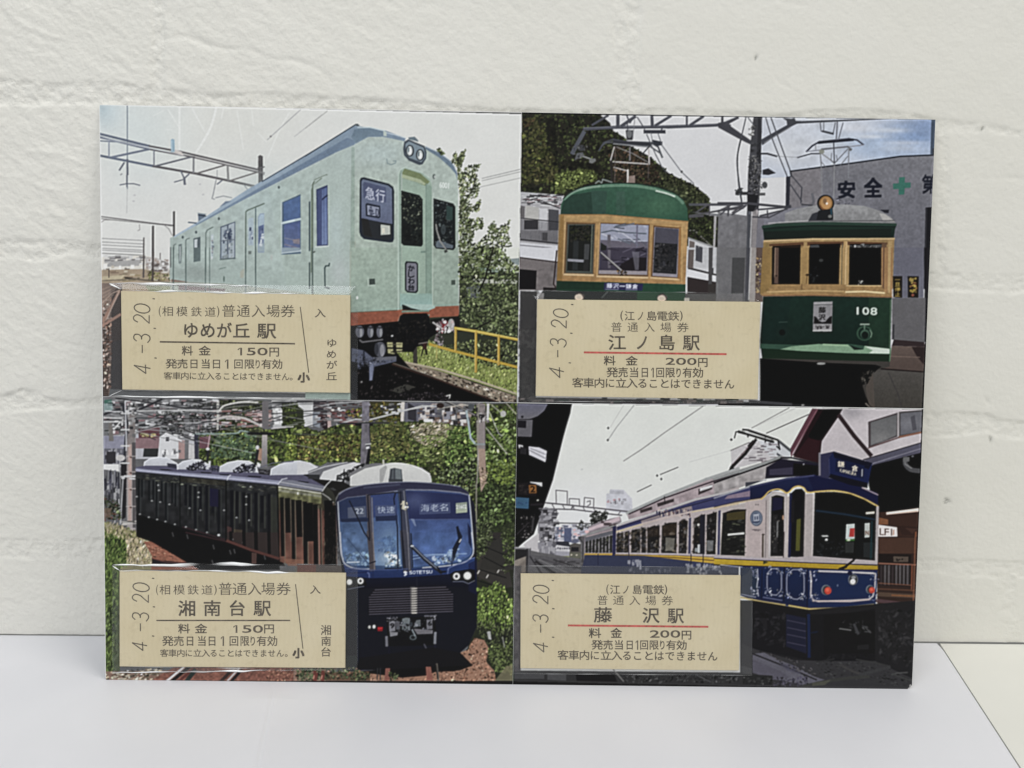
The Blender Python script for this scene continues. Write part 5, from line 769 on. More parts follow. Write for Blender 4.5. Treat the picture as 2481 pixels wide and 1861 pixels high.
    # underside
    F(a, "395,1170 800,1295 1255,1440 1760,1620 1770,1700 1000,1700 540,1430 400,1350", (14, 13, 14)); F(c, "395,0 900,0 1250,80 1800,290 1820,320 1080,290 540,90 400,40", (13, 12, 13)); S(c, "870,0 1250,85 1760,240", 14, (60, 40, 42)); F(c, "1500,190 1550,200 1545,300 1500,300", (90, 66, 60)); F(c, "1265,0 1750,0 1765,240 1265,80", (60, 50, 48)); 
    for x, y in ((740, 20), (880, 40), (1130, 140), (1290, 190), (1330, 180), (1120, 285), (730, 1370), (1620, 240)): S(c, [[x, y-20], [x+12, y+20]], 9, (130, 130, 130), .7)
    for x, y in ((1185, 25), (1310, 68), (1425, 98), (1545, 130), (1670, 166)): E(c, x, y, 14, 10, (216, 216, 216))
    for x, w in ((1300, 30), (1425, 30), (1540, 34), (1665, 30)): S(c, [[x, 0], [x+4, 90+(x-1300)*.3]], w, (14, 12, 16))
    S(c, "1265,80 1500,170 1760,250", 26, (96, 60, 54)); 
    F(c, "1800,250 2000,260 2000,320 1850,320", (150, 104, 84), None, .8)
    # near unit, side face seen in window b
    F(b, "60,790 180,780 240,830 380,830 520,900 400,960 365,1020 350,1700 262,1700 262,900", (36, 34, 32)); F(b, "0,690 0,660 80,665 200,715 130,780 0,785", (214, 214, 216));  F(b, "230,960 280,900 340,950 370,1020 350,1200 250,1080", (60, 60, 52)); S(b, "240,950 280,890 330,840", 10, (206, 206, 206)); S(b, "240,970 300,1010 350,1060", 8, (190, 190, 186))
    for x, y0, y1, w in ((300, 1060, 1660, 80), (345, 1100, 1660, 50)): S(b, [[x, y0], [x+8, y1]], w, (18, 16, 16)); S(b, [[x+w*.6, y0], [x+w*.6+6, y1]], 8, (130, 96, 84), .7)
    L(b, "250,1100 400,1060 410,1640 260,1640", 90, 10, 40, [(40, 36, 32), (90, 84, 74), (22, 20, 20)], 6, (1.4, 1.8), .7); F(b, "310,920 345,915 380,940 350,945", (70, 70, 70))
    L(d, "250,0 410,0 450,330 260,330", 60, 8, 40, [(60, 54, 46), (26, 22, 22), (110, 100, 84)], 6, (1.4, 1.8), .7)
    F(d, "0,300 440,320 470,390 0,380", (96, 88, 84)); F(d, "0,310 180,310 180,380 0,380", (120, 86, 78))
    # roof unit of leading car
    F(b, "215,835 215,780 300,730 420,690 540,670 640,690 600,740 480,800 470,860", (214, 214, 214)); F(b, "105,760 230,710 400,675 560,668 420,700 250,760 210,835 110,825", (120, 120, 126)); F(b, "105,790 215,790 215,835 105,830", (56, 56, 60)); S(b, "110,770 260,715 480,672", 8, (210, 210, 212)); L(b, "370,850 400,780 560,720 660,690 560,780 480,860", 80, 8, 34, [(44, 44, 46), (90, 90, 92), (24, 24, 26)]); S(b, "380,840 385,800 430,790", 10, (50, 50, 52)); S(b, "450,740 450,860", 9, (50, 50, 54)); F(b, "655,690 680,540 705,545 690,690", (30, 30, 32)); S(b, "640,690 560,720", 16, (40, 40, 42)); F(b, "655,490 700,485 705,545 660,540", (90, 90, 96)); S(b, "655,500 705,495", 9, (226, 226, 226)); F(b, "660,525 690,520 690,540 660,545", (226, 226, 228))
    F(b, "505,900 505,820 560,770 660,720 800,690 900,680 1000,685 1150,720 1250,770 1280,800 1290,865 900,860 600,895", (220, 220, 216), (206, 206, 204)); S(b, "510,815 570,765 670,715 820,688 1000,683 1160,722 1270,785", 10, (238, 238, 234), 1, True); F(b, "500,810 650,730 900,678 700,690 560,740 480,800", (130, 130, 132)); F(b, "790,740 850,700 860,720 820,860 790,870", (150, 150, 150), None, .6); S(b, "825,650 828,690", 16, (206, 206, 190))
    F(b, "890,735 930,725 1000,740 1010,855 875,855", (96, 102, 108)); F(b, "940,735 990,740 1000,840 945,830", (120, 128, 132)); F(b, "875,830 1010,835 1010,860 875,860", (66, 70, 76)); S(b, "905,740 895,830", 9, (60, 62, 70)); S(b, "930,730 930,830", 8, (60, 62, 70))
    # nose shell
    F(b, "370,1050 400,980 480,930 640,890 900,862 1130,860 1400,880 1560,905 1630,950 1660,1010 1700,1080 1716,1300 1716,1700 430,1700 380,1300", (38, 40, 62), (16, 17, 28)); F(b, "480,930 640,890 900,865 1130,862 1400,882 1560,908 1640,960 1640,980 1400,940 1020,935 680,985 390,1045 400,985", (54, 54, 80)); S(b, "400,980 480,930 640,890 900,866 1130,862 1400,882 1560,906", 9, (130, 134, 156), .9, True); S(b, "640,915 980,885", 20, (80, 84, 110), .7)
    F(d, "400,0 1716,0 1722,480 1720,900 1640,1080 1560,1150 1560,1300 560,1320 460,1300 430,400", (22, 24, 36)); F(d, "440,290 560,340 720,355 1060,345 1400,330 1560,300 1660,240 1700,240 1700,380 1460,400 1060,430 700,440 470,430", (46, 70, 128), (32, 50, 100)); F(d, "470,420 700,438 1060,430 1460,400 1700,370 1720,480 1720,520 1060,520 580,540 470,540", (22, 28, 58), (14, 17, 32)); F(d, "1640,300 1720,260 1722,600 1640,560", (24, 30, 70), None, .6)
    # windscreens
    F(b, "385,1050 480,1010 680,985 1020,940 1300,945 1560,965 1645,985 1665,1200 1690,1500 1680,1560 1640,1610 1560,1640 1400,1670 1100,1690 720,1695 520,1680 440,1640 415,1550", (52, 78, 122)); 
    F(b, "395,1055 480,1015 675,995 690,1660 520,1660 440,1600 425,1500", (62, 84, 128), (96, 124, 164)); F(b, "395,1055 480,1015 675,995 680,1230 410,1240", (48, 60, 96)); F(b, "695,985 920,960 960,970 1000,1660 710,1660", (60, 80, 130), (110, 140, 180)); F(b, "700,985 920,960 950,970 960,1180 720,1200", (60, 76, 128)); F(b, "1040,945 1300,945 1560,965 1640,985 1660,1200 1680,1500 1660,1560 1560,1620 1400,1650 1090,1680", (58, 74, 124), (84, 112, 168)); F(b, "1040,945 1640,985 1655,1220 1070,1215", (44, 52, 96)); G(b, 1130, 1040, 120, 80, (96, 108, 150), .6)
    N(b, "430,1240 680,1230 690,1640 450,1610", .12, 50); N(b, "1090,1230 1650,1230 1670,1560 1100,1660", .12, 60); G(b, 880, 1400, 80, 120, (130, 160, 190), .5); G(b, 850, 1590, 90, 70, (176, 196, 214), .7); G(b, 1330, 1420, 200, 90, (86, 120, 180), .5); G(b, 560, 1450, 120, 160, (104, 132, 172), .5)
    N(d, "420,0 690,0 700,340 450,290", .15, 40); N(d, "1095,0 1670,0 1650,240 1400,318 1100,335", .14, 50)
    L(d, "840,180 920,180 1000,320 840,330", 70, 8, 40, [(196, 214, 226), (150, 176, 200), (110, 140, 176), (226, 234, 240)], 1.5, (0, 3), .8); L(d, "460,200 690,180 690,330 480,290", 90, 8, 34, [(130, 160, 190), (90, 116, 150), (150, 176, 200)], 1.5, (0, 3), .6); L(d, "1290,230 1500,200 1560,270 1300,310", 60, 8, 40, [(150, 176, 206), (110, 140, 186), (190, 206, 226)], 1.5, (0, 3), .7); L(d, "1440,160 1560,150 1540,250 1440,240", 40, 8, 30, [(140, 170, 206), (190, 210, 230)], 1.5, (0, 3), .6); L(d, "770,60 940,40 940,180 780,180", 50, 10, 50, [(110, 146, 190), (80, 110, 160)], 1.5, (0, 3), .4)
    S(d, "840,345 1000,345", 9, (20, 24, 36)); S(d, "475,288 595,283", 10, (206, 216, 226))
    for z, s in ((b, "390,1050 415,1500 440,1600"), (d, "412,0 425,200 450,290 520,335 620,350 690,352")): S(z, s, 12, (176, 180, 190), 1, True)
    for z, s in ((b, "1645,985 1665,1200 1690,1500"), (d, "1670,0 1688,160 1670,230 1600,285 1450,318 1200,338")): S(z, s, 11, (190, 194, 204), 1, True)
    S(b, "690,985 1000,940 1060,935 1300,938 1560,962 1640,985", 12, (130, 134, 156)); S(b, "395,1050 480,1010 680,988", 8, (110, 114, 134))
    for z, s, w, k in ((b, "680,990 700,1400 715,1700", 44, (86, 80, 88)), (d, "690,0 725,350", 50, (84, 78, 84)), (b, "675,990 695,1400", 10, (30, 32, 46)), (b, "715,1010 740,1700", 10, (130, 126, 132)), (b, "1000,945 1040,1300 1060,1700", 74, (66, 70, 90)), (d, "1020,0 1050,350", 74, (74, 74, 88)), (b, "990,950 1000,1300 1020,1700", 10, (30, 34, 50)), (b, "1020,945 1060,1400 1075,1700", 9, (130, 132, 146)), (d, "1005,0 1035,340", 10, (30, 32, 46)), (d, "1060,0 1075,340", 10, (120, 120, 130)), (b, "940,970 925,1020 960,1300 965,1700", 12, (30, 34, 54)), (d, "960,0 965,250", 9, (36, 40, 60)), (b, "680,985 920,960 1000,965", 12, (40, 44, 62)), (d, "720,0 745,300", 8, (130, 124, 126))): S(z, s, w, k)
    L(b, "990,1060 1060,1040 1060,1130 1000,1120", 12, 10, 30, [(206, 196, 170), (240, 236, 220), (150, 146, 140)], 1.5); F(b, "1005,1040 1030,1040 1030,1130 1008,1120", (206, 200, 180))
    F(b, "483,1105 655,1090 660,1195 487,1208", (90, 98, 122)); TX(b, "22", 553, 1112, 84, 56, (206, 214, 224), .0, -.03); F(b, "745,1085 945,1080 945,1180 750,1190", (78, 90, 130)); TX(b, "快速", 765, 1092, 172, 72, (196, 206, 222), .0, -.02); F(b, "1168,1068 1465,1055 1468,1160 1170,1172", (74, 84, 124)); TX(b, "海老名", 1180, 1072, 266, 76, (196, 206, 222), .0, -.03); F(b, "1518,1062 1626,1052 1628,1150 1520,1160", (150, 160, 150)); F(b, "1520,1120 1626,1112 1628,1150 1522,1160", (176, 186, 166)); TX(b, "21602", 1520, 1080, 102, 40, (226, 230, 226), .02, -.06)
    F(b, "750,1190 960,1180 960,1230 752,1235", (40, 50, 84)); F(b, "420,1215 680,1205 680,1240 425,1245", (40, 50, 80)); S(b, "1080,1220 1650,1215", 7, (84, 96, 140))
    S(b, "500,1040 560,1160 640,1340 695,1420", 12, (30, 34, 50)); S(b, "480,1400 680,1640", 7, (60, 80, 116)); S(b, "750,1620 690,1640", 10, (30, 34, 50)); F(b, "1085,1210 1120,1215 1140,1285 1125,1280", (130, 146, 180), None, .8); S(b, "1100,1600 1300,1560 1620,1545", 8, (140, 166, 206)); S(d, "1100,225 1300,210 1620,205", 8, (140, 166, 206)); F(b, "1520,1290 1540,1280 1560,1340 1580,1380 1560,1450 1500,1530 1485,1500 1540,1400", (26, 32, 52)); S(b, "1490,1520 1480,1660", 10, (40, 50, 80)); F(d, "1490,180 1560,20 1580,40 1520,200 1495,290", (30, 36, 56)); F(b, "1630,1250 1660,1300 1670,1500 1640,1440", (34, 42, 80))
    # wiper and front details
    for z, s, w, k in ((b, "1090,1360 1105,1680", 10, (30, 34, 46)), (d, "1090,10 1105,330", 9, (36, 40, 54)), (b, "1090,1470 1220,1600 1330,1690", 32, (36, 40, 54)), (b, "1100,1468 1230,1595 1330,1680", 9, (150, 160, 180)), (d, "1090,125 1220,250 1380,385", 32, (34, 38, 50)), (d, "1100,125 1220,245 1370,370", 9, (150, 160, 180)), (d, "1340,330 1370,380 1420,375", 16, (24, 26, 36))): S(z, s, w, k)
    E(d, 1100, 130, 18, 10, (190, 196, 206)); S(d, "1440,360 1450,340 1700,240", 8, (110, 124, 170)); S(d, "1440,395 1450,345", 8, (110, 124, 170)); S(d, "670,380 690,400 690,430", 12, (96, 110, 160)); S(d, "470,395 670,380", 9, (30, 40, 84)); S(d, "725,360 725,440", 6, (30, 40, 84)); S(d, "1060,350 1060,430", 6, (30, 40, 84)); S(d, "470,345 560,342 700,360 1060,350", 9, (84, 100, 150), .8)
    TX(d, "SOTETSU", 1072, 368, 222, 34, (226, 230, 240), .03, -.04, 1, False, .12); F(d, "1018,375 1035,368 1060,385 1040,392 1058,400 1030,418 1018,410 1036,400 1020,388", (226, 230, 240))
    F(d, "1460,400 1500,375 1660,350 1700,360 1705,470 1640,490 1590,460 1480,470", (10, 12, 20)); F(d, "470,440 560,430 650,440 670,500 640,515 470,545", (10, 12, 20))
    for x, y, r in ((500, 475, 30), (606, 465, 32), (1525, 420, 36), (1630, 415, 40)): E(d, x, y, r, r, (170, 170, 166)); E(d, x, y, r*.8, r*.8, (226, 226, 222)); E(d, x, y, r*.4, r*.45, (60, 60, 64) if x in (606, 1525) else (240, 240, 236))
    S(d, "1490,470 1590,470 1640,490 1700,460", 7, (130, 134, 150)); S(d, "475,545 640,515", 7, (130, 134, 150))
    F(d, "690,600 740,545 1080,530 1420,515 1480,580 1495,740 1080,775 680,790", (20, 18, 26))
    for i in range(11): 
        y = 545+i*23.2; k = max(0, 3-i)
        S(d, [[690+k*18, y+6], [1080, y-8], [1490-k*22, y-22]], 10, (92, 88, 100)); S(d, [[1100, y-6], [1145, y-8]], 15, (216, 210, 200)); 
    F(d, "1080,520 1130,515 1130,770 1085,775", (150, 146, 140), None, .45); E(d, 1145, 605, 12, 200, (60, 58, 66), .3)
    F(d, "470,545 575,545 575,1260 470,1300", (26, 29, 37), (34, 36, 38)); S(d, "578,545 578,1300", 9, (44, 50, 66)); F(d, "466,1180 575,1180 575,1330 466,1330", (48, 54, 52), None, .8)
    # coupler
    F(d, "850,820 1320,800 1330,960 1310,1080 870,1090", (18, 18, 22)); F(d, "880,845 935,845 940,945 882,950", (140, 140, 148)); TX(d, "9", 888, 868, 44, 50, (24, 24, 28), .02); F(d, "1238,835 1292,830 1296,925 1240,930", (120, 120, 128)); TX(d, "6", 1250, 848, 40, 46, (24, 24, 28), .02); F(d, "1005,825 1040,815 1080,820 1080,930 1045,950 1005,930", (118, 126, 130)); F(d, "935,850 980,850 985,930 945,930", (96, 96, 104)); F(d, "1140,840 1180,835 1182,900 1110,910", (110, 116, 120)); F(d, "1110,920 1300,935 1298,970 1150,975", (120, 118, 124)); F(d, "885,950 965,955 960,985 890,998", (140, 140, 146)); E(d, 1090, 880, 18, 24, (60, 66, 72)); E(d, 1110, 1005, 34, 26, (96, 106, 110)); E(d, 1108, 1005, 20, 16, (20, 22, 26)); S(d, "855,1000 858,1085", 26, (120, 120, 130)); S(d, "1322,960 1318,1060", 26, (130, 132, 140)); S(d, "860,820 945,830", 14, (110, 110, 120)); S(d, "1220,800 1320,800", 14, (110, 110, 120)); L(d, "860,800 960,810 950,850 850,850", 24, 6, 16, [(150, 150, 156), (60, 60, 66)]); L(d, "1210,790 1330,790 1330,850 1230,840", 24, 6, 16, [(150, 150, 156), (60, 60, 66)]); L(d, "940,840 1240,840 1240,960 950,960", 60, 6, 20, [(60, 62, 70), (130, 132, 140), (28, 28, 32), (90, 96, 104)]); S(d, "1100,930 1130,990", 14, (140, 150, 156))
    E(d, 692, 906, 14, 17, (176, 176, 172)); E(d, 736, 902, 15, 19, (214, 214, 210)); F(d, "768,905 822,905 818,945 770,945", (150, 28, 34)); F(d, "770,910 815,908 812,925 772,928", (196, 44, 50)); S(d, "1215,1070 1270,1175", 14, (84, 84, 96)); S(d, "880,1090 880,1200", 16, (28, 26, 50), .7); S(d, "1320,1080 1320,1140", 16, (34, 34, 60), .7)
    # right side ground, steps, bush
    F(d, "1722,0 2095,0 2065,560 2065,1420 1560,1420 1640,1080 1720,900", (46, 50, 36)); F(d, "1840,0 1960,0 1830,360 1740,480 1720,300", (56, 52, 50)); F(d, "1730,150 2000,200 2060,520 1960,540 1720,420", (64, 60, 56)); L(d, "1722,0 1840,0 1740,260 1722,240", 80, 10, 30, [(60, 66, 44), (110, 118, 84), (36, 40, 28)]); L(d, "1960,0 2085,0 2085,330 1980,400 1900,200", 140, 10, 32, [(56, 62, 38), (96, 104, 70), (36, 38, 28), (130, 136, 110)])
    for i in range(5): S(d, [[1730+i*20, 460-i*105], [1980+i*20, 540-i*105]], 9, (26, 26, 26))
    for x, y in ((1735, 380), (1820, 420), (1880, 130), (1970, 145), (1925, 370), (1560, 80), (1960, 345)): S(d, [[x-8, y+14], [x+8, y-14]], 11, (210, 206, 200))
    F(b, "1830,1440 1990,1380 2095,1500 2095,1700 1740,1700", (58, 56, 52)); L(b, "1716,1250 1900,1240 1860,1440 1730,1640", 170, 10, 30, [(56, 62, 42), (110, 116, 90), (34, 38, 28), (80, 88, 60)]); L(b, "1960,1380 2095,1260 2095,1660 1980,1660", 150, 10, 30, [(60, 70, 40), (40, 46, 30), (110, 120, 80)]); S(b, "1790,1580 1980,1680", 8, (26, 26, 26)); S(b, "1820,1490 1990,1560", 8, (26, 26, 26))
    L(d, "1725,540 1860,520 1900,460 1960,500 2065,640 2065,900 1940,960 1730,880", 700, 10, 30, [(110, 128, 62), (136, 156, 84), (84, 100, 46), (60, 74, 36), (156, 172, 104)], 2, (-2, -.6)); L(d, "1720,850 2065,880 2065,1100 1820,1080 1720,960", 240, 10, 34, [(50, 54, 38), (84, 92, 60), (34, 36, 28), (110, 116, 84)], 3, (-2.4, -.8)); L(d, "1820,1080 2065,1060 2060,1360 1900,1330 1830,1200", 380, 10, 34, [(66, 74, 44), (96, 106, 66), (46, 52, 32), (124, 130, 90)], 2); F(d, "1815,950 1850,945 1860,1030 1830,1020", (206, 206, 206), None, .8); S(d, "1965,1000 1985,1100", 9, (150, 150, 150)); F(d, "2000,1280 2065,1270 2065,1420 1890,1420", (150, 142, 110), None, .7)
    gr = "1650,1080 1700,1010 1790,1030 1830,1100 1810,1240 1890,1330 1900,1420 700,1420 600,1340 1560,1310 1650,1270 1560,1150 1640,1120"
    F(d, gr, (170, 128, 104)); L(d, gr, 700, 6, 18, [(206, 166, 140), (130, 92, 72), (186, 140, 112), (96, 66, 52), (160, 118, 96)], 1.8); F(d, "560,1300 860,1330 1260,1340 1560,1320 1680,1270 1560,1150 1300,1100 600,1200", (24, 23, 27)); F(d, "560,1330 860,1370 1000,1390 1230,1370 1330,1330 1500,1330 1600,1300 1680,1275 1500,1280", (16, 14, 16)); F(d, "0,1340 690,1330 700,1420 0,1420", (110, 84, 66))
    for s in ("770,1300 765,1410", "795,1300 795,1410"): S(d, s, 9, (60, 60, 64))
    F(d, "845,1300 890,1300 885,1415 835,1415", (150, 96, 84)); F(d, "1230,1285 1280,1285 1300,1415 1240,1415", (156, 100, 86)); S(d, "1335,1260 1350,1410", 20, (110, 104, 96)); S(d, "1330,1265 1345,1400", 8, (40, 36, 36)); L(d, "560,1310 700,1350 690,1410 500,1410", 90, 8, 24, [(60, 66, 46), (110, 116, 84), (40, 42, 32)]); L(d, "880,1330 960,1370 960,1410 890,1410", 60, 8, 22, [(70, 78, 52), (120, 124, 96), (44, 44, 34)])
    # strip under the ticket: sleepers, rails, stones
    F(c, "98,1330 2212,1300 2212,1430 98,1430", (150, 120, 104)); L(c, "100,1340 660,1290 640,1420 100,1420", 240, 7, 22, [(190, 176, 150), (130, 116, 96), (90, 78, 66), (206, 196, 176)], 1.8, (-.6, .2)); F(c, "560,1400 760,1290 1900,1290 1900,1420 560,1420", (140, 92, 78)); N(c, "560,1400 760,1290 1900,1290 1900,1420 560,1420", .2, 18)
    for s, w, k in (("690,1420 850,1290", 22, (214, 210, 210)), ("740,1420 900,1290", 30, (30, 28, 30)), ("810,1420 950,1300", 26, (110, 60, 54)), ("880,1420 960,1320", 40, (50, 60, 56)), ("1270,1420 1380,1300", 16, (190, 186, 186)), ("1310,1420 1400,1320", 26, (40, 36, 38)), ("1210,1420 1310,1320", 30, (70, 54, 50))): S(c, s, w, k)
    L(c, "1650,1300 2000,1310 2000,1420 1650,1420", 130, 6, 16, [(190, 140, 116), (120, 84, 66), (160, 116, 92)]); L(c, "1950,1300 2212,1320 2212,1420 1960,1420", 110, 8, 26, [(66, 84, 60), (110, 120, 96), (44, 50, 40)]); L(d, "0,1300 560,1290 680,1400 0,1410", 300, 8, 24, [(66, 80, 54), (120, 124, 100), (44, 48, 38), (150, 110, 90), (96, 100, 80)])
    for x in (2110, 2180): S(c, [[x, 1420], [x+10, 1350]], 26, (120, 60, 54))
    for x in (165, 240): S(d, [[x, 1410], [x+6, 1330]], 30, (120, 66, 56)); S(d, [[x-8, 1400], [x-2, 1370]], 10, (214, 150, 130))

def draw_blue_tram():
    a, b, c, d = Z(1230, 960), Z(1730, 960), Z(1230, 1280), Z(1730, 1280)
    clip_to([(1253.2, 976.3), (2233.8, 991.5), (2210.5, 1671), (1242, 1651)])
    F(a, "0,0 4200,0 4200,2900 0,2900", (226, 228, 222), (228, 228, 226)); G(a, 700, 1100, 500, 260, (232, 232, 236), .6)
    for s, w, k in (("1210,85 1040,300 960,420", 6, (150, 150, 150)), ("1110,85 980,300", 5, (196, 196, 192)), ("1870,95 1500,350 1280,510 1110,620", 9, (150, 148, 146)), ("1630,680 1460,750", 8, (100, 98, 98)), ("1375,850 1240,915", 8, (100, 98, 98)), ("2130,520 2212,485", 6, (130, 128, 126)), ("1740,630 2130,520", 4, (200, 200, 198))): S(a, s, w, k)
    for x, y in ((962, 305), (958, 420), (1430, 760), (1470, 793), (2140, 416)): E(a, x, y, 9, 11, (50, 50, 52))
    E(a, 710, 700, 12, 8, (206, 206, 206))
    for s, w, k in (("720,110 360,305", 6, (120, 116, 116)), ("780,115 400,290", 4, (196, 194, 192)), ("905,175 500,355", 8, (90, 86, 86))): S(b, s, w, k)
    # platform roof, left
    F(a, "60,60 615,70 600,160 520,430 430,800 360,1010 300,1180 250,1320 150,1400 60,1480", (14, 13, 15)); S(a, "612,80 520,430 430,800 350,1030", 8, (70, 66, 70)); F(a, "95,70 385,75 350,140 290,190 210,220 95,220", (110, 110, 130), (120, 118, 124)); F(a, "95,225 240,225 230,390 95,385", (110, 108, 114)); F(a, "98,232 178,235 175,305 98,300", (34, 32, 38)); E(a, 140, 198, 12, 12, (36, 34, 40)); F(a, "200,480 300,490 375,525 362,632 205,560", (216, 214, 222)); S(a, "205,515 370,600", 9, (150, 148, 156)); S(a, "210,495 370,560", 7, (150, 148, 156)); F(a, "100,462 145,470 150,490 110,500", (200, 198, 200)); F(a, "210,818 330,826 330,868 290,850 220,830", (206, 206, 206)); F(a, "120,480 180,500 180,560 120,550", (46, 44, 48))
    F(a, "100,830 200,825 275,840 275,960 100,940", (32, 28, 30)); for_n = [boxes(a, 105, 835, 190, 935, 26, 20, 9, [(60, 54, 52), (46, 40, 40)])]; F(a, "200,850 275,845 278,930 205,930", (130, 86, 46)); F(a, "208,858 268,854 270,922 212,922", (158, 106, 54)); TX(a, "2", 215, 858, 50, 62, (40, 26, 16), .03); F(a, "75,965 205,975 200,1078 72,1070", (62, 102, 134)); boxes(a, 85, 1010, 190, 1030, 14, 16, 12, [(50, 84, 120), (66, 100, 140)]); F(a, "210,1030 350,1020 350,1045 220,1050", (40, 36, 40)); E(a, 288, 996, 12, 7, (200, 200, 190)); L(a, "130,1160 260,1130 250,1320 120,1400", 40, 8, 24, [(60, 56, 56), (120, 116, 114), (30, 28, 30)]); S(a, "90,1320 200,1210", 8, (70, 66, 68)); S(a, "245,1160 235,1290", 22, (60, 58, 60))
    # far end: gantry, tower, trees, buildings
    F(a, "940,1090 945,935 975,930 980,890 1110,895 1140,930 1190,980 1195,1110 1100,1120", (206, 206, 214)); F(a, "975,905 1110,905 1110,935 975,935", (186, 186, 194)); boxes(a, 945, 975, 1120, 1020, 30, 12, 16, [(130, 128, 134), (160, 158, 164), (196, 150, 156)]); N(a, "940,1090 945,935 980,890 1140,930 1195,1110", .05, 24)
    for s in ("465,1020 462,900 570,910 570,1040", "590,1040 590,980 685,985 688,1050", "730,1050 735,970 825,980 822,1060", "760,1010 790,1000 790,1035 765,1050"): S(a, s, 9, (120, 116, 120))
    for s, w in (("360,1020 620,1045 1160,1105", 14), ("300,1075 640,1085 1000,1130 1090,1140", 12), ("420,1025 450,1080", 8), ("520,1035 550,1085", 8), ("620,1045 640,1085", 8), ("720,1060 745,1105", 8), ("820,1070 850,1115", 8), ("930,1085 960,1125", 8), ("620,1045 610,1075 640,1050", 9), ("1080,1100 1060,1130", 8)): S(a, s, w, (110, 106, 112))
    F(a, "330,1080 360,1060 450,1090 490,1120 440,1210 460,1250 440,1540 290,1540 290,1220", (140, 138, 144)); boxes(a, 300, 1080, 450, 1500, 110, 40, 26, [(120, 118, 124), (170, 168, 174), (90, 88, 94), (196, 194, 198), (60, 58, 62)]); S(a, "290,1210 860,1220", 12, (120, 118, 122)); F(a, "150,1420 300,1310 300,1510 210,1500", (200, 196, 198)); F(a, "450,1270 770,1250 770,1400 450,1400", (196, 194, 204)); boxes(a, 450, 1220, 770, 1390, 90, 44, 22, [(214, 212, 220), (150, 148, 160), (110, 114, 136), (230, 190, 190), (176, 180, 196)]); F(a, "540,1260 610,1260 610,1400 540,1400", (96, 104, 136)); L(a, "790,1130 840,1100 960,1110 950,1170 870,1230 800,1220", 110, 10, 26, [(50, 52, 46), (34, 36, 32), (80, 82, 76)]); L(a, "690,1220 700,1180 730,1220", 20, 8, 16, [(60, 60, 56)]); L(a, "660,1240 830,1210 800,1260 680,1280", 40, 8, 20, [(70, 72, 70), (110, 110, 112)]); F(a, "460,1390 580,1390 600,1430 600,1450 450,1430", (60, 60, 72)); F(a, "450,1420 590,1440 590,1490 450,1480", (206, 204, 208)); boxes(a, 450, 1445, 590, 1460, 16, 12, 12, [(90, 88, 100)]); F(a, "445,1480 600,1490 590,1560 440,1560", (170, 168, 178)); F(a, "460,1530 590,1530 590,1560 460,1560", (150, 156, 96)); boxes(a, 290, 1380, 450, 1540, 40, 30, 50, [(150, 148, 156), (110, 108, 116), (176, 174, 180)]); E(a, 372, 1270, 12, 12, (30, 30, 32)); E(a, 300, 1392, 10, 8, (230, 230, 230))
    F(a, "598,1420 640,1405 700,1415 705,1560 590,1555", (96, 92, 88)); F(a, "610,1445 680,1445 680,1485 610,1485", (40, 40, 44)); F(a, "590,1495 700,1500 700,1550 592,1550", (110, 110, 96)); E(a, 610, 1518, 8, 7, (230, 220, 200)); E(a, 660, 1520, 8, 7, (220, 210, 190))
    # ground left
    F(a, "60,1480 300,1510 440,1560 600,1555 760,1600 760,1700 40,1700", (110, 106, 106)); F(c, "40,170 300,230 740,300 740,440 40,440", (110, 108, 110)); F(c, "60,200 180,250 180,420 40,430", (130, 120, 112)); F(a, "70,1480 180,1490 170,1560 80,1640 40,1640", (150, 140, 130)); boxes(a, 430, 1560, 760, 1640, 70, 40, 14, [(60, 56, 58), (150, 148, 150), (90, 88, 90), (40, 38, 40)]); 
    for s, w, k in (("260,1560 420,1700", 18, (50, 48, 50)), ("210,1530 320,1700", 12, (60, 58, 60)), ("330,1560 640,1650", 12, (70, 66, 70)), ("70,1450 215,1458 205,1700", 16, (96, 94, 98)), ("75,1448 215,1455", 9, (190, 188, 190)), ("185,1465 180,1700", 16, (60, 58, 62))): S(a, s, w, k)
    F(a, "70,1465 185,1470 180,1530 70,1570", (44, 42, 44)); F(c, "200,250 740,310 740,440 200,440", (96, 94, 98), None, .6)
    for s, w, k in (("270,320 450,430", 22, (50, 48, 50)), ("300,300 600,440", 10, (130, 128, 130)), ("215,270 330,440", 12, (56, 54, 58)), ("190,200 185,430", 16, (56, 54, 58)), ("440,300 740,400", 14, (66, 64, 66))): S(c, s, w, k)
    # building right
    F(b, "940,115 2000,128 2000,700 1480,680 1010,620 720,560 730,500", (196, 190, 196), (206, 196, 202)); F(b, "1010,440 1190,200 1500,560 1480,690 1000,600", (200, 192, 196)); F(b, "1180,120 2000,130 1990,500 1500,570 1200,200", (206, 198, 202)); G(b, 1320, 150, 120, 70, (150, 146, 152), .6)
    F(b, "940,118 1010,122 760,520 740,590 725,510", (104, 62, 74)); F(b, "990,122 1060,125 800,560 750,570", (70, 36, 44)); F(b, "1000,122 1230,122 1190,195 1030,430 1010,640 760,580", (40, 22, 26)); F(b, "1050,122 1225,122 1150,230 1020,410 960,440 900,380", (16, 12, 14)); F(b, "900,400 1030,430 1000,640 760,580 840,480", (56, 26, 32)); S(b, "1195,185 1340,380 1500,565", 40, (58, 42, 46)); S(b, "990,125 740,560", 9, (140, 96, 106))
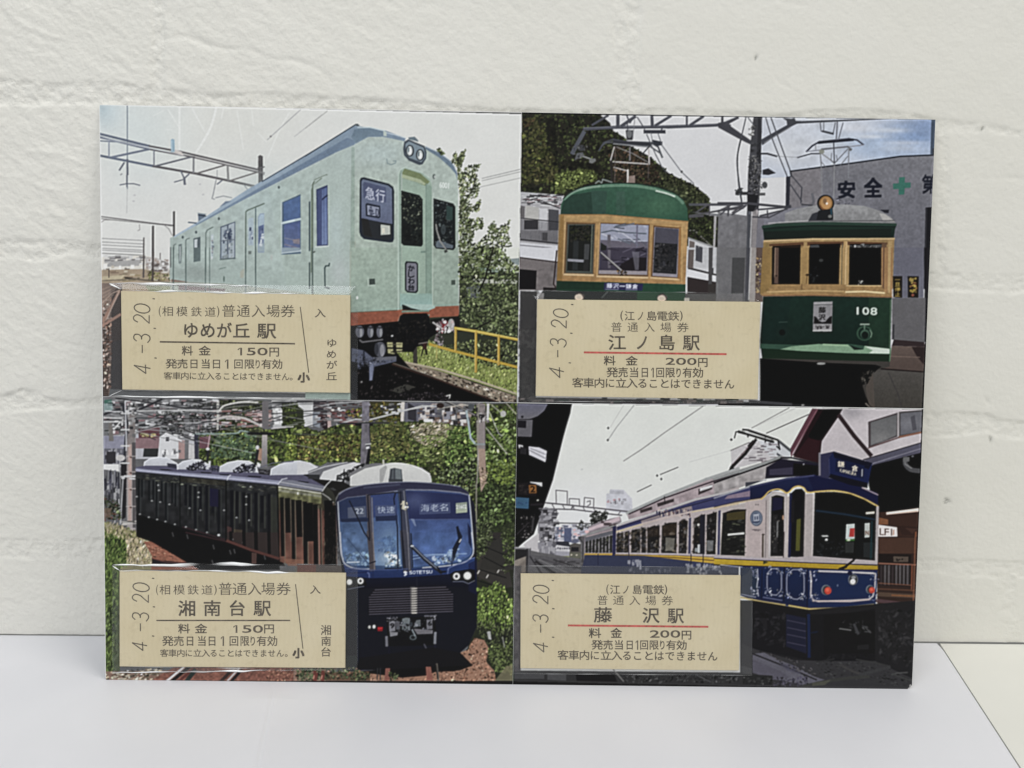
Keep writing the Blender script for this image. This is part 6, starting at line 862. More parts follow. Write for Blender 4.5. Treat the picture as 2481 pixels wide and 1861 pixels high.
    F(b, "1475,245 1765,155 1760,385 1478,492", (84, 74, 78)); F(b, "1500,250 1750,175 1745,375 1500,470", (110, 110, 112), (126, 126, 128)); G(b, 1600, 400, 80, 60, (150, 148, 148), .6); F(b, "1770,150 2000,130 2000,350 1770,385", (84, 80, 82)); F(b, "1785,165 2000,145 2000,335 1785,370", (112, 112, 120)); G(b, 1860, 260, 80, 60, (140, 140, 148), .7); S(b, "1760,155 1758,390", 12, (176, 170, 172)); F(b, "1880,200 1920,180 1940,320 1900,330", (70, 68, 78), None, .6); S(b, "1770,392 1990,345", 18, (150, 104, 84)); S(b, "1478,495 1770,395", 12, (110, 84, 84))
    F(b, "1440,610 1985,440 1985,545 1520,660", (100, 98, 118), (84, 82, 100)); S(b, "1430,608 1985,445", 10, (60, 56, 66)); S(b, "1500,650 1985,500", 9, (140, 138, 156)); F(b, "1480,670 1985,540 1985,1100 1570,1140 1480,860", (12, 11, 13)); F(b, "1570,900 1985,900 1985,1160 1570,1190", (18, 14, 15)); S(b, "1830,590 1832,650 1880,700 1960,715", 44, (84, 84, 88), 1, True); S(b, "1825,600 1830,650 1890,690", 12, (130, 130, 132)); F(b, "1810,590 1870,580 1870,625 1812,630", (110, 110, 112)); E(b, 1900, 575, 12, 8, (120, 120, 130))
    F(b, "1570,1110 1985,1090 1985,1700 1570,1700", (66, 42, 34), (74, 48, 38)); F(b, "1645,1112 1960,1070 1960,1105 1650,1135", (236, 206, 190)); S(b, "1655,1118 1955,1082", 12, (252, 240, 226)); F(b, "1575,1160 1665,1180 1665,1230 1575,1230", (140, 90, 60)); F(b, "1570,1230 1750,1255 1755,1345 1570,1352", (232, 224, 222)); TX(b, "LFI", 1582, 1260, 140, 72, (96, 74, 66), .0, .05); F(b, "1715,1280 1722,1280 1720,1330 1712,1330", (190, 130, 100)); S(b, "1575,1356 1790,1350", 14, (30, 18, 16)); F(b, "1750,1240 1985,1250 1985,1330 1800,1330", (60, 38, 32)); F(b, "1830,1260 1940,1270 1900,1320", (90, 60, 50), None, .6); F(b, "1580,1520 1890,1515 1885,1600 1580,1600", (34, 22, 20)); F(b, "1715,1530 1860,1535 1858,1590 1718,1588", (96, 80, 70)); boxes(b, 1735, 1545, 1800, 1560, 8, 14, 18, [(40, 32, 30)]); S(b, "1575,1598 1930,1612", 12, (150, 100, 80)); S(b, "1930,1300 1925,1640", 12, (150, 90, 60)); F(b, "1580,1615 1925,1620 1925,1700 1580,1700", (50, 36, 34))
    F(d, "1560,80 1940,80 1930,760 1560,720", (60, 40, 34)); F(d, "1570,90 1935,90 1930,240 1575,240", (84, 56, 44)); F(d, "1575,245 1890,250 1885,330 1575,330", (34, 22, 20)); F(d, "1715,268 1860,272 1858,322 1718,322", (96, 82, 72)); boxes(d, 1735, 285, 1800, 300, 8, 14, 16, [(40, 32, 30)]); S(d, "1575,335 1800,345 1930,350", 10, (170, 116, 96)); F(d, "1575,350 1885,352 1880,560 1578,545", (40, 30, 30))
    for i in range(8): F(d, [[1590+i*36, 352], [1612+i*36, 352], [1608+i*36, 545], [1590+i*36, 540]], (92, 86, 88) if i not in (0, 3) else (60, 50, 52))
    S(d, "1895,350 1890,600", 12, (140, 80, 56)); S(d, "1575,525 1885,545", 9, (130, 84, 64)); S(d, "1570,580 1920,595", 12, (100, 66, 50)); S(d, "1560,630 1915,650", 40, (96, 74, 60)); S(d, "1700,640 1915,650", 12, (150, 96, 60)); S(d, "1545,690 1915,735", 34, (92, 66, 70)); S(d, "1925,80 1905,760", 9, (150, 96, 70)); F(d, "1540,720 1915,755 1900,1560 1540,1560", (32, 31, 33)); F(d, "1645,775 1720,770 1715,830 1650,815", (60, 58, 62)); S(d, "1770,830 1850,830", 30, (44, 44, 46)); S(d, "1635,850 1640,1130", 9, (60, 60, 60)); S(d, "1700,930 1830,980", 9, (66, 66, 66))
    # hotel block behind pantograph
    F(b, "160,520 420,420 620,440 730,520 725,590 640,580 280,670 170,700", (200, 196, 198)); F(b, "420,420 620,440 730,520 728,590 560,620", (206, 208, 212)); boxes(b, 240, 440, 560, 620, 50, 60, 12, [(150, 140, 146), (220, 216, 216), (120, 112, 118), (176, 168, 172)]); F(b, "600,540 700,600 690,620 600,560", (70, 72, 80)); S(b, "620,430 730,520", 26, (84, 86, 90)); S(b, "160,520 330,445", 8, (130, 126, 126))
    # pantograph
    bk = (20, 17, 18)
    for s, w in (("235,340 350,370 560,435", 26), ("275,320 330,325 480,375 610,420", 18), ("235,340 210,340 195,400", 9), ("400,415 300,550 180,670", 26), ("375,430 330,480", 20), ("180,660 150,720", 26), ("160,680 205,710", 22), ("490,390 490,440", 12), ("320,370 325,390", 12), ("560,430 570,440", 16), ("610,420 630,510", 12), ("600,480 630,510", 12), ("330,335 560,410", 10)): S(b, s, w, bk)
    E(b, 165, 416, 11, 11, bk); S(b, "170,660 300,520 400,410", 7, (90, 70, 72)); S(b, "300,345 540,415", 7, (220, 220, 220), .8)
    # ---- clerestory and tram body
    F(a, "1140,1130 1500,960 1900,800 2212,690 2212,920 1700,1030 1160,1180", (176, 160, 164)); F(b, "0,780 500,620 640,570 740,590 500,690 490,790 0,960", (170, 164, 164)); S(a, "1140,1120 1500,955 1900,795 2212,690", 26, (170, 172, 172)); S(b, "0,800 500,640 640,580", 30, (150, 152, 152)); S(a, "1160,1128 1500,975 1950,820 2212,740", 12, (60, 48, 56)); S(b, "0,830 500,655 640,600", 14, (30, 26, 32))
    for s in ("1265,1090 1380,1055 1385,1085 1270,1120", "1430,1025 1590,980 1590,1010 1435,1060", "1825,890 1960,840 1955,890 1825,945"): F(a, s, (70, 60, 62)); 
    F(a, "1840,880 1960,845 1960,870 1920,885 1840,910", (214, 212, 214)); F(a, "1600,985 1640,970 1640,1020 1600,1030", (200, 186, 190), None, .6); N(a, "1160,1140 2212,750 2212,900 1700,1020 1160,1180", .1, 40); F(b, "80,830 240,780 240,850 90,890", (190, 184, 184), None, .6); N(b, "0,830 490,680 490,790 0,940", .1, 30); S(a, "1500,960 1505,1030", 7, (40, 34, 38))
    F(b, "500,680 640,600 1000,640 1000,760 760,770 490,790", (34, 30, 50)); F(b, "530,700 750,680 750,750 530,755", (66, 62, 84)); F(b, "760,640 1000,665 1000,760 760,760", (16, 14, 18)); S(b, "640,590 740,590 1000,645", 16, (40, 38, 48)); E(b, 857, 652, 7, 7, (200, 200, 206)); F(b, "300,825 450,810 500,795 300,870", (70, 72, 84)); E(b, 488, 803, 16, 8, (190, 192, 196))
    # far car
    F(a, "770,1250 880,1200 1075,1150 1090,1200 1020,1260 1015,1610 730,1600 730,1380 690,1360 780,1300", (150, 140, 146)); F(a, "770,1265 900,1215 1070,1150 1075,1190 780,1290", (206, 186, 192)); boxes(a, 880, 1190, 1060, 1230, 6, 40, 26, [(84, 70, 74)]); S(a, "700,1345 1015,1240", 12, (150, 152, 150)); F(a, "740,1340 1010,1270 1010,1330 740,1400", (104, 104, 112)); S(a, "750,1345 1000,1280", 9, (190, 170, 170)); F(a, "740,1395 1010,1320 1005,1500 735,1500", (176, 172, 176)); 
    for x in range(8): F(a, [[745+x*33, 1392-x*8], [770+x*33, 1385-x*8], [768+x*33, 1497], [744+x*33, 1497]], (36, 36, 34))
    L(a, "745,1400 1000,1340 1000,1490 745,1490", 50, 8, 26, [(84, 84, 74), (20, 20, 20), (60, 62, 56)], 1.5, (0, 3), .6); F(a, "735,1505 1010,1505 1010,1530 735,1528", (200, 164, 72)); F(a, "735,1530 1010,1530 1015,1615 735,1605", (66, 72, 110)); F(a, "1005,1250 1040,1240 1030,1620 1000,1615", (44, 44, 84)); S(a, "700,1350 680,1355 720,1400 715,1580", 16, (70, 74, 70)); F(a, "690,1340 735,1340 735,1590 710,1590", (84, 80, 84), None, .7)
    # near car: blue letterboard, cream side
    F(a, "1040,1240 1500,1080 2212,870 2212,1700 1030,1700", (190, 178, 178)); S(a, "1040,1235 1500,1085 1800,985 2212,895", 16, (190, 188, 190)); F(a, "1045,1250 1500,1100 1800,1000 2212,905 2212,1015 1800,1090 1500,1150 1045,1285", (72, 74, 118), (60, 62, 110)); F(a, "1270,1180 1500,1105 1760,1050 1770,1095 1500,1150 1280,1210", (150, 136, 140)); boxes(a, 1420, 1075, 1760, 1120, 70, 10, 34, [(60, 56, 80), (206, 190, 180), (110, 80, 84), (90, 90, 120)]); S(a, "1045,1262 1500,1115 2212,920", 8, (40, 40, 70)); S(a, "1040,1300 1500,1165 1800,1100 2212,1030", 12, (206, 190, 160)); F(a, "1280,1210 1760,1095 1760,1115 1290,1230", (196, 180, 176))
    F(b, "0,980 350,860 350,990 0,1060", (66, 68, 114)); F(b, "130,950 345,905 345,960 100,985", (176, 150, 160), None, .7); S(b, "0,975 350,865 700,790", 14, (150, 152, 168)); F(b, "345,860 700,780 960,755 1300,830 1570,940 1570,1050 1440,985 1300,935 1150,910 960,925 890,910 860,870 800,865 740,890 690,930 640,900 560,905 500,950 470,975 345,990", (32, 40, 84), (20, 28, 62)); F(b, "900,780 960,755 1300,830 1560,935 1570,1040 1440,980 1300,930 1150,905 960,920", (22, 26, 68)); S(b, "345,870 700,790 960,758", 16, (64, 68, 108)); S(b, "960,758 1300,835 1560,930", 10, (24, 28, 70)); S(b, "1415,875 1570,945", 9, (190, 170, 176))
    S(b, "0,1075 200,1025 450,985", 14, (200, 180, 150)); S(b, "0,1062 200,1012 450,975", 6, (70, 60, 60))
    F(b, "0,1085 460,985 560,910 700,930 700,1600 0,1560", (186, 176, 174)); F(b, "300,1010 460,985 500,1000 490,1560 300,1550", (192, 178, 176)); G(b, 420, 1400, 120, 200, (176, 160, 160), .5)
    gold = (214, 184, 106)
    S(b, "450,985 480,960 530,910 600,890 650,900 690,925 720,915 760,875 810,860 860,880 895,920 1000,912 1150,905 1300,930 1440,985 1570,1055", 13, gold, 1, True)
    # side windows
    for s in ("1045,1320 1110,1300 1108,1500 1040,1500", "1120,1300 1155,1292 1152,1500 1116,1500", "1185,1285 1230,1270 1270,1270 1268,1500 1180,1500", "1280,1265 1325,1255 1325,1500 1278,1505", "1335,1265 1390,1240 1455,1240 1450,1505 1335,1505", "1475,1240 1540,1210 1620,1205 1615,1505 1470,1505", "1640,1200 1690,1185 1725,1195 1710,1505 1635,1508", "1785,1170 1840,1145 1890,1130 1880,1515 1775,1510", "1905,1135 2005,1105 1995,1515 1900,1515", "2080,1120 2212,1080 2212,1520 2055,1520"):
        F(a, s, (30, 28, 28)); S(a, s, 5, (150, 140, 136), 1, False, True); L(a, s, 46, 10, 36, [(20, 18, 18), (84, 74, 60), (60, 60, 66), (44, 36, 30), (120, 116, 112)], 1.5, (0, 3), .6)
    boxes(a, 1780, 1400, 1870, 1480, 6, 34, 60, [(150, 156, 160), (190, 194, 196)]); F(a, "1905,1380 1970,1380 1965,1480 1905,1480", (150, 152, 154), None, .7); F(a, "1840,1140 1890,1130 1885,1515 1840,1515", (36, 36, 50)); E(a, 1825, 1230, 12, 12, (216, 214, 206)); F(a, "1510,1350 1600,1360 1590,1480 1510,1480", (150, 146, 134), None, .7); F(a, "2100,1120 2212,1090 2212,1170 2100,1200", (130, 110, 50), None, .6); S(a, "2110,1320 2212,1315", 16, (214, 212, 206)); F(a, "1340,1270 1450,1250 1450,1340 1340,1350", (60, 46, 36), None, .5); F(a, "1480,1240 1620,1210 1610,1330 1480,1340", (74, 56, 36), None, .5)
    for x in (1745, 2025): F(a, [[x-12, 1170-(x-1745)*.25], [x+12, 1160-(x-1745)*.25], [x+8, 1515], [x-20, 1515]], (70, 72, 104)); S(a, [[x-16, 1170-(x-1745)*.25], [x-24, 1515]], 7, (206, 196, 194)); S(a, [[x+16, 1160-(x-1745)*.25], [x+10, 1515]], 7, (206, 196, 194))
    S(a, "1040,1502 1650,1510 2212,1530", 12, (190, 180, 180)); F(a, "1030,1512 1600,1524 2212,1560 2212,1640 1600,1578 1030,1530", (206, 168, 62)); S(a, "1030,1525 1600,1545 2212,1590", 8, (110, 80, 40)); S(a, "1030,1515 1600,1522 2212,1550", 6, (120, 100, 70)); F(a, "1030,1535 1600,1582 2212,1645 2212,1700 1030,1700", (56, 60, 100)); F(c, "740,255 1010,258 1300,262 2212,365 2212,450 700,440", (58, 64, 92)); TX(a, "100", 1145, 1560, 120, 62, (130, 132, 150), .0, .02); boxes(a, 1690, 1600, 2030, 1650, 40, 16, 26, [(150, 152, 166), (56, 60, 100)])
    S(a, "1160,1290 1160,1615", 9, (60, 56, 70)); S(a, "1755,1510 1755,1640", 8, (50, 44, 50)); S(a, "1870,1515 1870,1640", 8, (50, 44, 50)); S(a, "865,1510 865,1615", 7, (40, 44, 70))
    F(c, "700,360 2212,372 2212,440 700,440", (74, 78, 92), None, .7); boxes(c, 1140, 290, 1270, 345, 12, 20, 40, [(150, 152, 166)]); boxes(c, 1690, 330, 2040, 430, 60, 18, 34, [(140, 142, 152), (170, 170, 176), (70, 74, 90)], .7); boxes(c, 1160, 370, 1600, 420, 20, 14, 30, [(120, 122, 134)], .6)  # first fill: the pocket film's hazy veil painted over the side
    # front door and cab windows
    F(b, "545,960 600,945 670,960 665,1530 528,1530", (20, 17, 20)); S(b, "530,1535 540,980 560,950 610,935 680,955", 20, (190, 184, 184), 1, True); F(b, "555,970 660,970 655,1080 550,1100", (30, 28, 60)); F(b, "680,960 730,960 712,1540 665,1540", (192, 182, 180)); F(b, "735,930 780,890 840,885 872,920 858,1545 712,1535", (20, 18, 22)); S(b, "735,935 720,1535", 26, (28, 34, 76)); S(b, "755,1000 750,1200", 30, (30, 28, 34)); F(b, "790,1180 830,1170 820,1480 780,1480", (92, 92, 40)); F(b, "560,1140 610,1130 605,1500 560,1500", (46, 44, 46), None, .8); S(b, "608,1200 604,1350", 12, (130, 130, 130)); L(b, "560,1130 650,1130 640,1500 550,1500", 40, 8, 26, [(60, 60, 60), (30, 28, 30), (110, 106, 100)], 1.5, (0, 3), .6)
    F(b, "870,935 960,935 945,1560 855,1550", (184, 174, 172)); S(b, "950,940 942,1545", 9, (210, 202, 200)); S(b, "872,940 858,1545", 7, (150, 140, 140)); S(b, "500,1000 490,1560", 10, (140, 130, 130)); S(b, "470,1325 465,1700", 22, (90, 78, 70)); E(b, 470, 1325, 14, 8, (60, 50, 46)); S(b, "480,1330 478,1600", 8, (190, 180, 176)); S(b, "672,1300 660,1640", 8, (70, 60, 60)); E(b, 660, 1160, 8, 26, (190, 150, 120))
    F(b, "965,925 1150,915 1300,935 1440,990 1560,1060 1540,1575 945,1540", (12, 13, 14)); S(b, "975,1095 1250,1130 1540,1180", 22, (28, 44, 60)); F(b, "1450,1110 1535,1102 1535,1125 1455,1130", (226, 216, 196)); F(b, "1265,1225 1345,1220 1345,1365 1258,1370", (200, 206, 204)); F(b, "1300,1265 1345,1262 1340,1345 1292,1345", (190, 60, 56)); F(b, "1440,1215 1490,1212 1488,1350 1440,1355", (190, 196, 192)); TX(b, "N", 1448, 1285, 34, 46, (120, 90, 76), .02); F(b, "1020,1332 1085,1330 1100,1345 1040,1345", (190, 192, 190)); E(b, 1075, 1375, 14, 14, (214, 216, 212)); F(b, "1260,1370 1345,1365 1345,1385 1260,1390", (70, 120, 60)); E(b, 1288, 1376, 18, 10, (206, 214, 190)); F(b, "1255,1395 1340,1395 1335,1500 1255,1500", (50, 52, 52)); F(b, "1430,1400 1530,1400 1525,1550 1430,1540", (40, 44, 46)); L(b, "1000,1390 1240,1390 1240,1520 980,1520", 40, 10, 40, [(24, 26, 28), (40, 42, 44), (14, 14, 16)]); S(b, "1510,1200 1500,1560", 20, (30, 60, 66), .8); F(b, "1355,1240 1430,1240 1430,1540 1350,1530", (18, 20, 22))
    S(b, "1565,1060 1552,1620", 26, (176, 168, 168)); S(b, "1545,1065 1535,1570", 7, (60, 60, 60))
    E(b, 405, 1168, 60, 76, (90, 100, 120)); E(b, 405, 1168, 50, 64, (130, 140, 158)); E(b, 403, 1166, 42, 54, (84, 96, 122)); F(b, "375,1130 430,1125 432,1200 378,1205", (170, 176, 190)); F(b, "388,1150 398,1150 398,1185 388,1185", (50, 60, 90)); F(b, "410,1148 420,1148 420,1182 410,1182", (50, 60, 90)); S(b, "370,1205 435,1200", 12, (60, 70, 100)); boxes(b, 345, 1270, 440, 1278, 16, 12, 12, [(120, 108, 112), (150, 140, 142)]); E(b, 400, 1038, 8, 7, (130, 120, 120)); E(b, 422, 1038, 8, 7, (130, 120, 120))
    F(b, "85,1120 160,1095 305,1085 292,1525 60,1520", (26, 26, 26)); S(b, "85,1125 170,1095 240,1088 305,1088", 10, (40, 32, 30), 1, True); F(b, "120,1120 300,1095 298,1180 120,1190", (110, 96, 46), None, .6); L(b, "90,1190 295,1180 285,1510 75,1510", 80, 10, 40, [(50, 52, 46), (24, 24, 24), (84, 84, 74), (60, 60, 56)], 3, (-.2, .2), .7); S(b, "135,1325 285,1312", 18, (222, 222, 216)); S(b, "55,1100 40,1515", 18, (66, 68, 106)); S(b, "32,1100 18,1515", 8, (206, 198, 194)); S(b, "72,1100 60,1515", 7, (206, 198, 194)); S(b, "60,1525 295,1530", 8, (150, 146, 130))
    # waist
    F(b, "0,1530 490,1560 700,1560 945,1545 1560,1580 1560,1640 900,1600 0,1570", (186, 176, 176)); F(b, "0,1560 500,1585 900,1600 1565,1635 1565,1700 0,1620", (206, 172, 48)); S(b, "0,1558 500,1580 900,1595 1560,1620", 7, (70, 56, 50))
    F(d, "0,250 490,280 700,280 945,265 1560,310 1560,350 900,320 0,290", (182, 172, 174)); F(d, "0,292 500,315 900,335 1565,360 1565,395 1200,390 660,365 0,345", (204, 172, 46), (178, 146, 36)); S(d, "0,288 500,310 900,330 1565,350", 7, (60, 50, 50)); S(d, "0,350 660,372 1200,396 1565,400", 10, (30, 32, 40)); F(d, "470,310 520,325 470,345", (70, 70, 40)); S(d, "1200,390 1260,365 1330,310 1345,290", 20, (16, 15, 18)); F(d, "1195,395 1260,360 1275,375 1215,400", (14, 13, 15))
    # lower body
    F(d, "250,362 660,372 900,388 1565,400 1540,760 1300,805 920,825 880,770 370,690 250,640", (22, 40, 84), (18, 32, 70)); F(d, "900,392 1565,402 1545,730 900,760", (22, 42, 88)); F(d, "920,775 1530,735 1540,770 1300,805 930,825", (22, 50, 100)); F(d, "260,380 420,385 420,640 260,630", (40, 54, 78))
    lw = (170, 172, 186)
    S(d, "920,410 930,500 925,640 950,690 1000,700 1300,690 1480,680 1520,650 1540,560 1545,440 1520,430 1200,415 1000,410", 16, (176, 172, 180)); S(d, "1000,410 1200,416 1520,430 1545,436", 16, (190, 186, 192)); S(d, "945,695 1300,700 1500,680", 16, (186, 174, 176))
    for cx, cy in ((955, 440), (945, 480), (950, 670), (965, 650), (1530, 470), (1520, 660)): L(d, [[cx-40, cy-30], [cx+40, cy-30], [cx+40, cy+30], [cx-40, cy+30]], 16, 6, 16, [lw, (120, 122, 150)], 2.5)
    for x0, x1, y0, y1 in ((508, 645, 385, 640), (695, 862, 395, 680)):
        xm, ym = (x0+x1)/2, (y0+y1)/2
        S(d, [[x0, ym-60], [x0+8, y0+40], [xm-24, y0], [xm+24, y0], [x1-6, y0+40], [x1, ym-60], [x1, ym+60], [x1-8, y1-40], [xm+20, y1], [xm-20, y1-4], [x0+6, y1-46], [x0, ym+50]], 10, (150, 152, 172), 1, False, True)
        for sx in (x0+14, x1-14):
            for sy in (y0+22, y1-26): L(d, [[sx-34, sy-40], [sx+34, sy-40], [sx+34, sy+40], [sx-34, sy+40]], 20, 6, 17, [lw, (110, 114, 146), (196, 196, 206)], 2.5)
    S(d, "415,390 420,480 410,560 425,650", 10, lw); L(d, "345,370 420,370 425,490 370,460", 26, 6, 18, [lw, (120, 124, 150)], 2.5); L(d, "345,570 430,560 430,660 350,650", 30, 6, 18, [lw, (120, 124, 150)], 2.5); S(d, "255,630 400,660", 9, (150, 154, 170)); S(d, "470,660 650,690", 9, (110, 114, 150)); S(d, "60,350 270,372", 9, (170, 170, 180)); S(d, "460,390 455,680", 7, (14, 18, 46)); S(d, "672,370 668,700", 9, (12, 16, 40)); S(d, "890,390 890,770", 9, (14, 18, 50))
    S(d, "255,662 480,705 680,735", 14, (190, 170, 110)); S(d, "715,738 910,772", 14, (196, 174, 100)); S(d, "905,772 1200,762 1530,728", 14, (200, 178, 116))
    for x, y, s in ((1080, 595, 1.0), (1500, 590, .85)): E(d, x-8, y-5, 46*s, 50*s, (120, 124, 134)); E(d, x-4, y-2, 38*s, 44*s, (60, 62, 70)); E(d, x+10, y+2, 34*s, 36*s, (206, 70, 56)); E(d, x+6, y-4, 18*s, 18*s, (236, 100, 76))
    E(d, 1330, 490, 48, 56, (110, 114, 124)); E(d, 1332, 490, 38, 46, (60, 62, 66)); E(d, 1328, 510, 26, 26, (224, 224, 224)); E(d, 1335, 470, 22, 16, (150, 152, 156)); E(d, 1300, 430, 24, 22, (20, 26, 60)); S(d, "1182,540 1182,555", 9, (120, 130, 160))
    # destination box
    F(b, "1000,560 1140,530 1140,750 1090,790 1000,770", (52, 52, 86)); F(b, "1000,540 1020,535 1020,760 1000,760", (130, 126, 136)); F(b, "1095,600 1145,528 1515,640 1470,860 1100,760", (26, 36, 84)); F(b, "1140,530 1515,640 1480,700 1150,590", (18, 20, 44)); F(b, "1165,590 1440,665 1430,790 1160,720", (20, 30, 70)); TX(b, "鎌", 1180, 615, 72, 64, (226, 216, 196), .02, .1); TX(b, "倉", 1315, 655, 66, 64, (226, 216, 196), .02, .1); TX(b, "KAMAKURA", 1205, 690, 155, 36, (206, 196, 176), .02, .24, 1, False, .05); S(b, "1418,700 1415,765", 10, (190, 190, 196)); F(b, "1100,740 1470,830 1470,880 1300,850 1100,780", (14, 14, 34)); S(b, "1100,600 1105,760", 9, (60, 64, 104))
    # undercarriage, track
    F(d, "250,690 900,780 1940,690 1940,1620 250,1620", (34, 33, 36))
    F(d, "250,690 370,690 880,775 930,825 1300,808 1540,770 1540,1280 900,1260 360,1150 260,1100", (24, 23, 27)); F(d, "260,690 360,700 360,1100 260,1150", (30, 34, 42)); F(d, "690,820 880,860 885,1200 690,1130", (30, 33, 58)); 
    for y in (880, 950, 1015, 1090): S(d, [[700, y], [875, y+36]], 9, (70, 68, 90))
    S(d, "905,830 910,1230", 30, (24, 38, 76)); L(d, "1580,790 1900,780 1890,1320 1560,1260", 150, 10, 60, [(56, 55, 58), (38, 37, 40), (24, 24, 26), (72, 70, 72)], 2.5, (0, 3), .55); L(d, "380,780 680,820 680,1130 380,1080", 70, 12, 60, [(40, 40, 44), (26, 26, 30), (54, 52, 56)], 2.5, (0, 3), .6); L(d, "1060,860 1540,830 1530,1240 1060,1240", 110, 12, 60, [(40, 40, 42), (14, 14, 16), (52, 50, 52)], 2.5, (0, 3), .5); S(d, "930,1000 990,990", 12, (22, 34, 60)); F(d, "1050,830 1540,790 1540,1200 1050,1200", (20, 19, 21)); L(d, "1210,880 1420,880 1500,990 1380,1020", 40, 8, 34, [(84, 84, 86), (44, 44, 46), (26, 26, 26)], 3, (0, 1)); S(d, "1200,960 1310,975", 12, (110, 110, 110)); S(d, "1340,920 1380,1010", 26, (66, 66, 70)); S(d, "1440,940 1500,1000", 12, (84, 84, 86)); F(d, "1370,1120 1480,1110 1480,1160 1370,1160", (36, 36, 38)); F(d, "465,860 505,870 510,970 470,960", (36, 34, 38)); S(d, "360,740 360,1100", 7, (44, 46, 52))
    F(d, "260,1100 400,1160 760,1260 1000,1270 1540,1270 1900,1440 1895,1560 260,1520", (60, 59, 62)); F(d, "370,1200 480,1190 620,1260 780,1320 960,1420 1060,1450 860,1500 560,1440 370,1380", (104, 102, 114)); F(d, "370,1250 640,1370 720,1430 560,1450 370,1380", (96, 93, 106)); S(d, "370,1200 700,1330 980,1450", 14, (44, 42, 46)); F(d, "620,1290 760,1310 840,1400 700,1360", (84, 82, 100), None, .7); L(d, "560,1430 880,1420 900,1500 560,1510", 120, 6, 20, [(80, 76, 96), (50, 48, 56), (100, 96, 112)], 2); L(d, "400,1170 760,1250 1100,1420 900,1440", 140, 6, 22, [(80, 76, 78), (52, 50, 52), (104, 100, 104)], 2.5, (.3, .9)); L(d, "960,1270 1540,1280 1880,1440 1880,1520 1100,1440", 200, 6, 26, [(50, 50, 50), (70, 70, 70), (36, 36, 36)], 3, (.1, .6))
    for s, w, k in (("1210,1310 1330,1370 1470,1420", 22, (70, 68, 68)), ("1360,1255 1560,1290 1680,1320", 14, (60, 60, 60)), ("1400,1400 1560,1360 1680,1330", 30, (66, 66, 68)), ("860,1510 1100,1460 1300,1430 1480,1420", 30, (66, 66, 64)), ("1700,1400 1760,1385 1850,1380", 14, (80, 80, 80)), ("1720,1400 1890,1460", 14, (70, 70, 70)), ("980,1280 1150,1250", 12, (50, 50, 50))): S(d, s, w, k)
    F(d, "940,1480 1120,1450 1060,1500 940,1510", (92, 92, 80), None, .8); F(d, "250,690 360,700 365,1400 250,1440", (42, 42, 46), (52, 51, 54), .6); F(d, "0,1380 560,1410 560,1500 0,1490", (44, 44, 44)); L(d, "60,1420 560,1430 540,1490 60,1490", 130, 6, 20, [(70, 70, 70), (30, 30, 30), (56, 56, 56)]); F(d, "250,1310 360,1340 360,1400 250,1390", (70, 70, 72))  # second fill: pocket film veil painted as a grey strip
    F(c, "50,1360 2250,1380 2250,1580 0,1560", (56, 55, 56)); F(c, "60,1380 350,1390 350,1440 60,1440", (80, 80, 82)); F(c, "380,1390 560,1395 560,1460 380,1450", (84, 84, 86)); F(c, "650,1395 1020,1400 1050,1470 660,1460", (26, 24, 26)); S(c, "1010,1350 1110,1465", 10, (140, 138, 136)); L(c, "1090,1400 2212,1410 2212,1480 1100,1470", 280, 6, 22, [(66, 66, 66), (30, 30, 30), (84, 84, 84), (46, 46, 46)], 2); S(c, "1800,1400 1940,1470", 9, (90, 90, 92)); F(c, "60,360 130,360 125,1370 55,1370", (96, 90, 90), (84, 80, 84)); F(c, "60,800 130,800 130,870 58,870", (80, 78, 86), None, .5); L(c, "62,430 122,430 118,1340 60,1340", 50, 20, 60, [(84, 80, 82), (104, 98, 98)], 2, (1.2, 1.9), .4)
    F(c, "0,0 60,0 60,1500 0,1500", (60, 70, 48))
# ---------------------------------------------------------------- the card and its four printed photographs
def card_root(name, cx, cy):
    o = bpy.data.objects.new(name, None); C.objects.link(o); o.empty_display_size = .01
    o.matrix_world = CARD @ Matrix.Translation((cx*MM, cy*MM, 0))
    return o

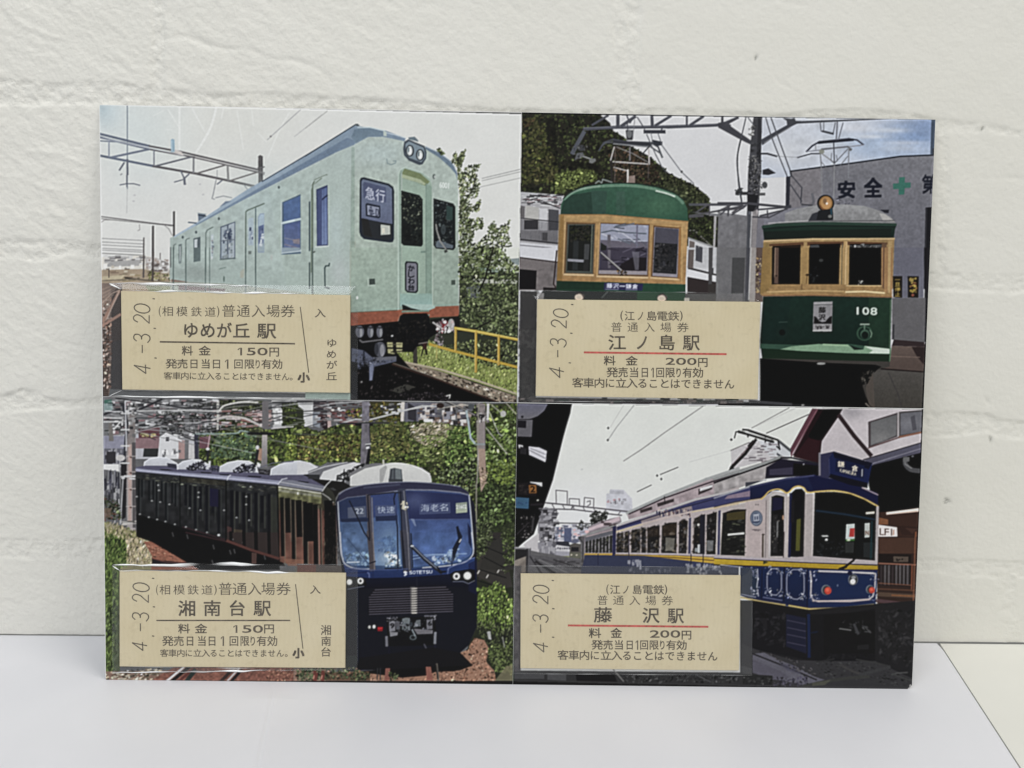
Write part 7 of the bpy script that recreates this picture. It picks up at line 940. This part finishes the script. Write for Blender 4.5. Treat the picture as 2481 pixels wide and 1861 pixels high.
def make_card():
    root = card_root('photo_card', CARD_W/2, 0)
    tag(root, 'glossy card of four train photographs with pockets, standing against the white wall', 'card')
    m, nt, b = new_mat('white_card_stock'); b.inputs['Base Color'].default_value = (.80, .80, .78, 1); b.inputs['Roughness'].default_value = .5
    # board with rounded corners (the lower right one is worn)
    o = []
    for cx, cy, r, a0 in ((CARD_W, 0, 1.3, -90), (CARD_W, CARD_H, .5, 0), (0, CARD_H, .8, 90), (0, 0, .9, 180)):
        sx, sy = (-1 if cx else 1), (-1 if cy else 1)
        for k in range(6):
            t = math.radians(a0+k*18); o.append((cx+sx*r+r*math.cos(t), cy+sy*r+r*math.sin(t)))
    n = len(o); o = np.array(o)-[CARD_W/2, 0]
    V = np.concatenate([np.c_[o, np.zeros(n)], np.c_[o, np.full(n, -.42)]])*MM
    me = bpy.data.meshes.new('backing_board')
    F_ = [list(range(n)), list(range(2*n-1, n-1, -1))]+[[(i+1) % n, i, i+n, (i+1) % n+n] for i in range(n)]
    me.from_pydata([tuple(v) for v in V], [], F_); me.update(); me.materials.append(m)
    bo = bpy.data.objects.new('backing_board', me); C.objects.link(bo); bo.parent = root
    # ink on coated paper
    m, nt, b = new_mat('photo_ink')
    at = node(nt, 'ShaderNodeAttribute', attribute_name='ink'); nt.links.new(at.outputs['Color'], b.inputs['Base Color'])
    b.inputs['Roughness'].default_value = .32; b.inputs['Specular IOR Level'].default_value = .16
    tc = node(nt, 'ShaderNodeTexCoord'); nz = node(nt, 'ShaderNodeTexNoise', i_Scale=900.0, i_Detail=2.0); nt.links.new(tc.outputs['Object'], nz.inputs['Vector'])
    bp = node(nt, 'ShaderNodeBump', i_Strength=.03, i_Distance=.0002); nt.links.new(nz.outputs['Fac'], bp.inputs['Height']); nt.links.new(bp.outputs['Normal'], b.inputs['Normal'])
    draw_green_train(); draw_green_trams(); draw_navy_train(); draw_blue_tram(); finish_sheet()
    ink = lin(SHEET**1.12)/INK_LIGHT
    XM, YM, e = 105.62, 73.55, .16
    for x0, x1, y0, y1, lab in ((e, XM-.06, YM+.05, CARD_H-e, 'photograph of a pale green train with an orange sill'), (XM+.03, CARD_W-.05, YM+.09, CARD_H-.06, 'photograph of two green and cream trams side by side'),
                                (e, XM-.03, .05, YM-.05, 'photograph of a long navy blue train on a curve'), (XM+.03, CARD_W-.05, .05, YM-.09, 'photograph of a blue and cream tram at a platform')):
        st = .185
        nx, ny = int((x1-x0)/st)+1, int((y1-y0)/st)+1
        gx, gy = np.meshgrid(np.linspace(x0, x1, nx), np.linspace(y0, y1, ny))
        xy = np.stack([gx.ravel(), gy.ravel()], 1)
        s = to_sheet(xy)-[CX0+.5, CY0+.5]
        # keep the samples at a picture's rim inside that picture
        ix = np.clip(s[:, 0], 0, CW-2); iy = np.clip(s[:, 1], 0, CH-2)
        i, j = ix.astype(int), iy.astype(int); u, v = (ix-i)[:, None], (iy-j)[:, None]
        col = (ink[j, i]*(1-u)+ink[j, i+1]*u)*(1-v)+(ink[j+1, i]*(1-u)+ink[j+1, i+1]*u)*v
        if x1 > 200 and y0 < 1:                           # worn corner shows the paper
            d = np.hypot(xy[:, 0]-210, xy[:, 1]); col[(d < 1.7) & (d+noise2(xy[:, 0], xy[:, 1], .5, 5)*.9 < 1.05)] = (.42, .41, .40)
        z = np.full(len(xy), .03)
        r = 1.3
        keep = ~((xy[:, 0] > CARD_W-r) & (xy[:, 1] < r) & (np.hypot(xy[:, 0]-(CARD_W-r), xy[:, 1]-r) > r))
        f = gridf(nx, ny); f = f[keep[f].all(1)]
        o = mesh('photo_print', np.c_[xy-[CARD_W/2, 0], z]*MM, f, m, root)
        a = o.data.attributes.new('ink', 'FLOAT_COLOR', 'POINT'); a.data.foreach_set('color', np.c_[np.clip(col, .004, .93), np.ones(len(col))].astype(np.float32).ravel())
        o['label'] = lab
    return root

INK_LIGHT = 1.0
card = make_card()

# ---------------------------------------------------------------- tickets and their pockets
TH = .62                                                  # ticket board thickness, mm
def ticket_material():
    m, nt, b = new_mat('tan_ticket_board'); b.inputs['Roughness'].default_value = .75; b.inputs['Specular IOR Level'].default_value = .2
    tc = node(nt, 'ShaderNodeTexCoord')
    n1 = node(nt, 'ShaderNodeTexNoise', i_Scale=70.0, i_Detail=5.0); n2 = node(nt, 'ShaderNodeTexNoise', i_Scale=650.0, i_Detail=4.0)
    for q in (n1, n2): nt.links.new(tc.outputs['Object'], q.inputs['Vector'])
    c1 = ramp(nt, n1.outputs['Fac'], ((.3, (.70, .600, .395)), (.7, (.75, .655, .455))))
    c2 = ramp(nt, n2.outputs['Fac'], ((.28, (.82, .80, .76)), (.42, (1, 1, 1))))
    mx = node(nt, 'ShaderNodeMix', data_type='RGBA', blend_type='MULTIPLY'); mx.inputs['Factor'].default_value = .4
    nt.links.new(c1, mx.inputs['A']); nt.links.new(c2, mx.inputs['B']); nt.links.new(mx.outputs['Result'], b.inputs['Base Color'])
    wv = node(nt, 'ShaderNodeTexWave', i_Scale=260.0, i_Distortion=7.0, i_Detail=1.0); wv.inputs['Detail Scale'].default_value = .6; nt.links.new(tc.outputs['Object'], wv.inputs['Vector'])
    c3 = ramp(nt, wv.outputs['Fac'], ((.35, (.95, .945, .92)), (.6, (1, 1, 1))))
    m3 = node(nt, 'ShaderNodeMix', data_type='RGBA', blend_type='MULTIPLY'); m3.inputs['Factor'].default_value = .3
    nt.links.new(mx.outputs['Result'], m3.inputs['A']); nt.links.new(c3, m3.inputs['B']); nt.links.new(m3.outputs['Result'], b.inputs['Base Color'])
    bp = node(nt, 'ShaderNodeBump', i_Strength=.1, i_Distance=.0002); nt.links.new(n2.outputs['Fac'], bp.inputs['Height']); nt.links.new(bp.outputs['Normal'], b.inputs['Normal'])
    return m
def ink_mat(name, c):
    m, nt, b = new_mat(name); b.inputs['Roughness'].default_value = .7
    tc = node(nt, 'ShaderNodeTexCoord'); nz = node(nt, 'ShaderNodeTexNoise', i_Scale=900.0, i_Detail=3.0); nt.links.new(tc.outputs['Object'], nz.inputs['Vector'])
    nt.links.new(ramp(nt, nz.outputs['Fac'], ((.35, tuple(c)), (.72, tuple(min(1, q*2.0+.03) for q in c)))), b.inputs['Base Color'])
    return m
TAN = ticket_material()
INK, RED, STAMP = ink_mat('brown_black_ink', (.062, .047, .030)), ink_mat('red_ink', (.36, .055, .042)), ink_mat('grey_stamp_ink', (.070, .057, .040))

REF = glyph('国')[0]; RLO, RHI = REF.min(0), REF.max(0)
ONE = (np.array([(.62, 0), (.98, 0), (.98, 1), (.66, 1), (.62, .98), (.1, .70), (.1, .84), (.30, .88), (.52, .98)], float)*[.5, 1], np.array([(0, 1, 2), (0, 2, 3), (4, 5, 6), (4, 6, 7), (4, 7, 8), (4, 8, 3)]))
NARROW = set('()1234567890')
def letters(z, rows, h, bold=0.0):
    """rows: (text with x-ranges, y0, y1, slope) -> one mesh worth of vertices and triangles, in card mm"""
    V, T, n = [], [], 0
    for spec, y0, y1, sk in rows:
        cells = spec.split()
        xs0 = float(cells[0][1:].split(':')[0])
        for c in cells:
            ch = c[0]; r = c[1:].split(':'); a, b = float(r[0]), float(r[1])
            ya, yb = (y0, y1) if len(r) < 4 else (float(r[2]), float(r[3]))
            v, t = glyph(ch) if ch != '1' else ONE
            if ch in NARROW: lo, sp = v.min(0), v.max(0)-v.min(0)
            elif b-a < .72*(yb-ya) or ch in 'ノ日り': lo, sp = np.array([v[:, 0].min(), RLO[1]]), np.array([np.ptp(v[:, 0]), RHI[1]-RLO[1]])
            else: lo, sp = RLO, RHI-RLO
            u = (v-lo)/sp
            px = a+(b-a)*u[:, 0]; py = yb-(yb-ya)*u[:, 1]+sk*(a-xs0)
            k = 0
            for dx, dy in (((0, 0),) if bold == 0 else ((-bold, -bold), (bold, -bold), (-bold, bold), (bold, bold), (0, 0))):
                q = on_card(z(np.stack([px+dx, py+dy], 1)), h)
                V.append(np.c_[q, np.full(len(q), h+.0025*k)]); T.append(t+n); n += len(q); k += 1
    return np.concatenate(V), np.concatenate(T)

def strokes(z, lines, w, h):
    V, T, n = [], [], 0
    k = 0
    for p in lines:
        p = z(np.array(p, float)); 
        for q in seg_polys(p, w/KZ):
            c = on_card(q, h); V.append(np.c_[c, np.full(4, h+.002*(k % 2))]); T.append([[n, n+3, n+2], [n, n+2, n+1]]); n += 4; k += 1
    return np.concatenate(V), np.concatenate(T)

t_ = np.linspace(0, 2*math.pi, 21)
DIG = {'0': [np.stack([.5+.5*np.cos(t_), .5+.5*np.sin(t_)], 1)],
       '2': [smooth(np.array([(.04, .74), (.25, .97), (.6, 1.), (.9, .8), (.78, .5), (.4, .25), (.06, .0)]), False, 4), np.array([(.06, .01), (.97, .01)])],
       '3': [smooth(np.array([(.08, .84), (.35, 1), (.78, .95), (.86, .7), (.6, .53), (.36, .52)]), False, 4), smooth(np.array([(.36, .52), (.7, .5), (.97, .3), (.82, .05), (.45, .0), (.04, .14)]), False, 4)],
       '4': [np.array([(.66, 0), (.8, 1), (.0, .27), (1, .30)])]}
def stamp(z, spec, dots, w, h):
    lines = []
    for c in spec.split():
        ch = c[0]; x0, x1, y0, y1 = [float(q) for q in c[1:].split(':')]
        if ch == '-': lines.append([((x0+x1)/2, y0), ((x0+x1)/2, y1)]); continue
        for p in DIG[ch]:
            X = (p[:, 0]+.22*(p[:, 1]-.5)-0.0); Y = p[:, 1]
            lines.append(np.stack([x0+(x1-x0)*(1-Y), y0+(y1-y0)*(1-X)], 1))
    for x, y in dots: lines.append([(x-8, y-1), (x+8, y+1)])
    return strokes(z, lines, w, h)

z3, z4, z7, z8, zc, zd, zg, zh = Z(220, 600), Z(740, 600), Z(1240, 600), Z(1740, 600), Z(230, 1290), Z(720, 1290), Z(1230, 1280), Z(1730, 1280)
WARN = '客車内に立入ることはできません'
def spread(s, x0, pitch, w): return ' '.join('%s%.0f:%.0f' % (c, x0+i*pitch, x0+i*pitch+w*(1 if c not in 'にるこはできません' else .9)) for i, c in enumerate(s))

TICKETS = [
 dict(quad=[(292.9, 705.1), (848.1, 715.2), (847.6, 951.9), (296, 943.8)], pocket=[(266, 686.5), (866, 693.5), (866, 967), (264, 961)], z=z3, w=1.0,
  label='tan ticket with a black rule and stub, in the pocket over the pale green train',
  parts=[('company_name', z3, [("(650:672:560:662 相690:785 模825:920 鉄965:1056 道1096:1190", 566, 655, .015), (")1206:1230:560:668", 560, 660, 0)], 0), ('ticket_title', z3, [("普1262:1376 通1404:1516 入1545:1660 場1688:1802 券1824:1945", 552, 664, .004)], 0),
         ('station_name', z3, [("ゆ888:1022 め1054:1184 が1213:1338 丘1370:1512 駅1604:1762", 724, 862, .01)], 2.4), ('fare_line', z3, [("料878:970 金1040:1140", 945, 1032, 0), ("11408:1446 51495:1576 01596:1690", 960, 1030, 0), ("円1710:1800", 956, 1042, 0)], 1.5),
         ('validity_note', z3, [("発723:820 売833:922 日955:1020 当1058:1140 日1170:1236 11286:1316 回1374:1452 限1474:1560 り1578:1616 有1638:1726 効1740:1830", 1070, 1156, .004)], 1.0), ('warning_note', z3, [(spread(WARN, 703, 80.6, 72)+' 。1908:1978', 1194, 1262, .008)], .6),
         ('half_fare_mark', z3, [("小1988:2086", 1202, 1288, 0)], 5), ('stub_lettering', z4, [("入95:187", 588, 668, 0), ("ゆ206:296:876:952 め206:292:984:1060 が206:296:1086:1162 丘204:296:1194:1272", 0, 0, 0)], .8)],
  rule=(z3, [(665, 902), (1950, 920)], 15, INK), divider=(z3, [(2005, 570), (2085, 1195)], 9), stamp=("0415:566:540:626 2410:560:640:720 3412:566:824:906 -484:500:935:1006 4415:568:1120:1200", [(602, 490), (612, 773), (620, 1057)])),
 dict(quad=[(1301.5, 725.3), (1842.5, 731.6), (1836, 967.6), (1298, 959.5)], pocket=[(1259.5, 704.5), (1844, 710.5), (1842, 976), (1253.5, 972.5)], z=z7, w=.55,
  label='tan ticket with a red rule, in the pocket beside the two green trams',
  parts=[('company_name', z7, [("(1040:1064:604:702 江1085:1170 ノ1205:1256 島1294:1382 電1394:1486 鉄1500:1596", 612, 698, .004), (")1610:1634:606:704", 606, 704, 0)], .8), ('ticket_title', z7, [("普955:1048 通1113:1202 入1274:1362 場1428:1520 券1588:1686", 718, 806, .006)], 0),
         ('station_name', z7, [("江934:1082 ノ1198:1292 島1413:1552 駅1648:1788", 842, 980, .003)], 2.2), ('fare_line', z7, [("料888:986 金1098:1196", 1040, 1126, .01), ("21474:1560 01574:1666 01680:1766", 1056, 1120, .01), ("円1784:1872", 1056, 1142, 0)], 1.6),
         ('validity_note', z7, [("発913:1010 売1024:1106 当1130:1212 日1244:1302 11336:1358 回1384:1456 限1474:1556 り1576:1616 有1640:1722 効1736:1828", 1150, 1240, .004)], 1.2), ('warning_note', z7, [(spread(WARN, 584, 104, 94), 1250, 1338, .01)], 1.0)],
  rule=(z7, [(695, 1003), (2050, 1020)], 19, RED), stamp=("0398:540:588:668 2380:522:690:766 3370:520:868:950 -430:450:984:1046 4360:496:1144:1240", [(578, 545), (570, 820), (555, 1103)])),
 dict(quad=[(289.5, 1383.7), (837.7, 1389.2), (836, 1618.6), (289.5, 1614.8)], pocket=[(273, 1369), (865.6, 1366.5), (865.6, 1622), (272, 1630)], z=zc, w=1.0,
  label='tan ticket with a black rule and stub, in the pocket beside the navy blue train',
  parts=[('company_name', zc, [("(585:606:500:602 相625:718 模757:854 鉄892:988 道1025:1121", 506, 595, .004), (")1140:1165:500:602", 500, 602, 0)], 0), ('ticket_title', zc, [("普1190:1306 通1324:1446 入1468:1586 場1600:1716 券1744:1866", 486, 600, .0)], 0),
         ('station_name', zc, [("湘808:956 南1048:1196 台1290:1430 駅1530:1674", 660, 800, -.002)], 2.4), ('fare_line', zc, [("料804:902 金964:1066", 880, 966, 0), ("11326:1362 51412:1496 01514:1606", 890, 960, 0), ("円1620:1712", 880, 966, 0)], 1.5),
         ('validity_note', zc, [("発650:746 売760:846 日880:940 当984:1062 日1090:1152 11206:1234 回1290:1370 限1394:1472 り1490:1530 有1554:1640 効1654:1742", 996, 1086, 0)], 1.0), ('warning_note', zc, [(spread(WARN, 628, 79.4, 71)+' 。1822:1890', 1122, 1190, .002)], .6),
         ('half_fare_mark', zc, [("小1900:1994", 1114, 1202, 0)], 5), ('stub_lettering', zd, [("入128:218", 510, 588, 0), ("湘232:322:892:982 南234:320:1000:1086 台230:320:1104:1188", 0, 0, 0)], .8)],
  rule=(zc, [(592, 843), (1865, 843)], 13, INK), divider=(zc, [(1920, 498), (1990, 1110)], 9), stamp=("0364:520:484:566 2360:513:590:666 3360:513:765:846 -428:442:874:942 4358:496:1050:1126", [(557, 440), (565, 713), (557, 992)])),
 dict(quad=[(1261.6, 1390.6), (1794.5, 1395.2), (1790.8, 1624.8), (1260.9, 1619.2)], pocket=[(1244.3, 1371), (1822.4, 1375), (1822.2, 1637), (1243.2, 1632)], z=zg, w=.55,
  label='tan ticket with a red rule, in the pocket under the blue and cream tram',
  parts=[('company_name', zg, [("(945:966:538:636 江985:1071 ノ1105:1156 島1198:1280 電1294:1386 鉄1400:1492", 546, 630, .003), (")1502:1526:540:638", 540, 638, 0)], .8), ('ticket_title', zg, [("普864:952 通1014:1106 入1170:1262 場1324:1416 券1480:1576", 646, 734, .006)], 0),
         ('station_name', zg, [("藤836:988 沢1300:1442 駅1540:1676", 764, 900, .01)], 2.2), ('fare_line', zg, [("料784:886 金993:1086", 960, 1050, 0), ("21362:1452 01462:1546 01560:1650", 978, 1046, 0), ("円1666:1756", 980, 1064, 0)], 1.6),
         ('validity_note', zg, [("発808:906 売920:1002 当1024:1106 日1140:1196 11226:1248 回1270:1342 限1360:1440 り1460:1500 有1524:1606 効1620:1710", 1074, 1160, .003)], 1.2), ('warning_note', zg, [(spread(WARN, 484, 102.6, 92), 1172, 1258, .008)], 1.0)],
  rule=(zg, [(582, 930), (1915, 943)], 19, RED), stamp=("0245:396:546:622 2243:386:640:720 3243:386:824:900 -310:322:924:996 4246:382:1094:1180", [(432, 500), (437, 770), (435, 1043)])),
]

def film_material():
    m, nt, b = new_mat('clear_pocket_film'); nt.nodes.remove(b)
    out = nt.nodes['Material Output']
    tr = node(nt, 'ShaderNodeBsdfTransparent'); tr.inputs[0].default_value = (.975, .98, .98, 1)
    gl = node(nt, 'ShaderNodeBsdfGlossy'); gl.inputs['Roughness'].default_value = .06
    df = node(nt, 'ShaderNodeBsdfDiffuse'); df.inputs[0].default_value = (.8, .8, .8, 1)
    lw = node(nt, 'ShaderNodeLayerWeight'); lw.inputs['Blend'].default_value = .5
    pw = node(nt, 'ShaderNodeMath', operation='POWER'); pw.inputs[1].default_value = 4.0; nt.links.new(lw.outputs['Facing'], pw.inputs[0])
    mu = node(nt, 'ShaderNodeMath', operation='MULTIPLY_ADD'); mu.inputs[1].default_value = .7; mu.inputs[2].default_value = .036; nt.links.new(pw.outputs[0], mu.inputs[0])
    hz = node(nt, 'ShaderNodeAttribute', attribute_name='haze')
    m1 = node(nt, 'ShaderNodeMixShader'); nt.links.new(hz.outputs['Fac'], m1.inputs[0]); nt.links.new(tr.outputs[0], m1.inputs[1]); nt.links.new(df.outputs[0], m1.inputs[2])
    m2 = node(nt, 'ShaderNodeMixShader'); nt.links.new(mu.outputs[0], m2.inputs[0]); nt.links.new(m1.outputs[0], m2.inputs[1]); nt.links.new(gl.outputs[0], m2.inputs[2])
    nt.links.new(m2.outputs[0], out.inputs['Surface'])
    return m
FILM = film_material()
def seam_material():
    m, nt, b = new_mat('film_seam_glints'); b.inputs['Base Color'].default_value = (.93, .94, .94, 1); b.inputs['Roughness'].default_value = .12; b.inputs['Specular IOR Level'].default_value = .8  # opaque white stands in for the film's glints along seam and crease
    out = nt.nodes['Material Output']; tr = node(nt, 'ShaderNodeBsdfTransparent'); mx = node(nt, 'ShaderNodeMixShader')
    at = node(nt, 'ShaderNodeAttribute', attribute_name='white'); nt.links.new(at.outputs['Fac'], mx.inputs[0])
    nt.links.new(tr.outputs[0], mx.inputs[1]); nt.links.new(b.outputs[0], mx.inputs[2]); nt.links.new(mx.outputs[0], out.inputs['Surface'])
    return m
SEAM = seam_material()

def sdist(P, quad):
    """signed distance to a convex quad (positive outside), its corners in order"""
    d = np.full(len(P), -1e9); c = quad.mean(0)
    for a, b in zip(quad, np.roll(quad, -1, 0)):
        e = (b-a)/np.hypot(*(b-a)); n = np.array([e[1], -e[0]])
        if (c-a) @ n > 0: n = -n
        d = np.maximum(d, (P-a) @ n)
    return d

def make_ticket(k, T):
    q0 = on_card(T['quad'], TH)                            # TL TR BR BL
    c = q0.mean(0)
    root = card_root('admission_ticket', c[0], c[1])
    tag(root, T['label'], 'ticket', 'tan admission tickets in the card pockets')
    put = lambda name, VT, mat, off=0.0: mesh(name, (VT[0]-np.array([c[0], c[1], 0]))*MM, VT[1], mat, root)
    # board with a small chamfer; its back rests on the print
    ins = q0+(c-q0)*.0035
    zb, zt = .05, TH
    V = np.concatenate([np.c_[q0, np.full(4, zb)], np.c_[q0, np.full(4, zt-.08)], np.c_[ins, np.full(4, zt)]])
    f = [[0, 1, 2, 3], [8, 11, 10, 9]]
    for a in range(4):
        b = (a+1) % 4; f += [[b, a, a+4, b+4], [b+4, a+4, a+8, b+8]]
    put('ticket_board', (V, np.array(f)), TAN)
    h = TH+.012
    for name, z, rows, bold in T['parts']: put(name, letters(z, rows, h, bold), INK)
    z, p, w_, mat = T['rule']; put('rule_line', strokes(z, [p], w_, h), mat)
    if 'divider' in T: z, p, w_ = T['divider']; put('divider_line', strokes(z, [p], w_, h), INK)
    put('date_stamp', stamp(T['z'], *T['stamp'], 10.5, h), STAMP)
    return q0

def make_pocket(k, T, q0):
    P0 = on_card(T['pocket'], .1)
    nx, ny = 150, 72
    u, v = np.meshgrid(np.linspace(0, 1, nx), np.linspace(0, 1, ny)); u, v = u.ravel()[:, None], v.ravel()[:, None]
    P = (P0[3]*(1-u)+P0[2]*u)*(1-v)+(P0[0]*(1-u)+P0[1]*u)*v
    dt = sdist(P, q0); dp = -sdist(P, P0)
    r = np.clip(dt, 0, None)/(np.clip(dt, 0, None)+np.clip(dp, 0, None)+1e-6)
    tent = (1-r)**(1.0 if T['w'] > .9 else 1.6)
    wr = noise2(P[:, 0]+k*50, P[:, 1]*2, 9, 41+k)*.22+noise2(P[:, 0]*.8+k*50, P[:, 1], 3.2, 51+k)*.10
    edge = np.clip(dp/1.2, 0, 1)
    h = .075+(TH+.02)*tent+edge*np.clip(wr, -.03, .3)*np.where(dt > 0, 1, .25)*T['w']
    h = np.where(dt <= .05, np.maximum(h, TH+.045), h)
    h = np.maximum(h, .07)
    o = mesh('ticket_pocket', np.c_[P-[CARD_W/2, 0], h]*MM, gridf(nx, ny), FILM, card, True)
    hz = .008+.014*np.clip(dt, 0, .6)/.6*(1 if k == 1 or k == 3 else .7)
    hz = np.where(dt <= 0, .008, hz)
    a = o.data.attributes.new('haze', 'FLOAT', 'POINT'); a.data.foreach_set('value', hz.astype(np.float32))
    # welded rim: a low bead round the pocket and the crease where the film climbs onto the ticket, highlights put in as white
    V, Fc, Wt = [], [], []
    n0 = 0
    def bead(poly, rad, zc, wt, closed, seed):
        nonlocal n0
        pl = []
        m = len(poly)
        for a, b in zip(range(m if closed else m-1), range(1, m+1)):
            A, B = poly[a], poly[b % m]; L_ = np.hypot(*(B-A)); k2 = max(2, int(L_/.7))
            for t in np.arange(k2)/k2: pl.append(A+(B-A)*t)
        if not closed: pl.append(poly[-1])
        pl = np.array(pl); m = len(pl)
        wv = noise2(pl[:, 0]+seed*31, pl[:, 1]+7, 6, 60+seed)
        pl = pl+np.stack([noise2(pl[:, 1]+9, pl[:, 0]+seed*17, 7, 61)*0, noise2(pl[:, 0]+seed*17, pl[:, 1]*0+3, 7, 61)*.5], 1)*(.8 if T['w'] > .9 else .25)
        if rad > .15: pl[:, 1] += noise2(pl[:, 0]+seed*19, pl[:, 1]*0+5, 2.6, 63)*.28
        s_ = np.linspace(0, 1, m); fade = np.clip(np.minimum(s_, 1-s_)*9+.15, 0, 1) if not closed else 1
        rr = rad*(1+1.0*wv)*(.45+.55*fade)*np.clip(.75+1.9*noise2(pl[:, 0]+seed*29, pl[:, 1], 4.5, 64), .3, 1.5)
        ww = np.clip(wt*fade*(.85+2.4*noise2(pl[:, 0]+seed*13, pl[:, 1], 8, 62)), .03, 1)
        nn = np.gradient(pl, axis=0); nn /= np.hypot(nn[:, 0], nn[:, 1])[:, None]+1e-9; nn = np.stack([-nn[:, 1], nn[:, 0]], 1)
        ang = np.linspace(-.15, math.pi+.15, 7)
        for t in ang: V.append(np.c_[pl+nn*(rr*math.cos(t))[:, None], zc+rr*math.sin(t)]); Wt.append(ww)
        for s in range(6):
            a = n0+s*m+np.arange(m if closed else m-1); b = n0+s*m+(np.arange(m if closed else m-1)+1) % m
            Fc.append(np.stack([a, b, b+m, a+m], 1))
        n0 += 7*m
    S4 = lambda a, b: np.array([a, b])
    strong = T['w'] > .9
    tl, tr, br, bl = P0; qtl, qtr, qbr, qbl = q0
    mid = lambda a, b, t: a+(b-a)*t
    for j, (A, B, rad, wt) in enumerate(((tl, mid(tl, tr, .62), .24, 1.0), (mid(tl, tr, .62), tr, .08, .2), (tr, br, .05, .08), (bl, mid(bl, br, .66), .22, .9), (mid(bl, br, .66), br, .08, .2), (tl, bl, .05, .08)) if strong else
                                     ((tl, tr, .07, .24), (tr, br, .05, .08), (bl, br, .07, .28), (tl, bl, .05, .12))):
        bead(S4(A, B), rad, .08, wt, False, j+k*7)
    up = np.array([0, .12])
    if strong:
        bead(S4(qtl+up, mid(qtl, qtr, .78)+up), .22, TH-.05, 1.0, False, 30+k); bead(S4(qbl-up*2, mid(qbl, qbr, .6)-up*2), .12, TH-.25, .35 if k == 0 else .8, False, 31+k)
        bead(S4(tl, qtl+up), .2, .35, 1.0, False, 33+k); bead(S4(bl, qbl-up), .12, .3, .8 if k == 0 else .4, False, 34+k)
    V = np.concatenate(V); Wt = np.concatenate(Wt)
    s = mesh('pocket_seam_glints', (V-[CARD_W/2, 0, 0])*MM, np.concatenate(Fc), SEAM, o, True)
    a = s.data.attributes.new('white', 'FLOAT', 'POINT'); a.data.foreach_set('value', Wt.astype(np.float32))

for k, T in enumerate(TICKETS): make_pocket(k, T, make_ticket(k, T))
